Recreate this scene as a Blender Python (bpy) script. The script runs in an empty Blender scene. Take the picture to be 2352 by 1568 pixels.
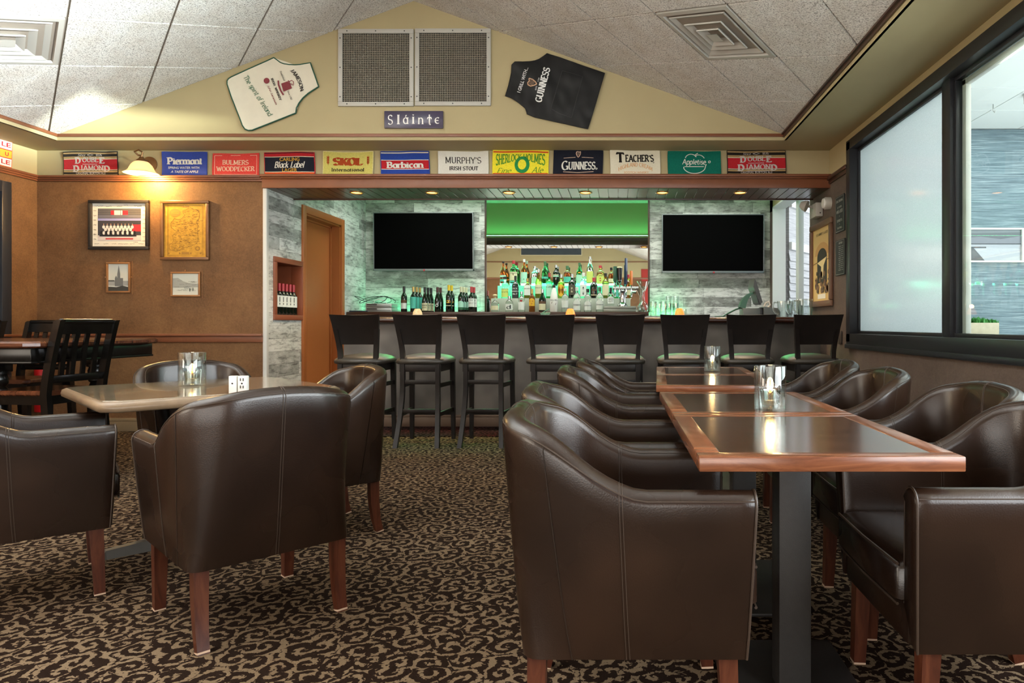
import bpy, bmesh, math, random
from mathutils import Vector, Matrix, noise as mnoise
PI = math.pi
random.seed(7)
C = bpy.context.scene.collection
SC = bpy.context.scene
# ---------------------------------------------------------------- camera
F, CX, CY, EYE = 1568.0, 1420.0, 745.0, 1.04        # focal length and vanishing point of the 2352x1568 frame, eye height
def P(px, py, Y):
    """world point at depth Y that the photograph shows at (px, py)"""
    return Vector(((px - CX) * Y / F, Y, EYE - (py - CY) * Y / F))
def X(px, Y): return (px - CX) * Y / F
def Z(py, Y): return EYE - (py - CY) * Y / F
cd = bpy.data.cameras.new('camera'); cam = bpy.data.objects.new('camera', cd); C.objects.link(cam)
cam.location = (0, 0, EYE); cam.rotation_euler = (PI / 2, 0, 0)
cd.sensor_width = 36; cd.lens = 36 * F / 2352
cd.shift_x = -(CX - 1176) / 2352; cd.shift_y = -(784 - CY) / 2352
cd.clip_start = .02
SC.camera = cam
# ---------------------------------------------------------------- world, exposure, large lights
SC.view_settings.view_transform = 'Standard'; SC.view_settings.look = 'None'
SC.view_settings.exposure = 0.75; SC.view_settings.gamma = 1.0
SC.view_settings.use_curve_mapping = False
w = bpy.data.worlds.new('world'); SC.world = w; w.use_nodes = True
w.node_tree.nodes['Background'].inputs[0].default_value = (.75, .85, 1, 1)
w.node_tree.nodes['Background'].inputs[1].default_value = .6
def area(name, loc, rot, sx, sy, power, col, spread=PI):
    l = bpy.data.lights.new(name, 'AREA'); l.shape = 'RECTANGLE'; l.size = sx; l.size_y = sy
    l.energy = power; l.color = col; l.spread = spread
    o = bpy.data.objects.new(name, l); C.objects.link(o); o.location = loc; o.rotation_euler = rot
    return o
LIGHTS = {}
LIGHTS['hall'] = area('hall_daylight', (5.25, 2.6, 1.6), (0, PI / 2 + .14, 0), 2.3, 6.5, 195, (.90, .96, 1.0))
LIGHTS['window'] = area('near_window_daylight', (2.0, .35, 1.55), (0, PI / 2 + .1, 0), 1.7, 3.2, 130, (.93, .97, 1.0))
def aim(o, p):
    d = Vector(p) - o.location; o.rotation_euler = d.to_track_quat('-Z', 'Y').to_euler(); return o
LIGHTS['upward'] = aim(area('added_ceiling_fill', (1.95, 1.1, 2.25), (0, 0, 0), 3.2, .4, 430, (.90, .95, 1.0), .85), (-5.0, 2.5, 3.6))  # fill added to brighten the left ceiling slope
LIGHTS['back'] = area('added_rear_fill', (-2.2, -2.45, .74), (PI / 2, 0, 0), 5.4, 1.15, 85, (1.0, .96, .90))  # fill added at the rear wall; no glazed door stands there
LIGHTS['left'] = area('added_side_fill', (-5.5, -.6, 1.5), (0, -PI / 2, 0), 1.4, 2.2, 60, (1.0, .90, .76))  # warm fill added at the side wall, which has no window here
LIGHTS['hall_top'] = area('added_hall_fill', (3.9, 5.2, 3.0), (0, 0, 0), 2.4, 3.0, 32, (1.0, .98, .95))  # fill added to brighten the hall; no panels hang there
gl = bpy.data.lights.new('ceiling_patch_spot', 'SPOT'); gl.energy = 36000; gl.color = (1.0, .97, .86); gl.spot_size = .42; gl.spot_blend = .3; gl.shadow_soft_size = .06  # spot added outside the hall to throw the bright patch on the ceiling
go = bpy.data.objects.new('ceiling_patch_spot', gl); C.objects.link(go); go.location = (8.0, 1.5, 2.10); aim(go, (-4.5, 5.9, 2.95))
LIGHTS['court'] = area('court_daylight', (5.6, 8.6, 2.9), (0, PI / 2 - .35, 0), 2.4, 2.4, 75, (.95, .98, 1.0))
LIGHTS['bar'] = area('bar_ceiling_panel', (-.6, 8.5, 3.03), (0, 0, 0), 4.6, .4, 38, (1.0, .98, .95), 2.4)
LIGHTS['green'] = aim(area('green_led_ledge', (-.7, 7.30, 2.50), (0, 0, 0), 5.2, .03, 12, (.12, 1.0, .36)), (-.7, 7.42, 3.0))
LIGHTS['shelf'] = aim(area('green_shelf_glow', (-.75, 9.15, 1.58), (0, 0, 0), 2.0, .04, 3.0, (.10, 1.0, .50)), (-.75, 8.6, 2.0))
LIGHTS['rail'] = aim(area('green_rail_strip', (-.37, 6.80, 1.04), (0, 0, 0), 4.7, .02, 3.6, (.16, 1.0, .30), 1.15), (-.37, 6.25, .48))
LIGHTS['strip_a'] = area('green_counter_strip', (-2.62, 9.19, 1.21), (PI, 0, 0), 1.5, .03, 2.6, (.06, 1.0, .42))
LIGHTS['strip_b'] = area('green_spill_fill', (.62, 9.19, 1.15), (PI, 0, 0), .35, .03, 1.2, (.06, 1.0, .35))  # added to tint the boards beside the mirror green; no shelf reaches here

# ---------------------------------------------------------------- helpers: materials
def lin(h):
    h = h.lstrip('#'); out = []
    for i in (0, 2, 4):
        c = int(h[i:i + 2], 16) / 255
        out.append(c / 12.92 if c <= .04045 else ((c + .055) / 1.055) ** 2.4)
    return (*out, 1)
MATS = {}
class NT:
    """tiny node-tree writer"""
    def __init__(s, name):
        s.m = bpy.data.materials.new(name); s.m.use_nodes = True
        s.t = s.m.node_tree; s.b = s.t.nodes['Principled BSDF']; MATS[name] = s.m
        s.out = s.t.nodes['Material Output']
    def n(s, typ, **kw):
        nd = s.t.nodes.new('ShaderNode' + typ)
        for k, v in kw.items():
            if k.startswith('_'): setattr(nd, k[1:], v)
        return nd
    def l(s, a, b): s.t.links.new(a, b)
    def coord(s, kind='Object', scale=(1, 1, 1), rot=(0, 0, 0)):
        tc = s.n('TexCoord'); mp = s.n('Mapping')
        mp.inputs['Scale'].default_value = scale; mp.inputs['Rotation'].default_value = rot
        s.l(tc.outputs[kind], mp.inputs['Vector']); return mp.outputs[0]
    def noise(s, vec, scale, detail=3, rough=.5, dist=0):
        nd = s.n('TexNoise'); nd.inputs['Scale'].default_value = scale; nd.inputs['Detail'].default_value = detail
        nd.inputs['Roughness'].default_value = rough; nd.inputs['Distortion'].default_value = dist
        s.l(vec, nd.inputs['Vector']); return nd.outputs['Fac']
    def ramp(s, fac, stops, interp='LINEAR'):
        r = s.n('ValToRGB'); r.color_ramp.interpolation = interp
        e = r.color_ramp.elements
        while len(e) < len(stops): e.new(.5)
        for el, (p, c) in zip(e, stops):
            el.position = p; el.color = lin(c) if isinstance(c, str) else (c, c, c, 1)
        s.l(fac, r.inputs[0]); return r.outputs[0]
    def math(s, op, a, b=None, c=None):
        nd = s.n('Math'); nd.operation = op
        for i, v in enumerate((a, b, c)):
            if v is None: continue
            if isinstance(v, (int, float)): nd.inputs[i].default_value = v
            else: s.l(v, nd.inputs[i])
        return nd.outputs[0]
    def mix(s, fac, a, b, mode='MIX'):
        nd = s.n('MixRGB'); nd.blend_type = mode
        for i, v in zip((0, 1, 2), (fac, a, b)):
            if isinstance(v, str): nd.inputs[i].default_value = lin(v)
            elif isinstance(v, (int, float)): nd.inputs[i].default_value = v if i == 0 else (v, v, v, 1)
            else: s.l(v, nd.inputs[i])
        return nd.outputs[0]
    def col(s, v):
        if isinstance(v, str): s.b.inputs['Base Color'].default_value = lin(v)
        else: s.l(v, s.b.inputs['Base Color'])
    def rough(s, v):
        if isinstance(v, (int, float)): s.b.inputs['Roughness'].default_value = v
        else: s.l(v, s.b.inputs['Roughness'])
    def bump(s, hgt, strength=.3, dist=.01):
        nd = s.n('Bump'); nd.inputs['Strength'].default_value = strength; nd.inputs['Distance'].default_value = dist
        s.l(hgt, nd.inputs['Height']); s.l(nd.outputs[0], s.b.inputs['Normal'])
def M(name, col, rough=.5, metal=0., spec=.5, var=0., vscale=6., bump=0., bscale=60., emit=0., ecol=None, trans=0., ior=1.45, coat=0., sheen=0.):
    """a plain surface with a little procedural mottling"""
    if name in MATS: return MATS[name]
    t = NT(name); b = t.b
    t.rough(rough); b.inputs['Metallic'].default_value = metal; b.inputs['Specular IOR Level'].default_value = spec
    if var:
        v = t.noise(t.coord(), vscale, 4, .6)
        c = lin(col); lo = tuple(x * (1 - var) for x in c[:3]); hi = tuple(min(1, x * (1 + var)) for x in c[:3])
        r = t.n('ValToRGB'); e = r.color_ramp.elements
        e[0].position, e[1].position = .3, .7; e[0].color = (*lo, 1); e[1].color = (*hi, 1)
        t.l(v, r.inputs[0]); t.col(r.outputs[0])
    else: t.col(col)
    if bump: t.bump(t.noise(t.coord(), bscale, 3), bump, .004)
    if emit:
        b.inputs['Emission Color'].default_value = lin(ecol or col); b.inputs['Emission Strength'].default_value = emit
    if trans: b.inputs['Transmission Weight'].default_value = trans; b.inputs['IOR'].default_value = ior
    if coat: b.inputs['Coat Weight'].default_value = coat; b.inputs['Coat Roughness'].default_value = .12
    if sheen: b.inputs['Sheen Weight'].default_value = sheen
    return t.m
def thin_glass(name, tint='#f4f8f6', refl=.06, rough=.0, translucent=0., tcol='#dfe8e8', gain=.55):
    """a pane or a thin-walled vessel: transparent, with a mirror reflection that grows at grazing angles"""
    if name in MATS: return MATS[name]
    t = NT(name); t.t.nodes.remove(t.b)
    tr = t.n('BsdfTransparent'); tr.inputs[0].default_value = lin(tint)
    gl = t.n('BsdfGlossy'); gl.inputs['Roughness'].default_value = rough
    lw = t.n('LayerWeight'); lw.inputs['Blend'].default_value = .25
    f = t.math('ADD', t.math('MULTIPLY', lw.outputs['Facing'], gain), refl)
    mx = t.n('MixShader'); t.l(f, mx.inputs[0])
    src = tr.outputs[0]
    if translucent:
        grain = t.mix(t.ramp(t.noise(t.coord(), 170, 3, .7), [(.35, 0.), (.65, .5)]), tcol, '#a9b4b6')
        tl = t.n('BsdfTranslucent'); t.l(grain, tl.inputs[0])
        df = t.n('BsdfDiffuse'); t.l(grain, df.inputs[0])
        m0 = t.n('MixShader'); m0.inputs[0].default_value = .18; t.l(tl.outputs[0], m0.inputs[1]); t.l(df.outputs[0], m0.inputs[2])
        m2 = t.n('MixShader'); m2.inputs[0].default_value = translucent; t.l(src, m2.inputs[1]); t.l(m0.outputs[0], m2.inputs[2]); src = m2.outputs[0]
    t.l(src, mx.inputs[1]); t.l(gl.outputs[0], mx.inputs[2]); t.l(mx.outputs[0], t.out.inputs[0])
    return t.m

# ---------------------------------------------------------------- helpers: meshes
class MB:
    """collects shapes and links them as ONE mesh object"""
    def __init__(s): s.v, s.f, s.mi, s.cur = [], [], [], 0
    def add(s, vs, fs):
        o = len(s.v); s.v += [tuple(v) for v in vs]; s.f += [tuple(i + o for i in f) for f in fs]; s.mi += [s.cur] * len(fs); return s
    def quad(s, *p): return s.add(p, [tuple(range(len(p)))])
    def box(s, a, b, r=0., seg=2):
        x0, y0, z0 = (min(a[i], b[i]) for i in range(3)); x1, y1, z1 = (max(a[i], b[i]) for i in range(3))
        vs = [(x0, y0, z0), (x1, y0, z0), (x1, y1, z0), (x0, y1, z0), (x0, y0, z1), (x1, y0, z1), (x1, y1, z1), (x0, y1, z1)]
        fs = [(3, 2, 1, 0), (4, 5, 6, 7), (0, 1, 5, 4), (1, 2, 6, 5), (2, 3, 7, 6), (3, 0, 4, 7)]
        if not r: return s.add(vs, fs)
        bm = bmesh.new(); bv = [bm.verts.new(v) for v in vs]
        for f in fs: bm.faces.new([bv[i] for i in f])
        bmesh.ops.bevel(bm, geom=list(bm.edges), offset=min(r, .49 * min(x1 - x0, y1 - y0, z1 - z0)), segments=seg, profile=.5, affect='EDGES')
        return s.bm(bm)
    def bm(s, bm, mtx=None):
        bm.verts.index_update(); s.add([(mtx @ v.co if mtx else v.co) for v in bm.verts], [[v.index for v in f.verts] for f in bm.faces]); bm.free(); return s
    def obox(s, c, size, mtx, r=0.):
        t = MB().box((-size[0] / 2, -size[1] / 2, -size[2] / 2), (size[0] / 2, size[1] / 2, size[2] / 2), r)
        m = Matrix.Translation(c) @ mtx.to_4x4(); return s.add([m @ Vector(v) for v in t.v], t.f)
    def lathe(s, prof, n=24, c=(0, 0, 0), ex=None, cap=True, mtx=None):
        """prof: (radius, z) list; ex: superellipse exponent of the section"""
        vs, fs = [], []
        for r, z in prof:
            for k in range(n):
                a = 2 * PI * k / n; ca, sa = math.cos(a), math.sin(a); q = 1
                if ex: q = (abs(ca) ** ex + abs(sa) ** ex) ** (-1 / ex)
                vs.append((r * ca * q, r * sa * q, z))
        for i in range(len(prof) - 1):
            for k in range(n):
                k2 = (k + 1) % n; fs.append((i * n + k, i * n + k2, (i + 1) * n + k2, (i + 1) * n + k))
        if cap:
            if prof[0][0] > 1e-6: fs.append(tuple(reversed(range(n))))
            if prof[-1][0] > 1e-6: fs.append(tuple((len(prof) - 1) * n + k for k in range(n)))
        m = mtx or Matrix.Translation(c)
        return s.add([m @ Vector(v) for v in vs], fs)
    def tube(s, pts, r, n=8, cap=True, flat=None):
        pts = [Vector(p) for p in pts]; rs = r if isinstance(r, (list, tuple)) else [r] * len(pts)
        vs, fs = [], []; up = None
        for i, p in enumerate(pts):
            d = (pts[min(i + 1, len(pts) - 1)] - pts[max(i - 1, 0)])
            d = d.normalized() if d.length > 1e-9 else Vector((0, 0, 1))
            if up is None: up = Vector((0, 0, 1)) if abs(d.z) < .9 else Vector((0, 1, 0))
            a = d.cross(up).normalized(); b = a.cross(d).normalized(); up = b
            for k in range(n):
                t = 2 * PI * k / n; vs.append(p + (a * math.cos(t) + b * math.sin(t) * (flat or 1)) * rs[i])
        for i in range(len(pts) - 1):
            for k in range(n):
                k2 = (k + 1) % n; fs.append((i * n + k, (i + 1) * n + k, (i + 1) * n + k2, i * n + k2))
        if cap: fs += [tuple(range(n)), tuple(reversed([(len(pts) - 1) * n + k for k in range(n)]))]
        return s.add(vs, fs)
    def loft(s, rings, closed=True, cap=True):
        n = len(rings[0]); vs = [p for r in rings for p in r]; fs = []
        for i in range(len(rings) - 1):
            for k in range(n if closed else n - 1):
                k2 = (k + 1) % n; fs.append((i * n + k, i * n + k2, (i + 1) * n + k2, (i + 1) * n + k))
        if cap and closed: fs += [tuple(reversed(range(n))), tuple((len(rings) - 1) * n + k for k in range(n))]
        return s.add(vs, fs)
    def bar(s, p0, p1, w0, w1, ref=(1, 0, 0)):
        """tapered square post; w = (width, depth)"""
        p0, p1 = Vector(p0), Vector(p1); d = (p1 - p0).normalized(); a = (Vector(ref) - d * d.dot(Vector(ref))).normalized(); b = d.cross(a)
        rg = [[p + a * (sx * wd[0] / 2) + b * (sy * wd[1] / 2) for sx, sy in ((-1, -1), (1, -1), (1, 1), (-1, 1))] for p, wd in ((p0, w0), (p1, w1))]
        return s.loft(rg)
    def prism(s, poly, d):
        """polygon (3-D points) pushed along d"""
        n = len(poly); poly = [Vector(p) for p in poly]; d = Vector(d)
        return s.add(poly + [p + d for p in poly], [tuple(range(n)), tuple(reversed(range(n, 2 * n)))] + [(i, n + i, n + (i + 1) % n, (i + 1) % n) for i in range(n)])
    def build(s, name, mat, parent=None, w=False, smooth=40, loc=None):
        me = bpy.data.meshes.new(name)
        off = ORG.get(parent.name, Vector()) if (w and parent) else (Vector(loc) if loc is not None else Vector())
        me.from_pydata([Vector(v) - off for v in s.v], [], s.f)
        for m in (mat if isinstance(mat, (list, tuple)) else [mat]): me.materials.append(m)
        if max(s.mi, default=0): me.polygons.foreach_set('material_index', s.mi)
        bm = bmesh.new(); bm.from_mesh(me); bmesh.ops.recalc_face_normals(bm, faces=bm.faces); bm.to_mesh(me); bm.free()
        if smooth: me.shade_smooth(); me.set_sharp_from_angle(angle=math.radians(smooth))
        o = bpy.data.objects.new(name, me); C.objects.link(o)
        if parent: o.parent = parent
        elif loc is not None: o.location = loc; ORG[o.name] = Vector(loc)
        return o
ORG = {}
def tag(o, label, cat, group=None, kind=None):
    o['label'] = label; o['category'] = cat
    if group: o['group'] = group
    if kind: o['kind'] = kind
    return o
def thing(name, loc, label, cat, group=None, rz=0.):
    o = bpy.data.objects.new(name, None); C.objects.link(o); o.location = loc; o.rotation_euler = (0, 0, rz); o.empty_display_size = .1
    ORG[o.name] = Vector(loc); return tag(o, label, cat, group)
def struct(mb, name, mat, label, cat, smooth=40, w=None):
    return tag(mb.build(name, mat, smooth=smooth), label, cat, kind='structure')
def dup(root, loc, rz, label, group=None):
    r = root.copy(); C.objects.link(r); r.location = loc; r.rotation_euler = (0, 0, rz); r['label'] = label; ORG[r.name] = Vector(loc)
    if group: r['group'] = group
    for ch in list(root.children):
        c = ch.copy(); C.objects.link(c); c.parent = r
        for g in list(ch.children):
            d = g.copy(); C.objects.link(d); d.parent = c
    return r
def sstep(a, b, x):
    t = max(0., min(1., (x - a) / (b - a))); return t * t * (3 - 2 * t)
# ---------------------------------------------------------------- lettering
_lay = [0]
def lift(pts, m=12):
    """every stroke lies a hair above the one before, so no two faces share a plane"""
    _lay[0] = (_lay[0] + 1) % m; return [Vector((p[0], p[1] - .00004 * _lay[0], p[2])) for p in pts]
def arc(cx, cy, rx, ry, a0, a1, n=14):
    return [(cx + rx * math.cos(math.radians(a0 + (a1 - a0) * i / n)), cy + ry * math.sin(math.radians(a0 + (a1 - a0) * i / n))) for i in range(n + 1)]
_S = arc(.33, .75, .25, .25, 25, 265, 16) + arc(.33, .25, .27, .25, 85, -155, 16)
_s = arc(.24, .5, .17, .16, 30, 265, 12) + arc(.24, .17, .19, .17, 85, -150, 12)
_bowl = arc(.32, .33, .24, .33, 0, 360, 22)
GL = {
 'A': (.84, [[(.05, 0), (.42, 1)], [(.42, 1), (.79, 0)], [(.19, .34), (.65, .34)]]),
 'B': (.7, [[(.12, 0), (.12, 1)], [(.12, 1), (.36, 1)] + arc(.36, .76, .22, .24, 90, -90) + [(.12, .52)], [(.12, .52), (.38, .52)] + arc(.38, .26, .26, .26, 90, -90) + [(.12, 0)]]),
 'C': (.76, [arc(.42, .5, .36, .5, 50, 310, 24)]),
 'D': (.8, [[(.12, 0), (.12, 1)], [(.12, 1), (.34, 1)] + arc(.34, .5, .38, .5, 90, -90, 18) + [(.12, 0)]]),
 'E': (.64, [[(.12, 0), (.12, 1)], [(.12, 1), (.56, 1), (.56, .86)], [(.12, .52), (.46, .52)], [(.12, 0), (.59, 0), (.59, .16)]]),
 'F': (.6, [[(.12, 0), (.12, 1)], [(.12, 1), (.55, 1), (.55, .86)], [(.12, .5), (.45, .5)]]),
 'G': (.8, [arc(.42, .5, .36, .5, 50, 330, 26), [(.72, .02), (.72, .42)], [(.52, .42), (.8, .42)]]),
 'H': (.8, [[(.12, 0), (.12, 1)], [(.68, 0), (.68, 1)], [(.12, .52), (.68, .52)]]),
 'I': (.32, [[(.16, 0), (.16, 1)]]),
 'J': (.42, [[(.26, 1), (.26, .15)] + arc(.1, .15, .16, .2, 0, -110, 8)]),
 'K': (.76, [[(.12, 0), (.12, 1)], [(.68, 1), (.14, .42)], [(.3, .58), (.7, 0)]]),
 'L': (.62, [[(.12, 0), (.12, 1)], [(.12, 0), (.57, 0), (.57, .18)]]),
 'M': (.98, [[(.12, 0), (.14, 1)], [(.14, 1), (.49, .12)], [(.49, .12), (.84, 1)], [(.84, 1), (.86, 0)]]),
 'N': (.82, [[(.12, 0), (.12, 1)], [(.12, 1), (.7, 0)], [(.7, 0), (.7, 1)]]),
 'O': (.84, [arc(.42, .5, .35, .5, 0, 360, 28)]),
 'P': (.68, [[(.12, 0), (.12, 1)], [(.12, 1), (.36, 1)] + arc(.36, .73, .25, .27, 90, -90) + [(.12, .46)]]),
 'R': (.74, [[(.12, 0), (.12, 1)], [(.12, 1), (.36, 1)] + arc(.36, .75, .23, .25, 90, -90) + [(.12, .5)], [(.36, .5), (.68, 0)]]),
 'S': (.66, [_S]),
 'T': (.72, [[(.36, 0), (.36, 1)], [(.06, .84), (.06, 1), (.66, 1), (.66, .84)]]),
 'U': (.8, [[(.12, 1), (.12, .3)] + arc(.4, .3, .28, .3, 180, 360, 14) + [(.68, 1)]]),
 'V': (.8, [[(.05, 1), (.4, 0)], [(.4, 0), (.75, 1)]]),
 'W': (1.1, [[(.05, 1), (.32, 0)], [(.32, 0), (.55, .9)], [(.55, .9), (.78, 0)], [(.78, 0), (1.05, 1)]]),
 'X': (.78, [[(.08, 1), (.7, 0)], [(.7, 1), (.08, 0)]]),
 'Y': (.76, [[(.05, 1), (.38, .45)], [(.71, 1), (.38, .45)], [(.38, .45), (.38, 0)]]),
 'a': (.58, [_bowl, [(.54, .66), (.54, 0)]]), 'b': (.6, [[(.08, 0), (.08, 1)], arc(.32, .33, .24, .33, 180, -180, 22)]),
 'c': (.52, [arc(.3, .33, .23, .33, 45, 315, 18)]), 'd': (.62, [_bowl, [(.56, 0), (.56, 1)]]),
 'e': (.56, [[(.07, .36), (.53, .36)] + arc(.3, .33, .23, .33, 5, 310, 20)]),
 'f': (.36, [[(.16, 0), (.16, .78)] + arc(.32, .78, .16, .2, 180, 50, 8), [(.02, .62), (.32, .62)]]),
 'g': (.6, [_bowl, [(.55, .66), (.55, -.1)] + arc(.31, -.1, .24, .2, 0, -150, 10)]),
 'h': (.62, [[(.08, 0), (.08, 1)], [(.08, .4)] + arc(.31, .4, .22, .26, 170, 0, 10) + [(.53, 0)]]),
 'i': (.28, [[(.14, 0), (.14, .66)], [(.13, .84), (.15, .92)]]), 'k': (.6, [[(.08, 0), (.08, 1)], [(.5, .64), (.1, .28)], [(.22, .38), (.54, 0)]]),
 'l': (.28, [[(.14, 0), (.14, 1)]]),
 'm': (.94, [[(.08, 0), (.08, .66)], arc(.29, .42, .2, .24, 170, 0, 10) + [(.49, 0)], arc(.69, .42, .2, .24, 170, 0, 10) + [(.89, 0)]]),
 'n': (.62, [[(.08, 0), (.08, .66)], arc(.31, .4, .22, .26, 170, 0, 10) + [(.53, 0)]]),
 'o': (.6, [arc(.3, .33, .23, .33, 0, 360, 22)]), 'p': (.6, [[(.08, -.3), (.08, .66)], arc(.32, .33, .24, .33, 180, -180, 22)]),
 'r': (.42, [[(.08, 0), (.08, .66)], arc(.3, .42, .2, .24, 165, 50, 8)]), 's': (.46, [_s]),
 't': (.38, [[(.16, .88), (.16, .14)] + arc(.29, .14, .13, .14, 180, 300, 8), [(.02, .64), (.34, .64)]]),
 'u': (.62, [[(.08, .66), (.08, .24)] + arc(.3, .24, .22, .24, 180, 350, 10), [(.53, .66), (.53, 0)]]),
 "'": (.22, [[(.12, .98), (.08, .76)]]), '.': (.24, [[(.11, .0), (.13, .06)]]), ' ': (.36, []), '-': (.5, [[(.08, .4), (.4, .4)]]),
 '0': (.62, [arc(.31, .5, .25, .5, 0, 360, 22)]), '1': (.44, [[(.06, .8), (.24, 1), (.24, 0)]]), '8': (.6, [arc(.3, .76, .2, .24, 0, 360, 18), arc(.3, .26, .24, .26, 0, 360, 18)]),
 '9': (.6, [arc(.3, .7, .24, .3, 0, 360, 18), [(.54, .7)] + arc(.3, .35, .24, .35, 0, -120, 8)]), '6': (.6, [arc(.3, .3, .24, .3, 0, 360, 18), [(.06, .3)] + arc(.3, .65, .24, .35, 180, 60, 8)]),
 '7': (.6, [[(.04, 1), (.56, 1), (.22, 0)]]), '5': (.6, [[(.5, 1), (.12, 1), (.1, .58)] + arc(.28, .32, .26, .32, 120, -140, 14)]),
 '*': (.5, [arc(.25, .5, .2, .2, 0, 360, 14)]),
}
GL['ä'] = (.58, GL['a'][1] + [[(.3, .78), (.42, .96)]])          # a with an acute accent
GL['ê'] = (.56, [arc(.34, .33, .27, .33, 55, 305, 18), [(.12, .34), (.44, .34)]])   # open uncial e
GL['î'] = (.44, [[(.2, .95), (.2, .14)] + arc(.33, .14, .13, .16, 180, 290, 8), [(-.02, .5), (.0, .66), (.4, .66), (.42, .5)]])   # uncial t
def stroke_text(txt, thick=.16, thin=.06, serif=.1, shear=0., gap=.06, sizes=None):
    """ribbon lettering: (verts, faces) with cap height 1; a broad-nib pen with slab serifs"""
    V, Fc = [], []; x0 = 0.; depth = 0
    def rib(pts, scale, nib=True, w=None):
        closed = len(pts) > 4 and abs(pts[0][0] - pts[-1][0]) + abs(pts[0][1] - pts[-1][1]) < 1e-5
        L, R = [], []; n = len(pts)
        for i, p in enumerate(pts):
            if closed: a, b = pts[(i - 1) % (n - 1)], pts[(i + 1) % (n - 1)]
            else: a, b = pts[max(i - 1, 0)], pts[min(i + 1, n - 1)]
            dx, dy = b[0] - a[0], b[1] - a[1]; d = math.hypot(dx, dy) or 1
            nx, ny = -dy / d, dx / d
            sh = 1.
            if 0 < i < n - 1:
                e = (p[0] - a[0], p[1] - a[1]); el = math.hypot(*e) or 1
                cs = abs(nx * (-e[1] / el) + ny * (e[0] / el)); sh = min(1.5, 1 / max(cs, .5))
            k = abs(math.sin(math.atan2(dy, dx) - math.radians(22))) if nib else 1
            hw = (w if w is not None else thin + (thick - thin) * k) / 2 * sh
            L.append((p[0] + nx * hw, p[1] + ny * hw)); R.append((p[0] - nx * hw, p[1] - ny * hw))
        o = len(V)
        for q in L + R: V.append(((x0 + q[0] * scale) + shear * q[1] * scale, q[1] * scale, o))
        for i in range(n - 1): Fc.append((o + i, o + i + 1, o + n + i + 1, o + n + i))
    for ci, ch in enumerate(txt):
        sc = sizes[ci] if sizes else 1.
        wd, strokes = GL.get(ch, GL[' '])
        for st in strokes:
            rib(st, sc)
            if serif and ch not in "'.-*":
                for e, nb in ((st[0], st[1]), (st[-1], st[-2])):
                    steep = abs(e[1] - nb[1]) > abs(e[0] - nb[0]) * .9
                    if steep and (abs(e[1]) < .02 or abs(e[1] - 1) < .02 or abs(e[1] - .66) < .02 or abs(e[1] + .3) < .02):
                        one = serif if ch not in 'abdhilmnpkru' or e[1] < .5 else serif * .6
                        rib([(e[0] - one - thick * .35, e[1]), (e[0] + one + thick * .35, e[1])], sc, False, max(thin, .07))
        x0 += (wd + gap) * sc
    return V, Fc
_fc = {}
def sans_text(txt, bold=0., shear=0.):
    k = (txt, bold, shear)
    if k not in _fc:
        cu = bpy.data.curves.new('lettering_curve', 'FONT'); cu.body = txt; cu.size = 1; cu.offset = bold; cu.shear = shear; cu.resolution_u = 4
        o = bpy.data.objects.new('lettering_curve', cu); me = bpy.data.meshes.new_from_object(o)
        _fc[k] = ([(v.co.x, v.co.y) for v in me.vertices], [tuple(p.vertices) for p in me.polygons])
        bpy.data.objects.remove(o); bpy.data.meshes.remove(me); bpy.data.curves.remove(cu)
    return _fc[k]
def put_text(mb, txt, place, cx, cy, w, h, font='serif', rot=0., bend=0., warp=None, **kw):
    """fits lettering into a w x h box centred at (cx, cy) and lays it on a surface: place(x, y) -> 3-D point"""
    V, Fc = sans_text(txt, kw.get('bold', 0.), kw.get('shear', 0.)) if font == 'sans' else stroke_text(txt, **kw)
    xs = [v[0] for v in V]; ys = [v[1] for v in V]; x0, x1, y0, y1 = min(xs), max(xs), min(ys), max(ys)
    out = []; cr, sr = math.cos(rot), math.sin(rot)
    lays = {}
    for vv in V:
        x, y = vv[0], vv[1]
        u = ((x - x0) / (x1 - x0) - .5) * w; v = ((y - y0) / (y1 - y0) - .5) * h
        if warp: v = warp(u / w * 2, v / h * 2) * h / 2
        if bend: v += bend * (1 - (2 * u / w) ** 2)
        q = place(cx + u * cr - v * sr, cy + u * sr + v * cr)
        if len(vv) > 2: q = Vector((q[0], q[1] - .00004 * (lays.setdefault(vv[2], len(lays)) % 20), q[2]))
        out.append(q)
    mb.add(out, Fc); return mb
def flat_poly(mb, pts, place): mb.add(lift([place(*p) for p in pts]), [tuple(range(len(pts)))]); return mb
def circ(cx, cy, rx, ry=None, n=24, a0=0, a1=360):
    ry = ry or rx; m = n if a1 - a0 == 360 else n + 1
    return [(cx + rx * math.cos(math.radians(a0 + (a1 - a0) * i / n)), cy + ry * math.sin(math.radians(a0 + (a1 - a0) * i / n))) for i in range(m)]
def line2(mb, pts, wd, place):
    """a drawn line of width wd on a surface"""
    n = len(pts); L, R = [], []
    for i, p in enumerate(pts):
        a, b = pts[max(i - 1, 0)], pts[min(i + 1, n - 1)]; dx, dy = b[0] - a[0], b[1] - a[1]; d = math.hypot(dx, dy) or 1
        L.append((p[0] - dy / d * wd / 2, p[1] + dx / d * wd / 2)); R.append((p[0] + dy / d * wd / 2, p[1] - dx / d * wd / 2))
    mb.add(lift([place(*q) for q in L + R]), [(i, i + 1, n + i + 1, n + i) for i in range(n - 1)]); return mb
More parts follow.
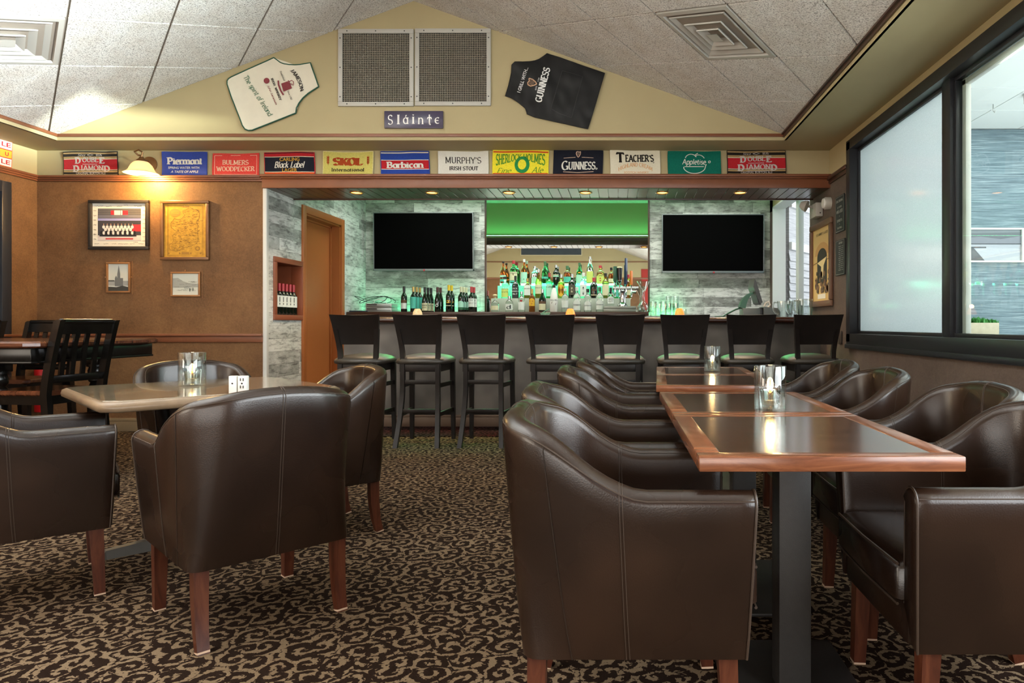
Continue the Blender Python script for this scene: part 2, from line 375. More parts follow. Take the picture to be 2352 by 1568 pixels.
# ---------------------------------------------------------------- surfaces
def carpet_mat(name, light, mid, dark, thr=.0, red=None):
    t = NT(name); t.rough(.95); t.b.inputs['Specular IOR Level'].default_value = .08
    v = t.coord()
    d = t.n('TexNoise'); d.inputs['Scale'].default_value = 14.; d.inputs['Detail'].default_value = 1.; t.l(v, d.inputs['Vector'])
    dv = t.n('VectorMath'); dv.operation = 'MULTIPLY_ADD'; t.l(d.outputs['Color'], dv.inputs[0]); dv.inputs[1].default_value = (.05, .05, 0); t.l(v, dv.inputs[2])
    fl = t.n('SeparateXYZ'); t.l(dv.outputs[0], fl.inputs[0]); cf = t.n('CombineXYZ'); t.l(fl.outputs[0], cf.inputs[0]); t.l(fl.outputs[1], cf.inputs[1])
    # scrolls: a spiral curl in every cell, turned and handed at random, broken into leaves by finer lobes
    vo = t.n('TexVoronoi'); vo.voronoi_dimensions = '2D'; vo.inputs['Scale'].default_value = 10.5; vo.inputs['Randomness'].default_value = .75; t.l(cf.outputs[0], vo.inputs['Vector'])
    lc = t.n('VectorMath'); lc.operation = 'SUBTRACT'; t.l(cf.outputs[0], lc.inputs[0]); t.l(vo.outputs['Position'], lc.inputs[1])
    q = t.n('SeparateXYZ'); t.l(lc.outputs[0], q.inputs[0]); rc = t.n('SeparateXYZ'); t.l(vo.outputs['Color'], rc.inputs[0])
    hand = t.math('SUBTRACT', t.math('MULTIPLY', t.math('GREATER_THAN', rc.outputs[1], .5), 2.), 1.)
    ang = t.math('MULTIPLY', t.math('ARCTAN2', q.outputs[1], q.outputs[0]), hand)
    rl = t.n('VectorMath'); rl.operation = 'LENGTH'; t.l(lc.outputs[0], rl.inputs[0]); rad = rl.outputs['Value']
    lobes = t.noise(v, 52, 2, .6, .8)
    ph = t.math('ADD', t.math('ADD', ang, t.math('MULTIPLY', rad, 150.)), t.math('MULTIPLY', rc.outputs[0], 6.28))
    s = t.math('SINE', t.math('ADD', ph, t.math('MULTIPLY', t.math('SUBTRACT', lobes, .5), 2.4)))
    s2 = t.math('ADD', s, t.math('MULTIPLY', t.math('SUBTRACT', lobes, .5), 5.5))
    m = t.ramp(s2, [(.0, 0.), (.18, 1.)]) if thr == 0 else t.ramp(t.math('SUBTRACT', s2, thr), [(0., 0.), (.18, 1.)])
    big = t.noise(v, 1.3, 2, .5)
    lt = t.mix(t.ramp(big, [(.3, 0.), (.7, 1.)]), light, mid)
    c = t.mix(m, lt, dark)
    loop = t.noise(v, 420, 1)
    c = t.mix(.30, c, t.ramp(loop, [(.3, .12), (.7, .9)]), 'SOFT_LIGHT')
    t.col(c); t.bump(t.math('ADD', loop, t.math('MULTIPLY', m, -.3)), .5, .004)
    return t.m
M_CARPET = carpet_mat('carpet_scrolls', '#7a6853', '#6d5b46', '#20140d', -.42)
M_CARPET2 = carpet_mat('carpet_border_scrolls', '#3a3636', '#4a1f22', '#0c0909', -.3)
def tile_mat():
    t = NT('fissured_ceiling_tile'); t.rough(.95); t.b.inputs['Specular IOR Level'].default_value = .1
    v = t.coord(); n1 = t.noise(v, 95, 3, .65); n2 = t.noise(v, 6, 2)
    c = t.ramp(n1, [(.33, '#8b8781'), (.45, '#d8d4cd'), (.6, '#f0ede6')])
    t.col(t.mix(t.ramp(n2, [(.35, 0.), (.75, .35)]), c, '#b9a893')); t.bump(n1, .9, .012); return t.m
M_TILE = tile_mat()
M_TBAR = M('ceiling_grid_bar', '#8f8478', .6)
def wallpaper(name, c0, c1, c2):
    t = NT(name); t.rough(.62); t.b.inputs['Specular IOR Level'].default_value = .3
    v = t.coord(); n1 = t.noise(v, 2.2, 5, .6); n2 = t.noise(v, 75, 3, .7); n3 = t.noise(v, 14, 5, .7, .6)
    c = t.ramp(t.math('ADD', t.math('MULTIPLY', n1, .45), t.math('ADD', t.math('MULTIPLY', n2, .35), t.math('MULTIPLY', n3, .2))), [(.36, c0), (.5, c1), (.66, c2)])
    t.col(c); t.bump(t.math('ADD', n2, n3), .35, .004); return t.m
M_PAPER = wallpaper('tan_textured_wallpaper', '#5e4026', '#735133', '#86623f')
M_PAPERDK = wallpaper('brown_textured_wallpaper', '#53463f', '#62544c', '#716257')
M_CREAM = M('cream_paint', '#ac9e78', .7, spec=.25, var=.04, vscale=1.2, bump=.05, bscale=120)
M_TRIM = M('red_brown_painted_wood', '#7c4a30', .38, var=.12, vscale=3)
M_TRIMDK = M('dark_brown_wood', '#452c20', .35, var=.2, vscale=4)
M_ORANGE = M('orange_brown_paint', '#a5602f', .42, var=.06, vscale=1.5)
M_SOFFIT = M('beadboard_stain', '#5d3d2c', .3, var=.15, vscale=3)
def planks(name, horiz):
    """whitewashed weathered boards; boards run along the wall, horiz = object axis along the boards (0 = x, 1 = y)"""
    t = NT(name); t.rough(.5); t.b.inputs['Specular IOR Level'].default_value = .35
    tc = t.n('TexCoord'); sx = t.n('SeparateXYZ'); t.l(tc.outputs['Object'], sx.inputs[0])
    u = sx.outputs[horiz]; z = sx.outputs[2]
    row = t.math('FLOOR', t.math('DIVIDE', z, .128))
    rnd = t.n('TexWhiteNoise'); rnd.noise_dimensions = '1D'; t.l(row, rnd.inputs['W'])
    uu = t.math('ADD', t.math('DIVIDE', u, .92), t.math('MULTIPLY', rnd.outputs['Value'], 7.3))
    colm = t.math('FLOOR', uu)
    r2 = t.n('TexWhiteNoise'); r2.noise_dimensions = '2D'; cb = t.n('CombineXYZ'); t.l(row, cb.inputs[0]); t.l(colm, cb.inputs[1]); t.l(cb.outputs[0], r2.inputs['Vector'])
    cg = t.n('CombineXYZ'); t.l(t.math('ADD', u, t.math('MULTIPLY', r2.outputs['Value'], 31.)), cg.inputs[0]); t.l(t.math('MULTIPLY', z, 4.5), cg.inputs[1])
    gr = t.noise(cg.outputs[0], 6.5, 7, .74, .3)
    cg2 = t.n('CombineXYZ'); t.l(t.math('ADD', u, t.math('MULTIPLY', r2.outputs['Value'], 17.)), cg2.inputs[0]); t.l(t.math('MULTIPLY', z, 1.6), cg2.inputs[1])
    wash = t.noise(cg2.outputs[0], 4.5, 4, .65)
    base = t.ramp(r2.outputs['Value'], [(0., '#858681'), (.3, '#adaea9'), (.6, '#cbccc7'), (1., '#e6e6e2')])
    c = t.mix(t.ramp(gr, [(.36, .75), (.52, 0.)]), base, '#4b4a46')
    c = t.mix(t.ramp(wash, [(.5, 0.), (.7, .7)]), c, '#e8e8e4')
    c = t.mix(t.ramp(wash, [(.28, .8), (.44, 0.)]), c, '#5f5d58')
    fz = t.math('FRACT', t.math('DIVIDE', z, .128)); fu = t.math('FRACT', uu)
    e = t.math('MAXIMUM', t.math('LESS_THAN', fz, .022), t.math('LESS_THAN', fu, .004))
    t.col(t.mix(t.math('MULTIPLY', e, .7), c, '#2c2b29')); t.bump(t.math('SUBTRACT', gr, e), .25, .004); return t.m
M_PLANKX = planks('whitewashed_boards', 0); M_PLANKY = planks('whitewashed_boards_side', 1)
def leather_mat(name, c0, c1, c2, rough=.33):
    t = NT(name); v = t.coord()
    n1 = t.noise(v, 2.6, 2, .5); n2 = t.noise(v, 260, 2, .5)
    t.col(t.ramp(n1, [(.34, c0), (.5, c1), (.66, c2)]))
    t.rough(t.math('ADD', t.math('MULTIPLY', n1, .12), rough - .06)); t.b.inputs['Specular IOR Level'].default_value = .5
    t.bump(n2, .12, .002); return t.m
M_LEATHER = leather_mat('brown_leather', '#1a0f09', '#22150d', '#2b1b11', .28)
M_STITCH = M('seam_thread', '#33251a', .5)
M_VINYL = leather_mat('grey_brown_vinyl', '#2b2722', '#332e28', '#3b362f', .40)
M_BARPANEL = leather_mat('charcoal_bar_front', '#494541', '#605a55', '#756e68', .42)
def wood(name, c0, c1, c2, rough=.3, sc=(3, 22, 22), coat=.0):
    t = NT(name); v = t.coord(scale=sc); n = t.noise(v, 1.8, 5, .62, .8); n2 = t.noise(t.coord(), 2.2, 2)
    t.col(t.ramp(t.math('ADD', t.math('MULTIPLY', n, .8), t.math('MULTIPLY', n2, .2)), [(.34, c0), (.5, c1), (.66, c2)])); t.rough(rough)
    t.bump(n, .06, .003)
    if coat: t.b.inputs['Coat Weight'].default_value = coat; t.b.inputs['Coat Roughness'].default_value = .14
    return t.m
M_LEG = wood('worn_red_brown_leg_wood', '#35170d', '#4a2415', '#5c3320', .34, (18, 18, 2.5))
M_CHIP = M('bare_chipped_wood', '#c2a58c', .7)
M_TABLE_IN = wood('dark_walnut_veneer', '#2e1d14', '#40291c', '#523726', .2, (3, 30, 10), .35)
M_TABLE_EDGE = wood('red_brown_table_edging', '#56301e', '#6e4129', '#845336', .26, (3, 26, 26), .25)
M_BLACKWOOD = M('black_painted_wood', '#0e0c0a', .22, var=.3, vscale=8, spec=.35)
M_STOOLWOOD = M('espresso_stained_wood', '#130d0a', .42, var=.3, vscale=9, spec=.3)
M_BROWNTOP = wood('brown_pub_table_top', '#3d2013', '#57301e', '#6e4229', .22, (2.5, 20, 8), .3)
M_STEEL = M('black_powder_coated_steel', '#2a2826', .45, var=.1, vscale=60, bump=.15, bscale=500)
M_CHROME = M('chrome', '#c9cbcc', .12, 1)
M_GREYMETAL = M('brushed_grey_metal', '#8d908e', .35, .8)
M_WHITE = M('white_enamel', '#b3b0a7', .45)
M_WHITEP = M('white_plastic', '#dedcd6', .4)
M_BLACK = M('black_plastic', '#0d0d0e', .3)
M_SCREEN = M('dark_screen', '#020202', .75, spec=.04)
M_TVFRAME = M('gunmetal_bezel', '#7e8485', .35, .4)
M_WINFRAME = M('black_window_frame', '#25262a', .34, spec=.5)
M_STONE = None
def stone():
    t = NT('beige_stone_laminate'); v = t.coord(); n1 = t.noise(v, 9, 5, .7); n2 = t.noise(v, 160, 2, .6)
    t.col(t.ramp(t.math('ADD', t.math('MULTIPLY', n1, .5), t.math('MULTIPLY', n2, .5)), [(.36, '#6d6250'), (.5, '#857863'), (.64, '#9a8d76')])); t.rough(.13)
    t.b.inputs['Specular IOR Level'].default_value = .8; t.b.inputs['Coat Weight'].default_value = .5; t.b.inputs['Coat Roughness'].default_value = .03; return t.m
M_STONE = stone()
M_STONE_EDGE = M('taupe_table_edge', '#79654f', .3, var=.12, vscale=14)
M_GLASS = thin_glass('clear_thin_glass', '#f6faf9', .05)
M_PANE = thin_glass('window_glass', '#eef5f3', .012, gain=.10)
M_CUP = thin_glass('votive_glass', '#eef4f2', .10, gain=.8)
M_FROST = thin_glass('frosted_window_film', '#e8f0f0', .03, .12, .93, '#cdd5d5')
M_MIRROR = M('mirror_silver', '#d6dbd4', .015, 1)
M_GOLD = M('gilt_print', '#c79b3f', .34, .45, var=.18, vscale=24)
# ================================================================ the room
XL, XR, YF, YB = -5.67, 2.06, 6.66, 9.27        # side walls, front wall, bar back wall
YG, YN = 6.29, -2.6                             # gable wall, wall behind the camera
XA = -3.43                                      # side wall of the bar alcove
ZS, ZE, ZR, XRI = 2.737, 2.80, 4.03, -1.885     # soffit, eaves, ridge
XE0, XE1 = -5.17, 1.53
SLR = (ZR - ZE) / (XE1 - XRI); SLL = (ZR - ZE) / (XRI - XE0)
struct(MB().box((XL - .2, YN - .2, -.1), (XR + .05, YB + .2, 0)), 'floor', M_CARPET, 'brown carpet with dark scroll pattern', 'carpet floor')
struct(MB().box((-3.0, 6.33, .0), (XR, 6.95, .006)), 'floor_border', M_CARPET2, 'dark red and grey patterned carpet strip along the bar foot', 'carpet border')
# front wall left of the bar: papered below, cream frieze above
struct(MB().box((XL - .1, YF, 0), (XA - .02, YF + .1, 2.45)), 'wall_front', M_PAPER, 'tan textured papered wall with framed pictures', 'wall')
struct(MB().box((XL - .1, YF, 2.45), (XA - .02, YF + .1, ZS + .05)), 'wall_front_frieze', M_CREAM, 'cream frieze above the wood ledge', 'wall')
# the beam over the bar opening
struct(MB().box((XA - .02, YF, 2.44), (XR, 7.21, 3.3)), 'wall_beam', M_CREAM, 'cream beam carrying the row of bar towels', 'beam')
fm = MB(); fm.box((XA - .03, YF - .035, 2.365), (XR, YF, 2.455), .004); fm.box((XA - .03, YF - .06, 2.452), (XR, YF, 2.47), .006); fm.box((XA - .03, YF - .085, 2.466), (XR, YF, 2.492), .007)
struct(fm, 'trim_1', M_TRIM, 'red brown fascia and moulding over the bar', 'moulding')
fm = MB(); fm.box((XA - .03, 7.21, 2.355), (XR, 7.235, 2.47), .004); struct(fm, 'trim_2', M_TRIMDK, 'dark board on the rear of the beam', 'moulding')
fm = MB(); fm.box((XL, YF - .03, 2.432), (XA - .03, YF, 2.452), .004); fm.box((XL, YF - .05, 2.448), (XA - .03, YF, 2.466), .006); fm.box((XL, YF - .07, 2.462), (XA - .03, YF, 2.484), .006)
struct(fm, 'trim_3', M_TRIM, 'red brown picture ledge above the papered wall', 'moulding')
fm = MB()
for a, b, d in ((2.432, 2.452, .03), (2.448, 2.466, .05), (2.462, 2.484, .07)): fm.box((XL, YN, a), (XL + d, YF, b), .004)
struct(fm, 'trim_4', M_TRIM, 'red brown ledge along the side wall', 'moulding')
fm = MB()
for a, b, d in ((2.40, 2.44, .02), (2.435, 2.47, .035)): fm.box((XR - d, 6.1, a), (XR, YF, b), .004)
struct(fm, 'trim_5', M_TRIMDK, 'dark ledge between window frame and bar', 'moulding')
# beadboard underside: boards with open V joints in one panel
fm = MB(); fm.box((XA, YF - .03, 2.372), (XR, 7.21, 2.44)); x = XA
while x < XR - .01:
    fm.box((x + .003, YF - .02, 2.365), (min(x + .098, XR) - .003, 7.205, 2.374), .002, 1); x += .098
struct(fm, 'ceiling_beadboard', M_SOFFIT, 'stained beadboard underside of the bar beam', 'soffit')
# chair rail, baseboards
fm = MB(); fm.box((XL, YF - .02, .868), (XA - .03, YF, .945), .004); fm.box((XL, YF - .045, .925), (XA - .03, YF, .95), .008); struct(fm, 'trim_6', M_TRIM, 'red brown chair rail on the papered wall', 'chair rail')
fm = MB(); fm.box((XL, YN, .868), (XL + .02, YF, .945), .004); fm.box((XL, YN, .925), (XL + .045, YF, .95), .008); struct(fm, 'trim_7', M_TRIM, 'red brown chair rail on the side wall', 'chair rail')
fm = MB(); fm.box((XL, YF - .02, 0), (XA - .03, YF, .12), .004); fm.box((XL, YF - .028, .1), (XA - .03, YF, .13), .006); struct(fm, 'baseboard_front', M('taupe_skirting', '#8b7558', .45), 'taupe skirting under the papered wall', 'baseboard')
# side walls
lw = MB(); lw.box((XL - .1, YN, 0), (XL, 5.28, 2.45)); lw.box((XL - .1, 6.33, 0), (XL, YF + .1, 2.45)); lw.box((XL - .1, 5.28, 2.29), (XL, 6.33, 2.45))
struct(lw, 'wall_left', M_PAPER, 'tan papered side wall with a black framed door', 'wall')
struct(MB().box((XL - .1, YN, 2.45), (XL, YF, ZS + .05)), 'wall_left_frieze', M_CREAM, 'cream frieze on the side wall', 'wall')
# window wall: opening y -1.6..6.09, z .885..2.67; pass-through opening in the bar y 7.33..9.1
WY0, WY1, WZ0, WZ1 = -1.6, 6.09, .885, 2.655
rw = MB(); rw.box((XR, YN, 0), (XR + .16, YB + .1, WZ0)); rw.box((XR, WY1, WZ0), (XR + .16, 7.33, 2.452)); rw.box((XR, YN, WZ0), (XR + .16, WY0, WZ1)); rw.box((XR, 9.1, WZ0), (XR + .16, YB + .1, WZ1))
struct(rw, 'wall_right', M_PAPERDK, 'brown papered window wall', 'wall')
rw = MB(); rw.box((XR, WY1, 2.452), (XR + .16, 7.33, 3.3)); rw.box((XR, YN, WZ1), (XR + .16, WY1, ZS + .05)); rw.box((XR, 7.33, 2.60), (XR + .16, YB + .1, 3.3)); rw.box((XR, 9.1, WZ1 - .1), (XR + .16, YB + .1, 3.3))
struct(rw, 'wall_right_frieze', M_CREAM, 'cream strip of wall above the window', 'wall')
# alcove
M_NICHE = M('niche_red_brown', '#8a4a2e', .45)
aw = MB(); ya0, ya1, za0, za1 = 6.83, 7.38, 1.135, 1.67     # bottle niche
dy0, dy1, dz1 = 7.46, 8.44, 2.27                            # door opening
aw.box((XA - .1, YF + .005, 0), (XA, ya0, 3.1)); aw.box((XA - .1, ya0, 0), (XA, ya1, za0)); aw.box((XA - .1, ya0, za1), (XA, ya1, 3.1)); aw.box((XA - .1, ya1, 0), (XA, dy0, 3.1))
aw.box((XA - .1, dy0, dz1), (XA, dy1, 3.1)); aw.box((XA - .1, dy1, 0), (XA, YB, 3.1))
struct(aw, 'wall_alcove_side', M_PLANKY, 'whitewashed board side wall of the bar alcove', 'wall')
struct(MB().box((XA - .1, YB, 0), (XR + .2, YB + .1, 3.15)), 'wall_back', M_PLANKX, 'whitewashed board wall behind the bar', 'wall')
struct(MB().box((XA - .032, YF - .012, 0), (XA + .006, YF + .03, 2.372), .003), 'trim_8', M('white_corner_bead', '#d8d8d2', .4), 'white corner strip where the boards begin', 'corner trim')
aw = MB(); aw.box((XA - .1, 7.2, 3.05), (XR, YB, 3.12)); struct(aw, 'ceiling_bar', M_TILE, 'speckled tile ceiling over the bar', 'ceiling')
# wall niche frame and box
nb = MB(); nb.box((XA - .36, ya0, za0), (XA - .345, ya1, za1)); nb.box((XA - .345, ya0 - .012, za0 - .012), (XA - .1, ya1 + .012, za0)); nb.box((XA - .345, ya0 - .012, za1), (XA - .1, ya1 + .012, za1 + .012)); nb.box((XA - .345, ya0 - .012, za0), (XA - .1, ya0, za1)); nb.box((XA - .345, ya1, za0), (XA - .1, ya1 + .012, za1))
for a, b in (((ya0 - .045, za0 - .05), (ya1 + .045, za0 + .004)), ((ya0 - .045, za1 - .004), (ya1 + .045, za1 + .05)), ((ya0 - .045, za0 + .004), (ya0 + .004, za1 - .004)), ((ya1 - .004, za0 + .004), (ya1 + .045, za1 - .004))):
    nb.box((XA - .102, a[0], a[1]), (XA + .02, b[0], b[1]), .004)
struct(nb, 'wall_niche', M_NICHE, 'red brown framed wall niche holding a row of wine bottles', 'niche')
# door in the alcove
dj = MB()
for y in (dy0, dy1): dj.box((XA - .16, y - (.0 if y == dy0 else .03), 0), (XA, y + (.03 if y == dy0 else .0), dz1)); 
dj.box((XA - .16, dy0, dz1 - .03), (XA, dy1, dz1))
for a, b in (((dy0 - .07, 0), (dy0 + .012, dz1 + .07)), ((dy1 - .012, 0), (dy1 + .07, dz1 + .07)), ((dy0 + .012, dz1 - .012), (dy1 - .012, dz1 + .07))): dj.box((XA - .002, a[0], a[1]), (XA + .022, b[0], b[1]), .004)
for y in (dy0 + .03, dy1 - .05): dj.box((XA - .12, y, 0), (XA - .1, y + .02, dz1 - .03))
dj.box((XA - .12, dy0 + .03, dz1 - .05), (XA - .1, dy1 - .03, dz1 - .03))
d1 = struct(dj, 'door_1', M_ORANGE, 'orange brown painted door and frame in the alcove side wall', 'door')
MB().box((XA - .16, dy0 + .032, .01), (XA - .122, dy1 - .032, dz1 - .032)).build('door_leaf', M_ORANGE, d1)
hk = MB().tube([(XA - .122, dy0 + .1, 1.0), (XA - .07, dy0 + .1, 1.0)], .011, 10); hk.lathe([(0, -.03), (.018, -.025), (.027, 0), (.02, .02), (0, .026)], 14, mtx=Matrix.Translation((XA - .06, dy0 + .1, 1.0)) @ Matrix.Rotation(PI / 2, 4, 'Y')); hk.build('door_handle', M_CHROME, d1)
# black framed door on the far side wall
dm = MB()
for a, b in (((5.2, 0), (5.3, 2.36)), ((6.25, 0), (6.35, 2.36)), ((5.3, 2.26), (6.25, 2.36))): dm.box((XL - .06, a[0], a[1]), (XL + .03, b[0], b[1]), .004)
d2 = struct(dm, 'door_2', M_WINFRAME, 'black framed glazed door on the side wall', 'door')
dm = MB()
for a, b in (((5.31, .01), (5.42, 2.25)), ((6.13, .01), (6.24, 2.25)), ((5.42, 2.13), (6.13, 2.25)), ((5.42, .01), (6.13, .25))): dm.box((XL - .055, a[0], a[1]), (XL - .015, b[0], b[1]), .003)
dm.build('door_leaf', M_WINFRAME, d2); MB().box((XL - .04, 5.42, .25), (XL - .03, 6.13, 2.13)).build('door_pane', M('dark_door_glass', '#1c2022', .1), d2)
# gable, ceilings, soffits
g = MB(); pr = [(XE0, YG, ZS), (XE1, YG, ZS), (XE1, YG, ZE), (XRI, YG, ZR), (XE0, YG, ZE)]
struct(g.prism(pr, (0, .1, 0)), 'wall_gable', M_CREAM, 'cream gable wall with grilles and aprons', 'wall')
sf = MB(); sf.box((XL, YG + .003, ZS - .001), (XR, YF, ZS + .05)); struct(sf, 'ceiling_soffit_front', M_CREAM, 'cream soffit above the towels', 'soffit')
sf = MB(); sf.box((XE1 + .002, YN, ZS - .001), (XR, YG + .003, ZS + .02)); sf.box((XE1, YN, ZS - .001), (XE1 + .02, YG, ZE + .02)); struct(sf, 'ceiling_soffit_right', M_CREAM, 'cream soffit above the window', 'soffit')
sf = MB(); sf.box((XL, YN, ZS - .001), (XE0 - .002, YG + .003, ZS + .02)); sf.box((XE0 - .02, YN, ZS - .001), (XE0, YG, ZE + .02)); struct(sf, 'ceiling_soffit_left', M_CREAM, 'cream soffit along the side wall', 'soffit')
tr = MB(); tr.box((XE0, YG - .012, 2.766), (XE1, YG, 2.796), .003); struct(tr, 'trim_9', M_TRIM, 'thin brown line along the gable eaves', 'moulding')
tr = MB(); tr.box((XE1 - .014, YN, 2.762), (XE1, YG, 2.80), .003); tr.box((XE1 - .03, YN, 2.786), (XE1, YG, 2.808), .003); struct(tr, 'trim_10', M_TRIMDK, 'dark brown line along the window side eaves', 'moulding')
tr = MB(); tr.box((XE0, YN, 2.766), (XE0 + .012, YG, 2.796), .003); struct(tr, 'trim_11', M_TRIM, 'thin brown line along the far eaves', 'moulding')
# sloped tile ceilings: backing and grid, then every tile clipped to the slope, tiles laid diagonally
def clip(poly, ax, val, keep_less):
    out = []
    for i in range(len(poly)):
        a, b = poly[i], poly[(i + 1) % len(poly)]
        ia = (a[ax] <= val) == keep_less; ib = (b[ax] <= val) == keep_less
        if ia: out.append(a)
        if ia != ib:
            t = (val - a[ax]) / (b[ax] - a[ax]); q = [a[j] + (b[j] - a[j]) * t for j in (0, 1)]; out.append(tuple(q))
    return out
PITCH = .662
def slope_frame(right):
    k = SLR if right else SLL; L = math.sqrt(1 + k * k); sg = 1 if right else -1
    def to3(s, y, dn=0.):               # s: distance down the slope from the ridge; dn: below the plane
        return Vector((XRI + sg * s / L + sg * (-dn) * k / L, y, ZR - k * s / L - dn / L))
    return to3, L, (XE1 - XRI if right else XRI - XE0) * L
def slope(right, anchor, skip):
    to3, L, smax = slope_frame(right)
    bk = MB(); bk.quad(to3(0, YN), to3(smax, YN), to3(smax, YG), to3(0, YG))
    a = [to3(0, YN), to3(smax, YN), to3(smax, YG), to3(0, YG)]; bk = MB().prism(a, (0, 0, .06))
    c = struct(bk, 'ceiling_slope', M_TBAR, 'sloped grid ceiling with pale tiles' if not right else 'sloped grid ceiling on the window side', 'ceiling', smooth=0)
    tl = MB(); h = PITCH / math.sqrt(2); gp = .011
    for i in range(-16, 17):
        for j in range(-16, 17):
            cs = anchor[0] + (i + j) * h; cy = anchor[1] + (i - j) * h
            if (i, j) in skip: continue
            r = h - gp
            p = [(cs - r, cy), (cs, cy - r), (cs + r, cy), (cs, cy + r)]
            for ax, v, kl in ((0, .004, False), (0, smax - .012, True), (1, YN + .01, False), (1, YG - .004, True)):
                p = clip(p, ax, v, kl)
                if len(p) < 3: break
            if len(p) < 3: continue
            tl.loft([[to3(s, y, .0) for s, y in p], [to3(s, y, .012) for s, y in p]])
    tl.build('ceiling_tiles', M_TILE, c, smooth=0)
    return to3, L
# anchor = centre of the tile that the air diffuser replaces
sR = [(.675 + 1.885, 5.296), (1.133 + 1.885, 4.83), (.265 + 1.885, 4.82), (.716 + 1.885, 4.406)]
kR = math.sqrt(1 + SLR ** 2); AR = (sum(p[0] for p in sR) / 4 * kR, sum(p[1] for p in sR) / 4)
kL = math.sqrt(1 + SLL ** 2); cA = ((4.395 - 1.885) * kL, 5.378); cB = ((3.966 - 1.885) * kL, 4.897)
AL = ((cA[0] + cB[0]) / 2 + PITCH / 2 / math.sqrt(2), (cA[1] + cB[1]) / 2 - PITCH / 2 / math.sqrt(2))
to3R, _ = slope(True, AR, {(0, 0)})
to3L, _ = slope(False, AL, {(0, 0)})
def diffuser(to3, anchor, label):
    o3 = to3(anchor[0], anchor[1]); t = thing('ceiling_air_diffuser', o3, label, 'air vent', 'ceiling air diffusers')
    q = 1 / math.sqrt(2)
    def pt(u, v, dn): return to3(anchor[0] + (u + v) * q, anchor[1] + (u - v) * q, dn)
    def sq(r, dn, cut=0.): return [pt(sx * r, sy * r, dn) for sx, sy in ((-1, -1), (1, -1), (1, 1), (-1, 1))]
    h = PITCH / 2 - .012
    f = MB(); f.loft([sq(h, .0), sq(h, .016), sq(h - .035, .018), sq(h - .05, -.03)], cap=False); f.build('frame', M_WHITE, t, w=True, smooth=25)
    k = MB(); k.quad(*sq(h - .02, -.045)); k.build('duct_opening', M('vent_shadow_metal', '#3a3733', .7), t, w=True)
    for r0, r1, d0, d1 in ((.155, .250, -.032, .016), (.088, .168, -.026, .026), (.036, .100, -.016, .034)):
        lv = MB(); lv.loft([sq(r0, d0), sq(r1 - .012, d1 - .004), sq(r1, d1), sq(r1 + .003, d1 - .008), sq(r0 + .016, d0 - .006)], cap=False); lv.build('louver', M_WHITE, t, w=True, smooth=25)
    cp = MB(); cp.loft([sq(.045, .034), sq(.02, .012), sq(.004, .004)]); cp.build('center_cone', M_WHITE, t, w=True, smooth=25)
diffuser(to3L, AL, 'pale air diffuser in the brighter ceiling slope, cut by the picture edge')
diffuser(to3R, AR, 'taupe lit air diffuser in the ceiling slope above the window')
# wall behind the camera
bw = MB(); bw.box((XL - .1, YN - .1, 0), (XR + .2, YN, 2.45)); struct(bw, 'wall_rear', M_PAPER, 'papered wall at the other end of the room', 'wall')
struct(MB().prism([(XL, YN, 2.45), (XR + .2, YN, 2.45), (XR + .2, YN, 2.85), (XRI, YN, 4.1), (XL, YN, 2.85)], (0, -.1, 0)), 'wall_rear_gable', M_CREAM, 'cream gable at the other end of the room', 'wall')
bw = MB(); bw.box((XL, YN, 2.44), (XR, YN + .03, 2.49), .004); bw.box((XL, YN, 2.96), (XR, YN + .02, 2.99), .003); struct(bw, 'trim_14', M_TRIM, 'brown ledge and line on the wall at the other end of the room', 'moulding')
# window: casing, mullions, panes
wf = MB(); f0 = XR - .025
for a, b in (((WY0, WZ0 - .02), (WY1 + .01, WZ0 + .075)), ((WY0, WZ1 - .07), (WY1 + .01, WZ1 + .015)), ((WY1 - .085, WZ0), (WY1 + .01, WZ1))): wf.box((f0, a[0], a[1]), (XR + .155, b[0], b[1]), .003)
MUL = [4.335, 3.435, 2.1, -.1]  # second mullion is unseen, placed to cut the edge of the ceiling patch
for y in MUL: wf.box((f0 + .045, y - .055, WZ0 + .05), (XR + .13, y + .055, WZ1 - .05), .003)
for (a, b) in ((4.39, WY1 - .085), (3.49, 4.28), (2.155, 3.38), (-.045, 2.045), (WY0 + .02, -.155)):      # glazing beads
    for p, q in (((a, WZ0 + .075), (b, WZ0 + .1)), ((a, WZ1 - .095), (b, WZ1 - .07)), ((a, WZ0 + .1), (a + .025, WZ1 - .095)), ((b - .025, WZ0 + .1), (b, WZ1 - .095))): wf.box((XR + .045, p[0], p[1]), (XR + .085, q[0], q[1]), .002)
wf.box((f0 - .012, WY0, WZ0 - .055), (XR + .02, WY1 + .02, WZ0 - .018), .004)
w1 = struct(wf, 'window_1', M_WINFRAME, 'long black framed interior window', 'window')
MB().box((XR + .062, 4.39, WZ0 + .08), (XR + .066, WY1 - .085, WZ1 - .075)).build('frosted_pane', M_FROST, w1)['label'] = 'frosted glass pane'
for a, b in ((3.49, 4.28), (2.155, 3.38), (-.045, 2.045), (WY0 + .02, -.155)): MB().box((XR + .062, a, WZ0 + .08), (XR + .066, b, WZ1 - .075)).build('clear_pane', M_PANE, w1)['label'] = 'clear glass pane'
wl = MB(); wl.box((XR + .086, 4.215, WZ0 + .1), (XR + .12, 4.275, WZ1 - .09), .003); wl.box((XR + .086, 3.49, WZ1 - .13), (XR + .12, 4.28, WZ1 - .095), .003); wl.build('pale_track', M('aluminium_track', '#c9c6c0', .4), w1)
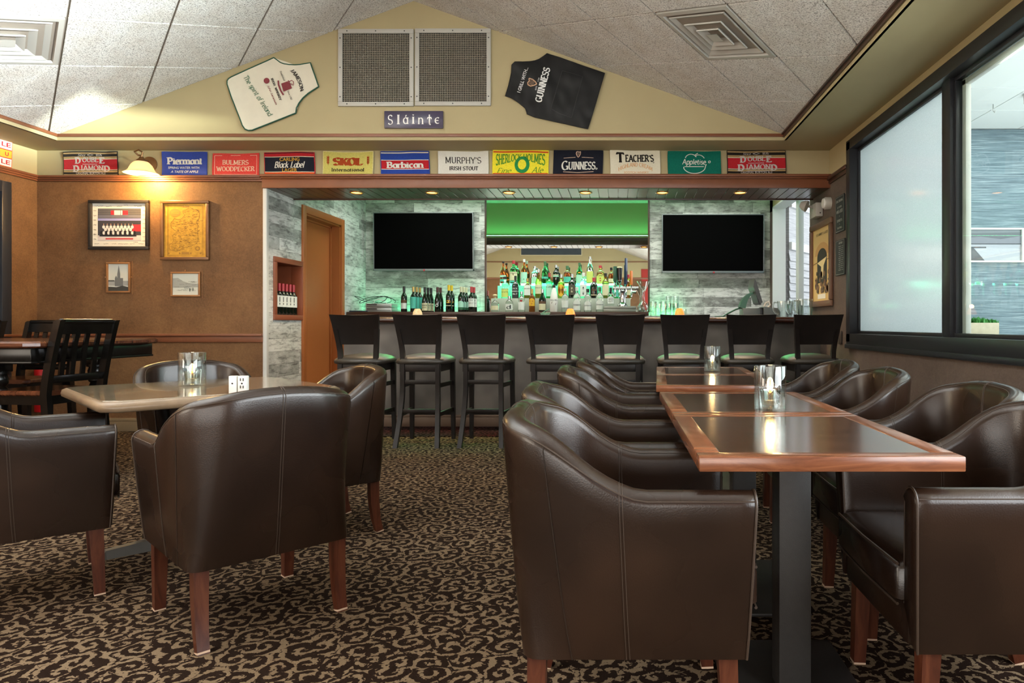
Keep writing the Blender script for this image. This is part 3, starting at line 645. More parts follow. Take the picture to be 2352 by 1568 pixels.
# pass-through in the bar: white reveal
pv = MB(); pv.box((XR - .004, 7.33, 2.585), (XR + .17, 9.1, 2.605)); pv.box((XR - .004, 9.085, .9), (XR + .17, 9.105, 2.6)); pv.box((XR - .004, 7.325, .9), (XR + .17, 7.335, 2.6)); pv.box((XR - .004, 7.33, .88), (XR + .17, 9.1, .9)); pv.box((XR + .1, 8.18, .9), (XR + .165, 8.3, 2.6), .004)
struct(pv, 'window_2', M('white_reveal_paint', '#d9dcd8', .5), 'white framed pass-through opening beside the bar', 'opening')
# hall beyond the window
hw = MB(); hw.box((XR + .17, 7.0, 0), (5.6, 7.1, 3.04))
def hall_paper():
    t = NT('blue_grey_grasscloth'); t.rough(.6); v = t.coord(scale=(1.6, 1, 60)); n = t.noise(v, 1.6, 4, .7); v2 = t.coord(scale=(3, 1, 240)); n2 = t.noise(v2, 1, 2)
    t.col(t.ramp(t.math('ADD', t.math('MULTIPLY', n, .7), t.math('MULTIPLY', n2, .3)), [(.36, '#4c5e69'), (.5, '#6a7d88'), (.6, '#8fa0a8'), (.72, '#bcc7cb')])); return t.m
struct(hw, 'wall_hall', hall_paper(), 'blue grey grasscloth wall of the hall', 'wall')
M_HALLC = M('white_hall_ceiling', '#f2f3f3', .8)
hc = MB(); hc.box((XR + .16, -2.6, 3.05), (5.6, 7.1, 3.1)); x = XR + .2
for x in [XR + .2 + i * .61 for i in range(6)]:
    for y in [6.98 - (j + 1) * .61 for j in range(15)]: hc.box((x + .006, y + .006, 3.04), (x + .604, y + .604, 3.052))
struct(hc, 'ceiling_hall', M_HALLC, 'white tile ceiling of the hall', 'ceiling', smooth=0)
struct(MB().box((XR + .16, -2.7, -.1), (5.7, 7.0, 0)), 'floor_hall', M('hall_floor_tile', '#b5b1aa', .35, var=.1), 'grey hall floor', 'floor')
hs_w = MB(); hs_w.box((5.6, -2.7, 0), (5.7, 2.245, 3.1)); hs_w.box((5.6, 2.46, 0), (5.7, 7.1, 3.1)); hs_w.box((5.6, 2.245, 0), (5.7, 2.46, 2.222)); hs_w.box((5.6, 2.245, 2.9), (5.7, 2.46, 3.1))  # narrow slot is added, cut to shape the spot's beam
struct(hs_w, 'wall_hall_side', M('hall_white_paint', '#d6d9d8', .7), 'white far wall of the hall', 'wall')
struct(MB().box((XR + .16, -2.8, 0), (5.7, -2.7, 3.1)), 'wall_hall_end', M('hall_white_paint', '#d6d9d8', .7), 'white end wall of the hall', 'wall')
struct(MB().box((2.62, 6.9, .86), (4.6, 7.0, .93), .004), 'trim_12', M('blue_grey_ledge', '#66757c', .5), 'blue grey ledge on the hall wall', 'ledge')
# court beyond the pass-through: pale siding wall with white bands
d = Vector((.6, .8, 0)); b0 = Vector((2.42, 9.35, 0)); nrm = Vector((.8, -.6, 0))
def siding():
    t = NT('pale_lap_siding'); t.rough(.6); v = t.coord(scale=(2, 2, 60)); n = t.noise(v, 1.3, 3, .6); t.col(t.ramp(n, [(.35, '#a9aaa9'), (.65, '#cfcfcd')])); return t.m
sw = MB()
def sbox(k0, k1, z0, z1, th): sw.prism([b0 + d * k0 + Vector((0, 0, z0)), b0 + d * k1 + Vector((0, 0, z0)), b0 + d * k1 + Vector((0, 0, z1)), b0 + d * k0 + Vector((0, 0, z1))], nrm * -th)
sbox(-.2, 3, 0, 3.3, .05)
z = .0
while z < 1.95: sw.prism([b0 + d * -.2 - nrm * .0 + nrm * .02 + Vector((0, 0, z)), b0 + d * 3 + nrm * .02 + Vector((0, 0, z)), b0 + d * 3 + Vector((0, 0, z + .1)), b0 + d * -.2 + Vector((0, 0, z + .1))], nrm * -.03); z += .1
struct(sw, 'wall_court', siding(), 'pale siding wall seen through the pass-through', 'wall')
sw = MB()
for z in (2.05, 2.62): sw.prism([b0 + d * -.2 + nrm * .04 + Vector((0, 0, z)), b0 + d * 3 + nrm * .04 + Vector((0, 0, z)), b0 + d * 3 + nrm * .04 + Vector((0, 0, z + .1)), b0 + d * -.2 + nrm * .04 + Vector((0, 0, z + .1))], nrm * -.06)
struct(sw, 'trim_13', M('white_band_paint', '#eceeee', .5), 'white bands across the siding wall', 'trim')
struct(MB().box((XR + .16, 7.1, -.1), (6.5, 13, 0)), 'floor_court', M('court_concrete', '#a7a49e', .8), 'concrete floor beyond the pass-through', 'floor')
# ================================================================ tub chairs
def make_tub_chair(label, group):
    t = thing('tub_chair', (0, 0, 0), label, 'armchair', group)
    W, B, YFR, rx, ry = .315, .33, .285, .20, .23        # outline at the rim
    w2, b2, yf2, r2 = .262, .262, .262, .045                # outline at the lower edge
    zb = .258
    def path(W, B, yf, rx, ry, ym=None):
        ym = -B + ry if ym is None else ym; ns = 0 if abs(ym + B - ry) < .01 else 8
        pts = [(W, yf + (ym - yf) * i / 12) for i in range(12)]
        cor = [(W, ym + (-B + ry - ym) * i / ns) for i in range(ns)] + [(W - rx + rx * math.cos(a), -B + ry - ry * math.sin(a)) for a in [PI / 2 * i / (12 - ns) for i in range(12 - ns)]]
        pts += cor + [(W - rx - 2 * (W - rx) * i / 10, -B) for i in range(10)]
        full = cor + [(W - rx, -B)]
        pts += [(-x, y) for x, y in full[:0:-1]]
        pts += [(-W, ym + (yf - ym) * i / 12) for i in range(13)]
        return pts
    top, bot = path(W, B, YFR, rx, ry), path(w2, b2, yf2, r2, r2, -.065)
    N = len(top)
    def nrm(i):
        a, b = top[max(i - 1, 0)], top[min(i + 1, N - 1)]
        d = Vector((b[0] - a[0], b[1] - a[1])).normalized(); return Vector((d.y, -d.x))   # outward is to the right of travel... flipped below
    def height(i):
        y = top[i][1]; return max(.655, .655 + .13 * sstep(.03, -.27, y) + .046 * (1 - (top[i][0] / W) ** 2))
    NO = 9; th = .066
    def ring(i, shrink=0., adv=0.):
        h = height(i) - shrink; r = th / 2 - shrink * .5; out = []
        n = nrm(i); n = -n if n.x * top[i][0] + n.y * (top[i][1] - .1) < 0 else n
        def outer(z):
            q = (z - zb) / (.82 - zb); q = q ** .85 if q > 0 else 0
            return Vector((bot[i][0] + (top[i][0] - bot[i][0]) * q, bot[i][1] + (top[i][1] - bot[i][1]) * q))
        zt = h - r
        for k in range(NO):
            z = zb + shrink + (zt - zb - shrink) * k / (NO - 1); p = outer(z) - n * shrink; out.append(Vector((p.x, p.y + adv, z)))
        pt = outer(zt)
        for k in range(1, 8):
            a = PI * k / 8; q = pt - n * (shrink + r * (1 - math.cos(a))); out.append(Vector((q.x, q.y + adv, zt + r * math.sin(a))))
        for k in range(6):
            z = zt + (.36 - zt) * k / 5; lean = .02 * (k / 5); q = outer(zt) + (outer(z) - outer(zt)) * .6 - n * (th - shrink + lean * .3)
            out.append(Vector((q.x, q.y + adv, z)))
        return out
    rings = [ring(i) for i in range(N)]
    sh = MB(); sh.loft([ring(0, .012, .010), ring(0, .003, .006)] + rings + [ring(N - 1, .003, .006), ring(N - 1, .012, .010)])
    sh.build('shell', M_LEATHER, t, smooth=60)
    # seams: double stitched ribs over the shell, piping along the rim and the arm fronts
    se = MB()
    def rib(idx, a, b, off=.0045, r=.0016):
        for s in (-1, 1):
            pts = []
            for k in range(a, b):
                p = rings[idx][k]; q = rings[min(idx + 1, N - 1)][k] - rings[max(idx - 1, 0)][k]
                pts.append(p + q.normalized() * off * s)
            cen = Vector((0, -.02, 0)); se.tube([p + (Vector((p.x, p.y - .02, 0)).normalized() * .0006 if k + a < NO + 3 else Vector((0, 0, .0005))) for k, p in enumerate(pts)], r, 5)
    rib(29, 0, NO + 13, .004, .0012)
    for idx in (10, N - 11): rib(idx, 0, NO + 13, .004, .0012)
    for idx in (16, 42): rib(idx, 0, NO + 1, .0, .0013)
    for k, r in ((NO, .0019), (NO + 5, .0015)): se.tube([rg[k] for rg in rings], r, 5)
    for i in (0, N - 1): se.tube([p for p in ring(i, .0, .004)], .0032, 6)
    se.build('seams', M_STITCH, t)
    # seat
    s = MB(); bmx = MB()
    n = 10; grid = []
    sw_, yb_, yf_ = .222, -.21, .30
    rr = []
    for z, ins in ((.362, .012), (.372, .0), (.445, .0), (.463, .008), (.473, .03), (.479, .075), (.483, .14)):
        rr.append([Vector((x, y, z)) for x, y in ((sw_ - ins, yb_ + ins), (sw_ - ins, (yb_ + yf_) / 2), (sw_ - ins, yf_ - ins - .012), (sw_ - ins - .012, yf_ - ins), (0, yf_ - ins + .006), (-sw_ + ins + .012, yf_ - ins), (-sw_ + ins, yf_ - ins - .012), (-sw_ + ins, (yb_ + yf_) / 2), (-sw_ + ins, yb_ + ins), (0, yb_ + ins))])
    s.loft(rr); s.build('seat_cushion', M_LEATHER, t, smooth=50)
    ap = MB(); ap.box((-.222, -.22, zb + .004), (.222, .272, .36), .006); ap.build('seat_base', M_LEATHER, t)
    pp = MB()
    for z in (.362, .459): pp.tube([(-.22, .296, z), (0, .302, z), (.22, .296, z)], .004, 6)
    pp.build('piping', M_STITCH, t)
    for sx in (-1, 1):
        lg = MB(); lg.bar((sx * .226, .224, .27), (sx * .226, .236, 0), (.046, .046), (.035, .035)); l = lg.build('leg', M_LEG, t, smooth=20)
        c = MB(); c.bar((sx * .226, .2357, .006), (sx * .226, .236, 0), (.0362, .0362), (.0362, .0362)); c.build('worn_foot', M_CHIP, l, smooth=20)
        lg = MB(); lg.loft([[Vector((sx * .224 + ux * hw, y + uy * hw, z)) for ux, uy in ((-1, -1), (1, -1), (1, 1), (-1, 1))] for z, y, hw in ((.27, -.226, .0225), (.16, -.228, .021), (.07, -.238, .019), (0, -.256, .0175))])
        l = lg.build('leg', M_LEG, t, smooth=20)
        c = MB(); c.bar((sx * .224, -.2545, .006), (sx * .224, -.256, 0), (.0362, .0362), (.0362, .0362)); c.build('worn_foot', M_CHIP, l, smooth=20)
    return t
G1 = 'brown leather tub chairs'
tub = make_tub_chair('brown leather tub chair with its back to the room, at the stone topped table', G1)
def deg(a): return math.radians(a)
def put_tub(first, x, y, rz, label):
    if first: tub.location = (x, y, 0); tub.rotation_euler = (0, 0, rz); tub['label'] = label; return tub
    return dup(tub, (x, y, 0), rz, label)
# around the stone topped table
put_tub(True, -1.352, 2.50, deg(47), 'brown leather tub chair seen square from behind, at the stone topped table')
put_tub(False, -2.33, 2.66, deg(-50), 'brown leather tub chair cut by the picture edge, at the stone topped table')
put_tub(False, -2.36, 3.88, deg(-133), 'brown leather tub chair facing us across the stone topped table')
put_tub(False, -1.545, 3.44, deg(131), 'brown leather tub chair between the stone topped table and the bar stools')
# aisle side of the long row of wooden tables (facing the window wall)
for y, x, nm in ((1.855, .034, 'nearest the camera'), (2.50, -.01, 'second from the camera'), (3.54, .02, 'third from the camera'), (4.28, .07, 'closest to the bar')):
    put_tub(False, x, y, deg(-90), 'brown leather tub chair on the aisle side of the wooden tables, ' + nm)
for y, x, nm in ((1.88, .975, 'nearest the camera'), (2.49, 1.07, 'second from the camera'), (3.36, 1.05, 'third from the camera'), (4.12, 1.08, 'closest to the bar')):
    put_tub(False, x, y, deg(90), 'brown leather tub chair on the window side of the wooden tables, ' + nm)
# ================================================================ wooden pedestal tables (two pairs pushed together)
def make_wood_table(label, group):
    t = thing('pedestal_table', (0, 0, 0), label, 'table', group)
    hw, hd, zt = .307, .377, .735
    MB().box((-hw + .055, -hd + .055, zt - .03), (hw - .055, hd - .055, zt), .0015, 1).build('table_top', M_TABLE_IN, t)
    e = MB()
    for a, b in (((-hw, -hd), (hw, -hd + .056)), ((-hw, hd - .056), (hw, hd)), ((-hw, -hd + .056), (-hw + .056, hd - .056)), ((hw - .056, -hd + .056), (hw, hd - .056))):
        e.box((a[0], a[1], zt - .034), (b[0], b[1], zt + .0012), .003)
    e.build('edge_banding', M_TABLE_EDGE, t)
    MB().box((-.045, -.045, .012), (.045, .045, zt - .046), .004).build('column', M_STEEL, t)
    MB().box((-.195, -.28, 0), (.195, .28, .014), .005).build('base_plate', M_STEEL, t)
    p = MB(); p.box((-.16, -.2, zt - .047), (.16, .2, zt - .034), .003); p.build('top_plate', M_STEEL, t)
    return t
tb = make_wood_table('red brown edged wooden table nearest the camera, bearing the larger looking candle glass', 'wooden pedestal tables')
TX = .493
tb.location = (TX, 1.946, 0)
dup(tb, (TX, 2.704, 0), 0, 'wooden table pushed against the far edge of the nearest one')
dup(tb, (.518, 3.779, 0), deg(-3.3), 'wooden table bearing the candle glass closer to the bar')
dup(tb, (.562, 4.534, 0), deg(-3.3), 'wooden table closest to the bar, end of the row')
# ================================================================ stone topped table on a cross base
t = thing('square_table', (-2.02, 3.32, 0), 'square stone topped table turned cornerwise among four tub chairs', 'table', rz=deg(46.5))
hs = .485
ring = lambda r, c, z: [Vector(p + (z,)) for p in ((r - c, -r), (r, -r + c), (r, r - c), (r - c, r), (-r + c, r), (-r, r - c), (-r, -r + c), (-r + c, -r))]
MB().loft([ring(hs - .02, .05, .733), ring(hs - .022, .05, .738)]).build('table_top', M_STONE, t)
MB().loft([ring(hs - .012, .05, .692), ring(hs - .002, .05, .698), ring(hs, .05, .712), ring(hs - .004, .05, .728), ring(hs - .018, .05, .7355)]).build('edge', M_STONE_EDGE, t, smooth=60)
MB().lathe([(.038, .03), (.038, .66)], 24).build('column', M_STEEL, t)
b = MB(); 
for a in (0, 90):
    m = Matrix.Rotation(deg(a), 4, 'Z')
    sec = lambda x, h, w_: [m @ Vector(p) for p in ((x, -w_, 0), (x, w_, 0), (x, w_ * .55, h), (x, -w_ * .55, h))]
    b.loft([sec(-.40, .012, .032), sec(-.385, .035, .034), sec(-.05, .06, .04), sec(.05, .06, .04), sec(.385, .035, .034), sec(.40, .012, .032)])
b.build('cross_base', M('grey_base_enamel', '#47443f', .42, var=.15), t, smooth=25)
b = MB(); 
for a in (0, 90): b.obox(Vector((0, 0, .678)), (.6, .05, .03), Matrix.Rotation(deg(a), 3, 'Z'))
b.build('top_spider', M_STEEL, t)
# ================================================================ bar stools
def make_stool(label, group):
    t = thing('bar_stool', (0, 0, 0), label, 'bar stool', group)
    # side profile of the rear posts (y forward): foot, seat, top
    def post(z):
        if z < .5: q = (1 - z / .5); return -.165 - .115 * q ** 1.6, .152 + .026 * q ** 1.4
        q = max(0, (z - .78) / .345); return -.165 - .085 * q ** 1.5, .152 + .04 * q ** 1.2
    for sx in (-1, 1):
        rg = []
        for i in range(17):
            z = 1.0 * i / 16; y, x = post(z)
            rg.append([Vector((sx * x + a * .0185, y + b * .019, z)) for a, b in ((-1, -1), (1, -1), (1, 1), (-1, 1))])
        MB().loft(rg).build('rear_leg', M_STOOLWOOD, t, smooth=30)
        MB().bar((sx * .185, .185, .70), (sx * .19, .20, 0), (.042, .042), (.032, .032)).build('front_leg', M_STOOLWOOD, t, smooth=30)
    rg = []
    for i in range(13):
        z = .868 + .257 * i / 12; y, x = post(z); hw = x + .0185
        sec = []
        for k in range(11): u = -1 + 2 * k / 10; sec.append(Vector((u * hw, y - .012 - .026 * u * u + .022, z - (.006 * (1 - u * u) if i == 12 else 0))))
        for k in range(10, -1, -1): u = -1 + 2 * k / 10; sec.append(Vector((u * hw, y + .012 - .026 * u * u + .022, z - (.006 * (1 - u * u) if i == 12 else 0))))
        rg.append(sec)
    MB().loft(rg).build('backrest', M_STOOLWOOD, t, smooth=40)
    s = MB(); rr = []
    for z, ins in ((.700, .01), (.708, .0), (.728, -.003), (.745, .008), (.760, .032), (.772, .068), (.780, .11), (.785, .16), (.786, .19)):
        q = .215 - ins; c = max(.006, .05 - ins * .2); rr.append([Vector((x, y * .97 + .015, z)) for x, y in ((q - c, -q), (q, -q + c), (q, q - c), (q - c, q), (-q + c, q), (-q, q - c), (-q, -q + c), (-q + c, -q))])
    s.loft(rr); s.build('seat', M_VINYL, t, smooth=55)
    a = MB(); a.box((-.165, -.175, .635), (.165, -.15, .70), .002); a.box((-.17, .175, .635), (.17, .2, .70), .002)
    for sx in (-1, 1): a.obox(Vector((sx * .168, .01, .668)), (.022, .36, .064), Matrix.Identity(3))
    a.build('seat_rail', M_STOOLWOOD, t)
    for z, y0, y1 in ((.30, -.215, .197), (.545, -.166, .19)):
        r = MB(); ya, xa = post(z); r.box((-xa, ya - .011, z - .018), (xa, ya + .011, z + .018), .002); r.build('rear_stretcher', M_STOOLWOOD, t)
        for sx in (-1, 1):
            r = MB(); r.bar((sx * xa, ya, z - .03), (sx * .187, .19, z - .03), (.018, .036), (.018, .036), ref=(1, 0, 0)); r.build('side_stretcher', M_STOOLWOOD, t, smooth=20)
    r = MB(); r.box((-.187, .18, .22), (.187, .205, .258), .002); r.build('footrest', M_STOOLWOOD, t)
    return t
stx = [-2.235, -1.695, -1.155, -.575, .016, .565, 1.13, 1.69]
wh = ['closest to the orange brown door', 'second from the orange brown door', 'third from the orange brown door', 'fourth from the orange brown door', 'fifth from the orange brown door', 'third from the window wall', 'second from the window wall', 'closest to the window wall']
stool = make_stool('dark wooden bar stool with grey brown seat, ' + wh[0], 'bar stools along the bar')
stool.location = (stx[0], 6.035, 0)
for i in range(1, 8): dup(stool, (stx[i], 6.03 + random.uniform(-.015, .015), 0), random.uniform(-.03, .03), 'dark wooden bar stool with grey brown seat, ' + wh[i])
# ================================================================ dining table and slat back chairs in the corner
t = thing('pub_table', (-4.7, 4.8, 0), 'counter height black table with brown top in the corner', 'table')
tx0, tx1, ty0, ty1, tz = -5.55, -3.58, 4.17, 5.37, .935
sec = lambda i, z: [Vector(p + (z,)) for p in ((tx1 - i - .06, ty0 + i), (tx1 - i, ty0 + i + .06), (tx1 - i, ty1 - i - .06), (tx1 - i - .06, ty1 - i), (tx0 + i + .06, ty1 - i), (tx0 + i, ty1 - i - .06), (tx0 + i, ty0 + i + .06), (tx0 + i + .06, ty0 + i))]
MB().loft([sec(.012, tz - .04), sec(.0, tz - .03), sec(.0, tz - .012), sec(.012, tz)]).build('table_top', M_BROWNTOP, t, w=True, smooth=30)
MB().box((tx0 + .04, ty0 + .05, tz - .135), (tx1 - .05, ty1 - .05, tz - .04), .004).build('table_rail', M_BLACKWOOD, t, w=True)
MB().box((tx0 + .035, ty0 + .045, tz - .14), (tx1 - .045, ty1 - .045, tz - .125), .004).build('rail_moulding', M_BLACKWOOD, t, w=True)
for lx in (tx0 + .2, -3.985):
    for ly in (ty0 + .22, ty1 - .16):
        l = MB(); l.box((lx - .05, ly - .05, .735), (lx + .05, ly + .05, tz - .13), .003)
        l.lathe([(.03, 0), (.036, .02), (.04, .1), (.032, .14), (.052, .28), (.056, .45), (.05, .56), (.036, .6), (.048, .612), (.048, .625), (.034, .64), (.05, .66), (.053, .69), (.045, .715), (.06, .722), (.06, .74)], 20, (lx, ly, 0))
        l.build('leg', M_BLACKWOOD, t, w=True, smooth=50)
def make_pub_chair(label, group):
    t = thing('slat_back_chair', (0, 0, 0), label, 'chair', group)
    def post(z): q = max(0, (z - .6) / .48); return -.20 - .10 * q ** 1.3
    for sx in (-1, 1):
        rg = [[Vector((sx * .205 + a * .018, (post(z) if z > .6 else -.20 - .05 * (1 - z / .6)) + b * .024, z)) for a, b in ((-1, -1), (1, -1), (1, 1), (-1, 1))] for z in [1.06 * i / 16 for i in range(17)]]
        rg.append([Vector((sx * .205 + a * .016, post(1.07) - .012 + b * .018, 1.07)) for a, b in ((-1, -1), (1, -1), (1, 1), (-1, 1))])
        MB().loft(rg).build('rear_leg', M_BLACKWOOD, t, smooth=30)
        l = MB(); l.bar((sx * .19, .19, .58), (sx * .195, .2, 0), (.042, .042), (.034, .034)); l.build('front_leg', M_BLACKWOOD, t, smooth=20)
    r = MB(); rg = []
    for i in range(9):
        z = .978 + .08 * i / 8; y = post(z)
        sec = [Vector((u * .188, y - .012 + .028 * (1 - u * u), z)) for u in [-1 + k / 5 for k in range(11)]] + [Vector((u * .188, y + .012 + .028 * (1 - u * u), z)) for u in [1 - k / 5 for k in range(11)]]
        rg.append(sec)
    r.loft(rg); r.tube([Vector((u * .19, post(1.055) + .028 * (1 - u * u), 1.06)) for u in [-1 + k / 5 for k in range(11)]], .018, 10); r.build('top_rail', M_BLACKWOOD, t, smooth=50)
    r = MB(); r.box((-.19, post(.69) - .011, .668), (.19, post(.69) + .011, .715), .003); r.build('lower_rail', M_BLACKWOOD, t)
    for k in range(4):
        x = -.117 + .078 * k; s = MB(); s.loft([[Vector((x + a * .0165, post(z) + b * .006 + .02 * (1 - (x / .19) ** 2) * sstep(.7, .92, z), z)) for a, b in ((-1, -1), (1, -1), (1, 1), (-1, 1))] for z in (.71, .78, .87, .985)]); s.build('slat', M_BLACKWOOD, t, smooth=30)
    MB().loft([[Vector((x, y, z)) for x, y in ((q - .03, -.2), (q, -.16), (q + .015, .19), (q - .02, .225), (-q + .02, .225), (-q - .015, .19), (-q, -.16), (-q + .03, -.2))] for z, q in ((.588, .195), (.596, .205), (.612, .205), (.62, .195))]).build('seat', M_BROWNTOP, t, smooth=30)
    a = MB(); a.box((-.175, -.19, .53), (.175, -.17, .588)); a.box((-.175, .18, .53), (.175, .2, .588))
    for sx in (-1, 1): a.box((sx * .18 - .01, -.18, .53), (sx * .18 + .01, .19, .588))
    a.build('seat_rail', M_BLACKWOOD, t)
    for sx in (-1, 1): r = MB(); r.box((sx * .193 - .01, -.23, .28), (sx * .193 + .01, .195, .31)); r.build('side_stretcher', M_BLACKWOOD, t)
    r = MB(); r.box((-.195, .185, .18), (.195, .207, .215)); r.build('footrest', M_BLACKWOOD, t)
    return t
ch = make_pub_chair('black slat back chair at the end of the corner table', 'black slat back chairs')
ch.location = (-3.78, 4.52, 0); ch.rotation_euler = (0, 0, deg(84))
dup(ch, (-4.72, 5.42, 0), deg(180), 'black slat back chair on the wall side of the corner table, facing us')
dup(ch, (-5.36, 5.42, 0), deg(180), 'black slat back chair deepest in the corner, only a post edge visible')
# fire extinguisher on the floor behind the chair
t = thing('fire_extinguisher', (-5.56, 6.585, .2), 'red fire extinguisher hung low on the wall behind the black chairs', 'fire extinguisher')
MB().lathe([(.055, 0), (.06, .01), (.06, .40), (.05, .44), (.025, .46), (.022, .48)], 24).build('cylinder', M('fire_red_enamel', '#b3161a', .25), t)
MB().lathe([(.0605, .15), (.0605, .30)], 24, cap=False).build('label_band', M_WHITEP, t)
v = MB(); v.lathe([(.02, .475), (.02, .51)], 14); v.box((-.015, -.1, .51), (.015, .03, .522), .003); v.box((-.015, -.09, .53), (.015, .03, .542), .003); v.build('valve_handle', M_BLACK, t); MB().box((-.03, .055, .2), (.03, .074, .36), .003).build('wall_bracket', M_BLACK, t)
MB().tube([(.02, 0, .49), (.09, -.02, .5), (.12, -.03, .42), (.115, -.03, .25), (.09, -.04, .12)], .011, 10).build('hose', M_BLACK, t)
# ================================================================ the bar
BX0 = -2.79
bt = thing('bar_counter', ((BX0 + XR) / 2, 7.0, 0), 'long bar counter with charcoal panelled front and dark rounded rail', 'bar counter')
MB().box((BX0, 6.94, 0), (XR - .004, 7.02, 1.06)).build('front_panel', M_BARPANEL, bt, w=True)
MB().box((BX0, 7.02, 0), (BX0 + .06, 7.5, 1.06)).build('end_panel', M_BARPANEL, bt, w=True)
MB().box((BX0 - .03, 6.86, 1.072), (XR - .004, 7.52, 1.112), .006).build('counter_top', M_TRIMDK, bt, w=True)
r = MB(); sec = [(6.86 - .085, 1.062), (6.86 - .095, 1.078), (6.86 - .09, 1.098), (6.86 - .07, 1.113), (6.86 - .03, 1.118), (6.875, 1.113), (6.875, 1.072), (6.94, 1.05), (6.90, 1.045), (6.85, 1.05)]
r.loft([[Vector((x, y, z)) for y, z in sec] for x in (BX0 - .03, XR - .004)]); r.build('arm_rail', M('bar_rail_varnish', '#3a221b', .22, var=.2, vscale=5), bt, w=True, smooth=60)
r = MB(); r.box((BX0, 6.915, 0.006), (XR - .004, 6.94, .10), .003); r.box((BX0, 6.92, .1), (XR - .004, 6.94, .125), .006); r.build('kick_board', M('bar_skirting', '#6a5546', .45), bt, w=True)
# back counter
bb = thing('back_bar', (-1.5, 8.9, 0), 'dark back counter along the board wall carrying the bottles', 'counter')
BBX1, BBZ, BBY = .384, 1.20, 8.6
MB().box((XA + .004, BBY, BBZ - .05), (BBX1, YB - .004, BBZ), .006).build('counter_top', M_TRIMDK, bb, w=True)
MB().box((XA + .004, BBY + .05, 0), (BBX1 - .03, YB - .004, BBZ - .05)).build('cabinet', M('back_bar_brown', '#5a352a', .35), bb, w=True)
# mirror
mx0, mx1 = X(1116, YB), X(1490, YB)
mr = thing('bar_mirror', ((mx0 + mx1) / 2, YB, 2.0), 'large wall mirror behind the liquor bottles', 'mirror')
MB().box((mx0, YB - .012, BBZ + .006), (mx1, YB - .004, 2.98)).build('glass', M_MIRROR, mr, w=True)
fr = MB()
for x in (mx0, mx1): fr.box((x - .012, YB - .022, BBZ + .004), (x + .012, YB - .002, 2.99), .003)
fr.box((mx0, YB - .022, 2.975), (mx1, YB - .002, 2.995), .003); fr.build('frame', M_TRIMDK, mr, w=True)
# televisions
def tv(px0, py0, px1, py1, label, tilt):
    Y = YB - .10; x0, x1, z0, z1 = X(px0, Y), X(px1, Y), Z(py1, Y), Z(py0, Y)
    c = ((x0 + x1) / 2, Y, (z0 + z1) / 2); t = thing('wall_television', c, label, 'television', 'wall televisions'); hw, hh = (x1 - x0) / 2, (z1 - z0) / 2
    f = MB()
    for a, b in (((-hw, -hh), (hw, -hh + .028)), ((-hw, hh - .014), (hw, hh)), ((-hw, -hh), (-hw + .014, hh)), ((hw - .014, -hh), (hw, hh))): f.box((a[0], -.022, a[1]), (b[0], .03, b[1]), .004)
    f.box((-hw + .01, .0, -hh + .01), (hw - .01, .035, hh - .01)); f.build('bezel', M_TVFRAME, t)
    MB().box((-hw + .012, -.018, -hh + .026), (hw - .012, -.002, hh - .012)).build('screen', M_SCREEN, t)
    g = MB(); g.box((-.25, .03, -.2), (.25, .098, .2), .01); g.build('wall_mount', M_BLACK, t)
    g = MB(); g.lathe([(.011, -.006), (.014, 0), (.011, .006)], 14, mtx=Matrix.Translation((.01, -.024, -hh + .008)) @ Matrix.Rotation(PI / 2, 4, 'X')); g.build('badge', M('red_badge', '#a8323a', .3), t)
    t.rotation_euler = (tilt, 0, 0)
tv(858, 488, 1088, 622, 'black wall television between the side wall and the mirror', .02)
tv(1520, 492, 1755, 627, 'black wall television between the mirror and the pass-through', .02)
# recessed lights under the beam
for i, px in enumerate((819, 992, 1169, 1345, 1521, 1700)):
    Y = 6.857; x = X(px, Y); z = 2.365
    nm = ['above the orange brown door', 'second from the door', 'third from the door', 'fourth from the door', 'fifth from the door', 'closest to the window wall'][i]
    t = thing('recessed_downlight', (x, Y, z), 'lit recessed downlight in the bar beam, ' + nm, 'downlight', 'recessed downlights')
    MB().lathe([(.068, .004), (.068, -.004), (.058, -.008), (.05, -.003), (.05, .008)], 28, cap=False).build('trim_ring', M('brass_ring', '#c89a5c', .25, .7), t)
    MB().lathe([(.0, -.006), (.03, -.005), (.05, .0), (.05, .008)], 24, cap=False).build('lamp_lens', M('warm_lamp', '#ffdba0', emit=6, ecol='#ffa244'), t)
    l = bpy.data.lights.new('downlight_beam', 'SPOT'); l.energy = 26; l.color = (1, .70, .40); l.spot_size = 2.2; l.spot_blend = .8; l.shadow_soft_size = .05
    o = bpy.data.objects.new('downlight_beam', l); C.objects.link(o); o.parent = t; o.location = (0, 0, -.03)
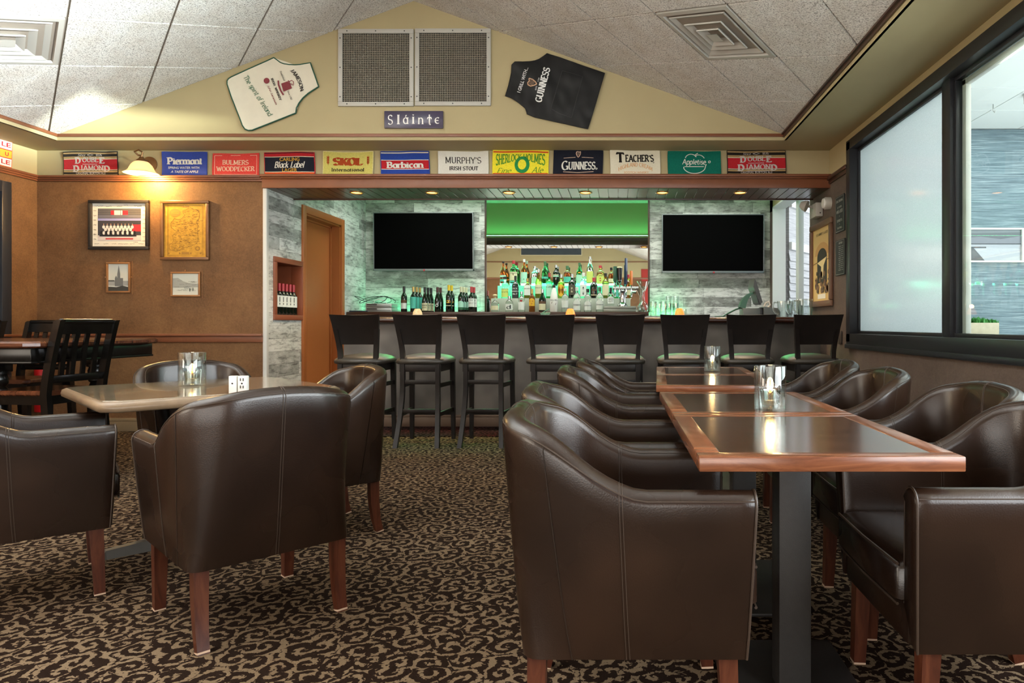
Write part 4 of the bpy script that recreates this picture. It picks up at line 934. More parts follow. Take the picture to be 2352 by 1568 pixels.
# ================================================================ bottles
M_CLEARB = M('clear_bottle_glass', '#eef6f2', .02, trans=1, ior=1.42)
M_GREENB = M('green_bottle_glass', '#3c8a4c', .03, trans=.9, ior=1.42)
M_DARKB = M('black_green_bottle_glass', '#0c1810', .06, spec=.8)
M_AMBERB = M('amber_spirit_glass', '#a8652c', .03, trans=.85, ior=1.42)
M_GOLDB = M('gold_spirit_glass', '#d3a052', .03, trans=.88, ior=1.42)
def bprof(kind, r, h):
    k = {'wine': [(.0, .0), (.9, .0), (1, .02), (1, .56), (.93, .63), (.62, .70), (.40, .75), (.36, .80), (.36, .985), (.40, .985), (.40, 1)],
         'burg': [(0, 0), (.9, 0), (1, .02), (1, .42), (.94, .5), (.7, .62), (.46, .73), (.38, .80), (.36, .985), (.4, .985), (.4, 1)],
         'round': [(0, 0), (.93, 0), (1, .02), (1, .58), (.95, .65), (.75, .71), (.48, .755), (.36, .79), (.34, .97), (.38, .97), (.38, 1)],
         'tall': [(0, 0), (.92, 0), (1, .02), (1, .48), (.93, .57), (.6, .70), (.38, .78), (.32, .84), (.30, .97), (.34, .97), (.34, 1)],
         'square': [(0, 0), (.95, 0), (1, .02), (1, .60), (.94, .65), (.62, .70), (.36, .74), (.32, .78), (.32, .97), (.36, .97), (.36, 1)],
         'squat': [(0, 0), (.95, 0), (1, .03), (1, .46), (.93, .55), (.6, .64), (.36, .69), (.32, .73), (.32, .84), (.34, .84), (.34, .87)],
         'taper': [(0, 0), (.94, 0), (1, .02), (1, .48), (.86, .62), (.5, .84), (.3, .93), (.3, .98), (.33, .98), (.33, 1)]}[kind]
    return [(a * r, b * h) for a, b in k]
def neck_r(kind): return {'wine': .36, 'burg': .36, 'round': .34, 'tall': .30, 'square': .32, 'squat': .32, 'taper': .3}[kind]
def cyl_place(r, z0):
    return lambda x, y: Vector((r * math.sin(x / r), -r * math.cos(x / r), z0 + y))
def make_bottle(name, kind, r, h, glass, label_parts, cap, capf, cat, ex=None, text=None):
    """label_parts: (material, z0, z1, half angle, arch) bands wrapped on the front; cap: material; capf: part of the height the cap covers"""
    bm_ = MB().lathe(bprof(kind, r, h), 22, ex=ex); o = bm_.build(name, glass, smooth=50)
    q = 1.0
    for mat, a, b, ang, shape in label_parts:
        mb = MB(); n = 12; rr = r * 1.012 + .0006
        if ex:      # flat faced bottle: label on the front plane
            w2 = r * .86; y = -r * 1.006 - .0008
            pl = lambda u, v: Vector((u, y, v))
        else:
            w2 = ang * rr; pl = lambda u, v: Vector((rr * math.sin(u / rr), -rr * math.cos(u / rr), v))
        z0, z1 = a * h, b * h
        if shape == 'oval': pts = circ(0, (z0 + z1) / 2, w2 * .8, (z1 - z0) / 2, 20); mb.add([pl(0, (z0 + z1) / 2)] + [pl(*p) for p in pts], [(0, i + 1, (i + 1) % 20 + 1) for i in range(20)])
        elif shape == 'ring':
            po, pi_ = circ(0, (z0 + z1) / 2, w2, (z1 - z0) / 2, 20), circ(0, (z0 + z1) / 2, w2 * .62, (z1 - z0) / 2 * .62, 20)
            mb.add([pl(*p) for p in po + pi_], [(i, (i + 1) % 20, 20 + (i + 1) % 20, 20 + i) for i in range(20)])
        else:
            for k in range(n):
                u0, u1 = -w2 + 2 * w2 * k / n, -w2 + 2 * w2 * (k + 1) / n
                t0 = z1 + (0 if shape != 'arch' else -.28 * (z1 - z0) * (u0 / w2) ** 2); t1 = z1 + (0 if shape != 'arch' else -.28 * (z1 - z0) * (u1 / w2) ** 2)
                mb.quad(pl(u0, z0), pl(u1, z0), pl(u1, t1), pl(u0, t0))
        mb.build('label', mat, o)
    if text:
        for tx, zc, wd, ht, mat, kw in text:
            rr = r * 1.022 + .0012; mb = MB()
            pl = (lambda u, v: Vector((u, -r * 1.006 - .0016, v))) if ex else (lambda u, v: Vector((rr * math.sin(u / rr), -rr * math.cos(u / rr), v)))
            put_text(mb, tx, pl, 0, zc * h, wd * r * 2, ht * h, **kw).build('label_print', mat, o, smooth=0)
    if cap:
        nr = neck_r(kind) * r * 1.1 + .001; top = (.87 if kind == 'squat' else 1.) * h
        if cap == 'cork': MB().lathe([(nr * .9, top - .004), (nr * .9, top + .012), (nr * 1.3, top + .018), (nr * 1.55, top + .03), (nr * 1.3, top + .043), (0, top + .048)], 16).build('round_cork', M('pale_cork', '#cdb98a', .7), o)
        else: MB().lathe([(nr, top - capf * h), (nr * 1.06, top - capf * h * .3), (nr * 1.06, top + .002), (nr * .9, top + .004)], 18).build('cap', cap, o, smooth=40)
    return o
PA = lambda n, c: M('label_' + n, c, .55)
L_WHITE, L_CREAM, L_TEAL, L_LIME, L_BLACK, L_YEL, L_DK, L_BROWN = PA('white', '#dfe4dd'), PA('cream', '#d9d3ae'), PA('teal', '#4fb9a4'), PA('lime', '#c6d36a'), PA('black', '#1a1a1c'), PA('yellow', '#e3b02c'), PA('dark', '#4a4438'), PA('brown', '#5a3c22')
L_ORANGE, L_RED, L_MINT, L_GREEN = PA('orange', '#e07a28'), PA('red', '#a8262c'), PA('mint', '#a6dcc4'), PA('green', '#2f6a46')
CAP = lambda n, c, r=.35, m=0.: M('cap_' + n, c, r, m)
C_RED, C_BLACK, C_GOLD, C_YEL, C_CREAM, C_MAROON, C_WHITE, C_STEEL, C_GREEN = CAP('red', '#b3333c'), CAP('black', '#131313'), CAP('gold', '#b59a5c', .3, .5), CAP('yellow', '#e0bf1e'), CAP('cream', '#d8d6b4'), CAP('maroon', '#4a1c1c'), CAP('white', '#dfe3df'), CAP('steel', '#b9bdbc', .2, .9), CAP('green', '#3f6b46')
INK = M('label_ink', '#26302c', .6)
def place_b(o, px, Y, z, label, group, cat='bottle', rz=0.):
    o.location = (X(px, Y), Y, z); o.rotation_euler = (0, 0, rz); tag(o, label, cat, group); return o
# --- liquor: (px, top, bottom, width, kind, glass, labels, cap, capf, description, ex)
SH1, SH2, SH3 = BBZ + .001, None, None
Y1, Y2, Y3 = 8.74, 8.95, 9.13
Z2, Z3 = Z(685.5, Y2), Z(657, Y3)
GL_ = 'liquor bottles in front of the mirror'
LB = [('A', 1, 1137, 679, 715, 19, 'squat', M_CLEARB, [(L_CREAM, .12, .38, 1., ''),], 'cork', 0, 'squat clear bottle with round cork stopper and pale label', None, None),
 (0, 1, 1170, 675, 715, 18, 'squat', M_CLEARB, [(L_WHITE, .1, .44, 1., '')], C_STEEL, .14, 'squat clear bottle with scribbled white label and metal stopper', None, [('Qd', .27, .7, .22, INK, dict(font='serif'))]),
 (0, 1, 1198, 670, 715, 16, 'round', M_CLEARB, [(L_WHITE, .10, .48, 1., ''), (L_RED, .5, .60, .5, 'oval')], C_STEEL, .12, 'clear bottle with white label and small red badge', None, None),
 (0, 1, 1222, 664, 715, 14, 'round', M_AMBERB, [(L_YEL, .26, .60, 1.1, 'arch'), (L_RED, .33, .38, .4, 'oval')], C_GOLD, .2, 'amber bottle with orange yellow label', None, [('J C', .47, .9, .07, L_RED, dict(font='serif'))]),
 (0, 1, 1246, 665, 715, 17, 'tall', M_DARKB, [(L_CREAM, .08, .36, 1.1, ''), (L_BROWN, .37, .47, 1.1, '')], C_STEEL, .14, 'dark bottle with cream label under a brown band', None, None),
 (0, 1, 1272.5, 655, 715, 18.5, 'taper', M('white_bottle', '#e6e6e0', .3), [], C_BLACK, .12, 'opaque white bottle with a brown round emblem', None, [('MALIBU', .44, 1.3, .055, INK, dict(font='sans')), ('.', .32, .62, .13, L_BROWN, dict(font='serif'))]),
 (0, 1, 1298, 663, 715, 16.5, 'round', M_CLEARB, [(L_WHITE, .14, .54, 1.1, ''), (INK, .15, .18, 1.1, ''), (INK, .50, .52, 1.1, '')], C_WHITE, .1, 'clear bottle with white label ruled dark above and below', None, None),
 (0, 1, 1325, 660, 715, 17, 'round', M_CLEARB, [(L_WHITE, .07, .50, 1.15, 'arch')], C_WHITE, .14, 'clear vodka bottle with arched white label and white cap', None, [('Smirn', .29, 1.2, .07, INK, dict(font='serif', serif=0, shear=.3))]),
 (0, 1, 1350, 664, 715, 16.5, 'round', M_CLEARB, [(L_WHITE, .07, .48, 1.15, 'arch')], C_BLACK, .14, 'clear vodka bottle with arched white label and black cap', None, [('Smirn', .28, 1.2, .07, INK, dict(font='serif', serif=0, shear=.3))]),
 (0, 1, 1377.5, 660, 715, 17, 'round', M_CLEARB, [(L_WHITE, .10, .50, 1.15, 'arch')], C_GREEN, .16, 'clear vodka bottle with arched white label and green cap', None, [('Smirn', .30, 1.2, .07, INK, dict(font='serif', serif=0, shear=.3))]),
 (0, 2, 1160, 636, 0, 17, 'round', M_CLEARB, [(L_LIME, .06, .46, 1.1, ''), (L_WHITE, .40, .46, 1.1, '')], C_BLACK, .1, 'clear bottle with lime green label', None, [('apple', .3, 1.1, .07, L_GREEN, dict(font='sans'))]),
 (0, 2, 1184, 634, 0, 16, 'square', M_DARKB, [(L_BLACK, .05, .54, 1., '')], C_BLACK, .18, 'square whiskey bottle with black and white label', 5, [('JACK', .44, .8, .07, L_WHITE, dict(font='serif')), ('DANIELS', .32, 1.2, .055, L_WHITE, dict(font='serif')), ('No.7', .2, .7, .07, L_WHITE, dict(font='serif'))]),
 (0, 2, 1212, 640, 0, 18, 'square', M_AMBERB, [(L_WHITE, .16, .66, 1., '')], C_GOLD, .14, 'amber square bottle with tall white label', 5, [('Canadian', .5, 1.3, .06, INK, dict(font='serif'))]),
 (0, 2, 1237, 619, 0, 16, 'tall', M_AMBERB, [(L_CREAM, .16, .48, 1.1, '')], C_STEEL, .1, 'amber bottle with cream label and long clear neck', None, [('BAILEY', .37, 1.2, .045, L_GREEN, dict(font='serif'))]),
 (0, 2, 1262, 627, 0, 16, 'square', M_GREENB, [(L_MINT, .08, .56, 1., '')], C_RED, .15, 'mint green gin bottle with red cap', 5, [('GIN', .45, .9, .06, L_GREEN, dict(font='serif'))]),
 (0, 2, 1289, 631, 0, 16.5, 'round', M_GOLDB, [(L_YEL, .08, .60, 1.15, 'oval')], C_STEEL, .12, 'bottle with large oval golden label', None, [('CROWN', .36, 1.2, .05, L_BROWN, dict(font='serif'))]),
 (0, 2, 1314, 630, 0, 17, 'round', M_DARKB, [(L_DK, .14, .56, 1.15, ''), (L_CREAM, .25, .45, .6, 'oval')], C_STEEL, .14, 'dark bottle with grey brown figured label', None, None),
 (0, 2, 1340, 627, 0, 16, 'round', M_CLEARB, [(L_WHITE, .08, .54, 1.1, ''), (L_BLACK, .14, .46, .45, 'oval')], C_WHITE, .12, 'clear rum bottle with dark figure on white label', None, None),
 (0, 2, 1364, 631, 0, 18, 'squat', M_DARKB, [(L_BROWN, .10, .40, 1.15, 'oval'), (L_CREAM, .13, .16, .8, '')], C_RED, .16, 'round shouldered dark bottle with brown oval label and red cap', None, None),
 (0, 2, 1391, 628, 0, 16, 'round', M_AMBERB, [(L_CREAM, .12, .56, 1.1, ''), (L_GREEN, .58, .62, 1.1, '')], C_BLACK, .12, 'amber bottle with ornate cream label', None, None),
 (0, 2, 1414, 645, 0, 14, 'round', M_GREENB, [(L_TEAL, .10, .46, 1.1, '')], C_BLACK, .14, 'small green bottle with teal label behind the taps', None, None),
 (0, 2, 1443, 631, 0, 15, 'round', M_AMBERB, [(L_CREAM, .14, .50, 1.1, '')], C_RED, .12, 'amber bottle with cream label just beside the tap column', None, None),
 (0, 3, 1156, 601, 0, 15, 'tall', M_AMBERB, [(L_TEAL, .18, .28, 1.1, ''), (L_MINT, .36, .44, 1.1, '')], C_BLACK, .06, 'tall amber bottle with two narrow green label bands', None, None),
 (0, 3, 1180, 599, 0, 18, 'round', M_GREENB, [(L_CREAM, .22, .56, 1.15, ''), (L_TEAL, .14, .21, 1.15, ''), (L_BROWN, .42, .5, .3, 'oval')], C_RED, .12, 'broad green whiskey bottle with cream label and red cap', None, [('JAMESON', .51, 1.2, .035, L_GREEN, dict(font='serif'))]),
 (0, 3, 1204, 596, 0, 15, 'tall', M_AMBERB, [(L_MINT, .12, .52, 1.15, ''), (INK, .24, .27, .3, 'oval')], C_WHITE, .1, 'tall bottle with long pale cyan label and white cap', None, None),
 (0, 3, 1228, 612, 0, 15, 'round', M_CLEARB, [(L_MINT, .12, .48, 1.1, 'arch')], C_STEEL, .12, 'clear bottle with small arched cyan label', None, None),
 (0, 3, 1252, 601, 0, 16, 'tall', M_GREENB, [(L_TEAL, .30, .38, 1.1, '')], C_GREEN, .14, 'green glass bottle with thin teal label', None, None),
 (0, 3, 1277, 609, 0, 14, 'round', M_DARKB, [(L_MINT, .44, .50, 1.1, ''), (L_CREAM, .52, .55, 1.1, '')], C_STEEL, .12, 'dark bottle with two thin pale label lines', None, None),
 (0, 3, 1303, 611, 0, 17, 'round', M_AMBERB, [(L_TEAL, .18, .46, 1.15, '')], C_GREEN, .16, 'amber bottle with dark teal label and green cap', None, None),
 (0, 3, 1331, 604, 0, 15.5, 'tall', M_GREENB, [(L_MINT, .12, .48, 1.15, ''), (L_YEL, .55, .60, .5, 'oval')], C_GREEN, .12, 'bright green bottle with cyan label and yellow seal', None, None),
 (0, 3, 1355, 590, 0, 16, 'tall', M_CLEARB, [(L_LIME, .12, .50, 1.1, '')], C_STEEL, .06, 'tallest clear bottle with yellow green label and pourer', None, None),
 (0, 3, 1379, 610, 0, 18, 'round', M_GOLDB, [(L_LIME, .10, .58, 1.15, 'arch'), (L_RED, .22, .40, .4, 'oval')], C_RED, .12, 'bottle with big yellow label, red emblem and red cap', None, [('FIRE', .5, .8, .05, L_BROWN, dict(font='serif'))]),
 (0, 3, 1404, 615, 0, 14, 'round', M_AMBERB, [(L_CREAM, .2, .4, 1.1, '')], C_BLACK, .14, 'amber bottle with black cap behind the tap handles', None, None)]
for a, row, px, yt, yb, wd, kind, gl, labs, cap, capf, desc, ex, tx in LB:
    Y, z0 = ((Y1, SH1), (Y2, Z2 + .001), (Y3, Z3 + .001))[row - 1]
    h = Z(yt, Y) - z0; r = wd * Y / F / 2
    if ex: r *= .92
    if kind == 'squat': h /= 1.0
    o = make_bottle('liquor_bottle', kind, r, h, gl, labs, cap, capf, 'bottle', ex, tx)
    place_b(o, px, Y, z0, desc + ', ' + ('on the counter', 'on the middle step', 'on the top step')[row - 1], GL_)
# small bottle on the drip box
o = make_bottle('liquor_bottle', 'squat', .042, Z(655, 8.72) - Z(702, 8.72), M_CLEARB, [(L_WHITE, .1, .46, 1.1, 'arch')], C_BLACK, .3, 'bottle', None, [('ABSO', .32, .9, .06, INK, dict(font='sans')), ('LUT', .22, .8, .06, INK, dict(font='sans'))])
place_b(o, 1403, 8.72, Z(702, 8.72) + .001, 'small clear bottle with white label, on the grey drip box', GL_)
# stepped shelf, frosted acrylic, lit green from inside its top step
st = thing('bottle_step_shelf', (X(1190, 9.05), 9.05, BBZ), 'stepped frosted bottle shelf glowing green', 'shelf')
sx0, sx1 = X(938, 8.85), X(1448, 8.85); sx0 = X(1128, 8.85)
MB().box((sx0, 8.85, BBZ + .001), (sx1, 9.24, Z2), .003).build('lower_step', M('frosted_acrylic', '#9aa294', .3, emit=.10, ecol='#b9c7a8'), st, w=True)
MB().box((sx0 + .05, 9.04, Z2), (sx1 - .1, 9.24, Z3), .003).build('upper_step', M('green_lit_acrylic', '#6fd0a4', .3, emit=.55, ecol='#2fe095'), st, w=True)
MB().box((sx0 + .06, 9.205, Z3), (sx1 - .11, 9.235, Z3 + .012), .002).build('led_strip', M('green_led', '#40ff90', emit=2.5, ecol='#22ff77'), st, w=True)
# drip box, tap column and handles
t = thing('drip_box', (X(1420, 8.7), 8.7, BBZ), 'grey metal drip box under the beer taps', 'drip tray')
b = MB(); b.box((X(1387, 8.68), 8.64, BBZ + .001), (X(1461, 8.68), 8.80, Z(709, 8.68)), .003); b.box((X(1387, 8.68), 8.632, Z(709, 8.68)), (X(1461, 8.68), 8.81, Z(703, 8.68)), .003); b.build('box', M('drip_grey', '#8a8f86', .35, .3), t, w=True)
t = thing('beer_tap_tower', (X(1432, 8.84), 8.84, Z(703, 8.7)), 'chrome beer tap column with four coloured handles', 'beer tap')
zt_ = Z(703, 8.7) + .001; xc = X(1430, 8.78); yc = 8.765
b = MB(); b.lathe([(.07, zt_), (.07, zt_ + .01), (.05, zt_ + .03), (.043, zt_ + .06), (.043, Z(672, yc)), (.05, Z(668, yc)), (.03, Z(664, yc)), (0, Z(663, yc))], 24, (xc, yc, 0)); b.build('column', M_CHROME, t, w=True)
b = MB(); b.tube([(X(1408, yc), yc - .01, Z(662, yc)), (X(1466, yc), yc - .01, Z(662, yc))], .022, 14); b.build('cross_pipe', M_CHROME, t, w=True)
hs_ = [(1413, 612, 648, .026, M('tap_green', '#39614e', .35), 'green', 'CARLS'), (1423, 613, 648, .036, M('tap_black', '#151515', .25), 'stout', None), (1438, 593, 655, .018, M('tap_blue', '#33435f', .3), 'blue', None), (1450, 622, 655, .018, M('tap_orange', '#e0803c', .4), 'orange', 'RED')]
for px, yt, yb, r, m, nm, txt in hs_:
    x = X(px, yc); zb_, zt2 = Z(yb, yc), Z(yt, yc); b = MB()
    b.lathe([(.010, Z(668, yc)), (.010, zb_ - .01), (.014, zb_)], 12, (x, yc - .02, 0)); b.tube([(x, yc - .02, Z(664, yc)), (x, yc - .075, Z(672, yc)), (x, yc - .08, Z(682, yc))], .011, 10); fa = b.build('faucet', M_CHROME, t, w=True)
    b = MB()
    if nm == 'stout': b.lathe([(r * .62, zb_), (r * .7, zb_ + .01), (r * .78, zb_ + .05), (r, zt2 - .03), (r * .98, zt2 - .012)], 20, (x, yc - .02, 0)); hd = b.build('tap_handle', m, t, w=True); MB().lathe([(r * .985, zt2 - .028), (r * .98, zt2), (r * .5, zt2 + .004)], 20, (x, yc - .02, 0)).build('cream_head', L_CREAM, hd, w=False, smooth=40).location = -Vector(ORG[t.name]); MB().lathe([(r * .71, zb_ + .012), (r * .77, zb_ + .028)], 20, (x, yc - .0205, 0), cap=False).build('silver_band', M_CHROME, hd).location = -Vector(ORG[t.name])
    else: b.lathe([(r * .6, zb_), (r, zb_ + .02), (r, zt2 - .02), (r * .9, zt2)], 4 if nm in ('blue', 'orange') else 16, (x, yc - .02, 0)); hd = b.build('tap_handle', m, t, w=True)
    hd['label'] = {'green': 'dark green tap handle', 'stout': 'black tap handle shaped like a stout glass', 'blue': 'tall blue tap handle', 'orange': 'orange and white tap handle'}[nm]
# big footed glass beside the taps
t = tag(MB().lathe([(.0, .0), (.055, .0), (.075, .03), (.078, .07), (.06, .115), (.03, .14), (.02, .17), (.02, .27), (.035, .31), (.10, .43), (.104, .43), (.036, .305), (.017, .265), (.017, .17), (.026, .145), (.056, .112), (.073, .07), (.07, .034), (.05, .006), (0, .005)], 28, cap=False).build('display_glass', M_GLASS), 'oversized clear cocktail glass with bulbous foot beside the taps', 'glass')
t.location = (X(1478, 8.68), 8.68, BBZ + .001); t.scale = (.82, .82, (Z(646, 8.72) - BBZ) / .43)
# ---- wine groups on the back counter
WG = 'wine bottles on the back counter'
def wine(kind, h, labs, cap, capf, txt=None): return make_bottle('wine_bottle', kind, .0385, h, M_DARKB, labs, cap, capf, 'bottle', None, txt)
wl = [(928, 658, 'wine', [(L_WHITE, .12, .35, 1.3, ''), (L_BROWN, .36, .47, 1.3, '')], C_BLACK, .2, 1, 'black capped wine bottle with white and brown label, standing alone', None),
 (949.5, 659, 'wine', [(L_TEAL, .14, .60, 1.3, '')], C_GOLD, .19, 3, 'gold capped wine bottle with tall pale teal label', None),
 (976, 660, 'burg', [(L_CREAM, .05, .36, 1.3, '')], C_BLACK, .2, 3, 'sloping shouldered wine bottle with handwritten label and black cap', [('Coastal', .28, 1.2, .09, INK, dict(font='serif', serif=0, shear=.3)), ('pines', .17, .8, .06, INK, dict(font='serif', serif=0, shear=.3))]),
 (1005, 660, 'burg', [(L_WHITE, .20, .33, .5, 'ring')], C_MAROON, .2, 2, 'maroon capped dark wine bottle with a white ring mark', None),
 (1031, 655, 'wine', [(L_YEL, .33, .44, 1.1, 'oval'), (L_CREAM, .22, .25, .9, '')], C_YEL, .2, 2, 'yellow capped wine bottle with golden mark', None),
 (1059, 659, 'wine', [(L_MINT, .18, .44, 1.3, 'arch'), (L_GREEN, .09, .17, 1.3, '')], C_CREAM, .2, 3, 'cream capped wine bottle with arched pale green label', None),
 (1083, 659, 'wine', [(L_WHITE, .20, .54, 1.3, '')], C_RED, .22, 2, 'red capped wine bottle with white label', [('TRE', .47, .7, .05, INK, dict(font='sans')), ('MERLOT', .35, 1.0, .045, INK, dict(font='sans'))])]
for px, yt, kind, labs, cap, capf, n, desc, tx in wl:
    Y = 8.72; h = Z(yt, Y) - BBZ - .001; o = wine(kind, h, labs, cap, capf, tx); x0 = X(px, Y)
    for k in range(n):
        nm = '' if n == 1 else (', front of the pair', ', rear of the pair')[k] if n == 2 else (', front one of three', ', middle one of three', ', rear one of three')[k]
        loc = (x0 + .012 * k, Y + .1 * k, BBZ + .001)
        if k == 0: o.location = loc; tag(o, desc + nm, 'bottle', WG)
        else: dup(o, loc, 0, desc + nm)
# ---- red capped row in the wall niche
h = .325; o = make_bottle('wine_bottle', 'wine', .036, h, M_DARKB, [(L_WHITE, .26, .62, 2.4, ''), (INK, .42, .58, .10, ''), (INK, .33, .39, .10, '')], C_RED, .23, 'bottle')
for k in range(6):
    loc = (XA - .055, 6.94 + .077 * k, za0 + .001); lb = 'red capped wine bottle in the wall niche, ' + ('closest to the white corner strip', 'second from the white corner strip', 'third from the white corner strip', 'third from the orange brown door', 'second from the orange brown door', 'closest to the orange brown door')[k]
    if k == 0: o.location = loc; o.rotation_euler = (0, 0, deg(35)); tag(o, lb, 'bottle', 'red capped wine bottles in the niche')
    else: dup(o, loc, deg(35), lb)
# ---- set-top boxes, tray, cables
for k, (z, nm) in enumerate(((BBZ + .001, 'lower'), (BBZ + .056, 'upper'))):
    t = thing('media_box', (X(874, 8.75), 8.8, z), 'silver media box on the back counter, %s of the stack' % nm, 'media player', 'stacked media boxes')
    MB().box((-.165, -.12, 0), (.165, .12, .052), .004).build('case', M('silver_case', '#a7aca8', .35, .4), t); b = MB(); b.box((-.15, -.122, .014), (.15, -.119, .02)); b.box((-.15, -.122, .03), (-.02, -.119, .042)); b.build('front_slots', M_BLACK, t)
t = tag(MB().tube([(X(850 + 40 * math.sin(k * .5) + k * .6, 8.8), 8.8 + .05 * math.cos(k * .9), BBZ + .115 + .045 * (1 + math.sin(k * .8))) for k in range(30)], .004, 6).build('cable_bundle', M_BLACK), 'tangle of black cable on the media boxes', 'cable')
t = tag(MB().tube([(X(858, 8.8), 8.8, BBZ + .115), (X(862, 8.8), 8.78, BBZ + .15), (X(872, 8.8), 8.77, BBZ + .165), (X(885, 8.8), 8.79, BBZ + .14), (X(888, 8.8), 8.8, BBZ + .112)], .005, 6).build('white_cable', M_WHITEP), 'loop of white cable on top of the media boxes', 'cable')
t = thing('remote_tray', (X(822, 8.7), 8.7, BBZ), 'black tray with blue edge beside the media boxes', 'tray')
MB().box((-.09, -.06, 0.001), (.13, .08, .016), .004).build('tray', M('tray_blue_black', '#27343f', .3), t)
# ---- things on the bar counter
BT = 1.1135
def votive(px, yt, Y, label, lit):
    t = thing('votive_holder', (X(px, Y), Y, BT), label, 'candle holder', 'mosaic votive holders on the bar')
    h = Z(yt, Y) - BT; r = .049
    MB().lathe([(0, .0), (r * .8, .0), (r, .02), (r, h * .3), (r * .9, h * .6), (r * .55, h), (r * .48, h), (r * .8, h * .55), (r * .88, h * .3), (r * .85, .012), (0, .01)], 22, cap=False).build('mosaic_glass', M('mosaic_glass_lit' if lit else 'mosaic_glass', '#d98a4a' if lit else '#cbb590', .3, var=.3, vscale=60, emit=.9 if lit else .1, ecol='#ff6f22' if lit else '#e8c48a'), t)
    MB().lathe([(0, .012), (.018, .012), (.018, .03), (0, .03)], 12).build('tealight', M_WHITEP, t)
    if lit:
        l = bpy.data.lights.new('votive_glow', 'POINT'); l.energy = .6; l.color = (1, .55, .2); l.shadow_soft_size = .02; o = bpy.data.objects.new('votive_glow', l); C.objects.link(o); o.parent = t; o.location = (0, 0, h + .02)
votive(959, 709, 6.99, 'pale mosaic votive holder on the bar in front of the wine bottles', False)
votive(1310, 709, 6.99, 'glowing orange votive holder on the bar in front of the mirror', True)
votive(1561, 708, 6.99, 'glowing orange votive holder on the bar in front of the glasses', True)
t = MB(); t.tube([(X(1252, 7.1) + (.03 + .0006 * k) * math.cos(k * .7), 7.1 + .03 * math.sin(k * .7), BT + .006 + .0011 * k) for k in range(40)] + [(X(1262, 7.1), 7.08, BT + .09)], .005, 6)
tag(t.build('coiled_cable', M('green_lit_cable', '#5d8f7c', .4)), 'small coil of cable on the bar, coloured as if lit green', 'cable')  # green light is put into the cable's base colour
def glass(px, Y, z, r, h, label, grp, flute=True):
    n = 40; rg = []
    prof = [(.80, 0), (.82, .0), (.84, .02), (1, 1.), (.955, 1.), (.79, .06), (.0, .05)]
    mb = MB(); vs = []
    mb.lathe([(a * r, b * h) for a, b in prof], 28, cap=True)
    o = mb.build('beer_glass', M_GLASS); o.location = (X(px, Y), Y, z); return tag(o, label, 'glass', grp)
GG = 'beer glasses on the bar'
for k, (px, Y) in enumerate(((1500, 7.08), (1512, 7.2), (1524, 7.08))):
    glass(px, Y, BT + .001, .034, .165, 'tall clear beer glass on the bar beside the mirror, ' + ('closest to the mirror', 'set back between its neighbours', 'farther from the mirror')[k], GG)
for k, px in enumerate((1535, 1552)):
    for j in range(2):
        glass(px, 7.18, BT + .001 + j * .075, .036, .15, 'clear glass in a nested pair on the bar, %s one %s' % (('bottom', 'top')[j], ('beside the tall glasses', 'behind the votive')[k]), 'nested glasses on the bar')
glass(1571, 7.1, BT + .001, .03, .085, 'short clear glass right behind the orange votive', GG)
# till
t = thing('till', (X(1715, 7.15), 7.15, BT), 'grey till with tilted screen on a curved green stand', 'cash register')
xx = lambda px: X(px, 7.15)
zz = lambda py: Z(py, 7.15)
b = MB(); b.box((xx(1703), 7.05, BT + .001), (xx(1742), 7.27, zz(708)), .004); b.build('base', M('till_grey', '#5c6464', .4), t, w=True)
b = MB(); b.prism([(xx(1749), 7.02, BT + .001), (xx(1786), 7.02, BT + .001), (xx(1786), 7.02, zz(716)), (xx(1780), 7.02, zz(708)), (xx(1749), 7.02, zz(705))], (0, .24, 0)); b.build('printer', M('till_grey', '#5c6464', .4), t, w=True)
MB().box((xx(1742), 7.06, BT + .001), (xx(1749), 7.25, zz(707)), .002).build('gap_panel', M_BLACK, t, w=True)
b = MB(); pts = [(1703, 708), (1706, 697), (1711, 686), (1719, 677), (1727, 673)]; wd = [.03, .028, .022, .016, .013]
b.loft([[Vector((xx(px) + a * w_, 7.14 + c * .05, zz(py) - a * w_ * .4)) for a, c in ((-1, -1), (1, -1), (1, 1), (-1, 1))] for (px, py), w_ in zip(pts, wd)]); b.build('stand_arm', M('till_green', '#2c5a46', .35), t, w=True)
b = MB(); b.prism([(xx(1724), 7.0, zz(660)), (xx(1727), 7.0, zz(641)), (xx(1731), 7.0, zz(650)), (xx(1745), 7.0, zz(695)), (xx(1739), 7.0, zz(699)), (xx(1727), 7.0, zz(668))], (0, .3, 0)); b.build('screen', M('till_screen_grey', '#3a3d3d', .35), t, w=True)
b = MB(); b.prism([(xx(1731), 7.01, zz(680)), (xx(1736), 7.01, zz(697)), (xx(1742), 7.01, zz(700)), (xx(1735), 7.01, zz(681))], (0, .28, 0)); b.build('customer_display', M_BLACK, t, w=True)
b = MB(); b.tube([(xx(1752), 7.1, zz(705)), (xx(1757), 7.1, zz(696)), (xx(1763), 7.1, zz(693)), (xx(1766), 7.1, zz(700)), (xx(1762), 7.1, zz(706))], .010, 8); b.build('paper_loop', M_WHITEP, t, w=True)
b = MB(); b.tube([(xx(1704), 7.15, zz(706)), (xx(1690), 7.14, zz(710)), (xx(1672), 7.12, zz(719)), (xx(1658), 7.1, zz(727)), (xx(1640), 7.1, BT + .008)], .009, 8); b.build('power_cord', M('till_green', '#2c5a46', .35), t, w=True)
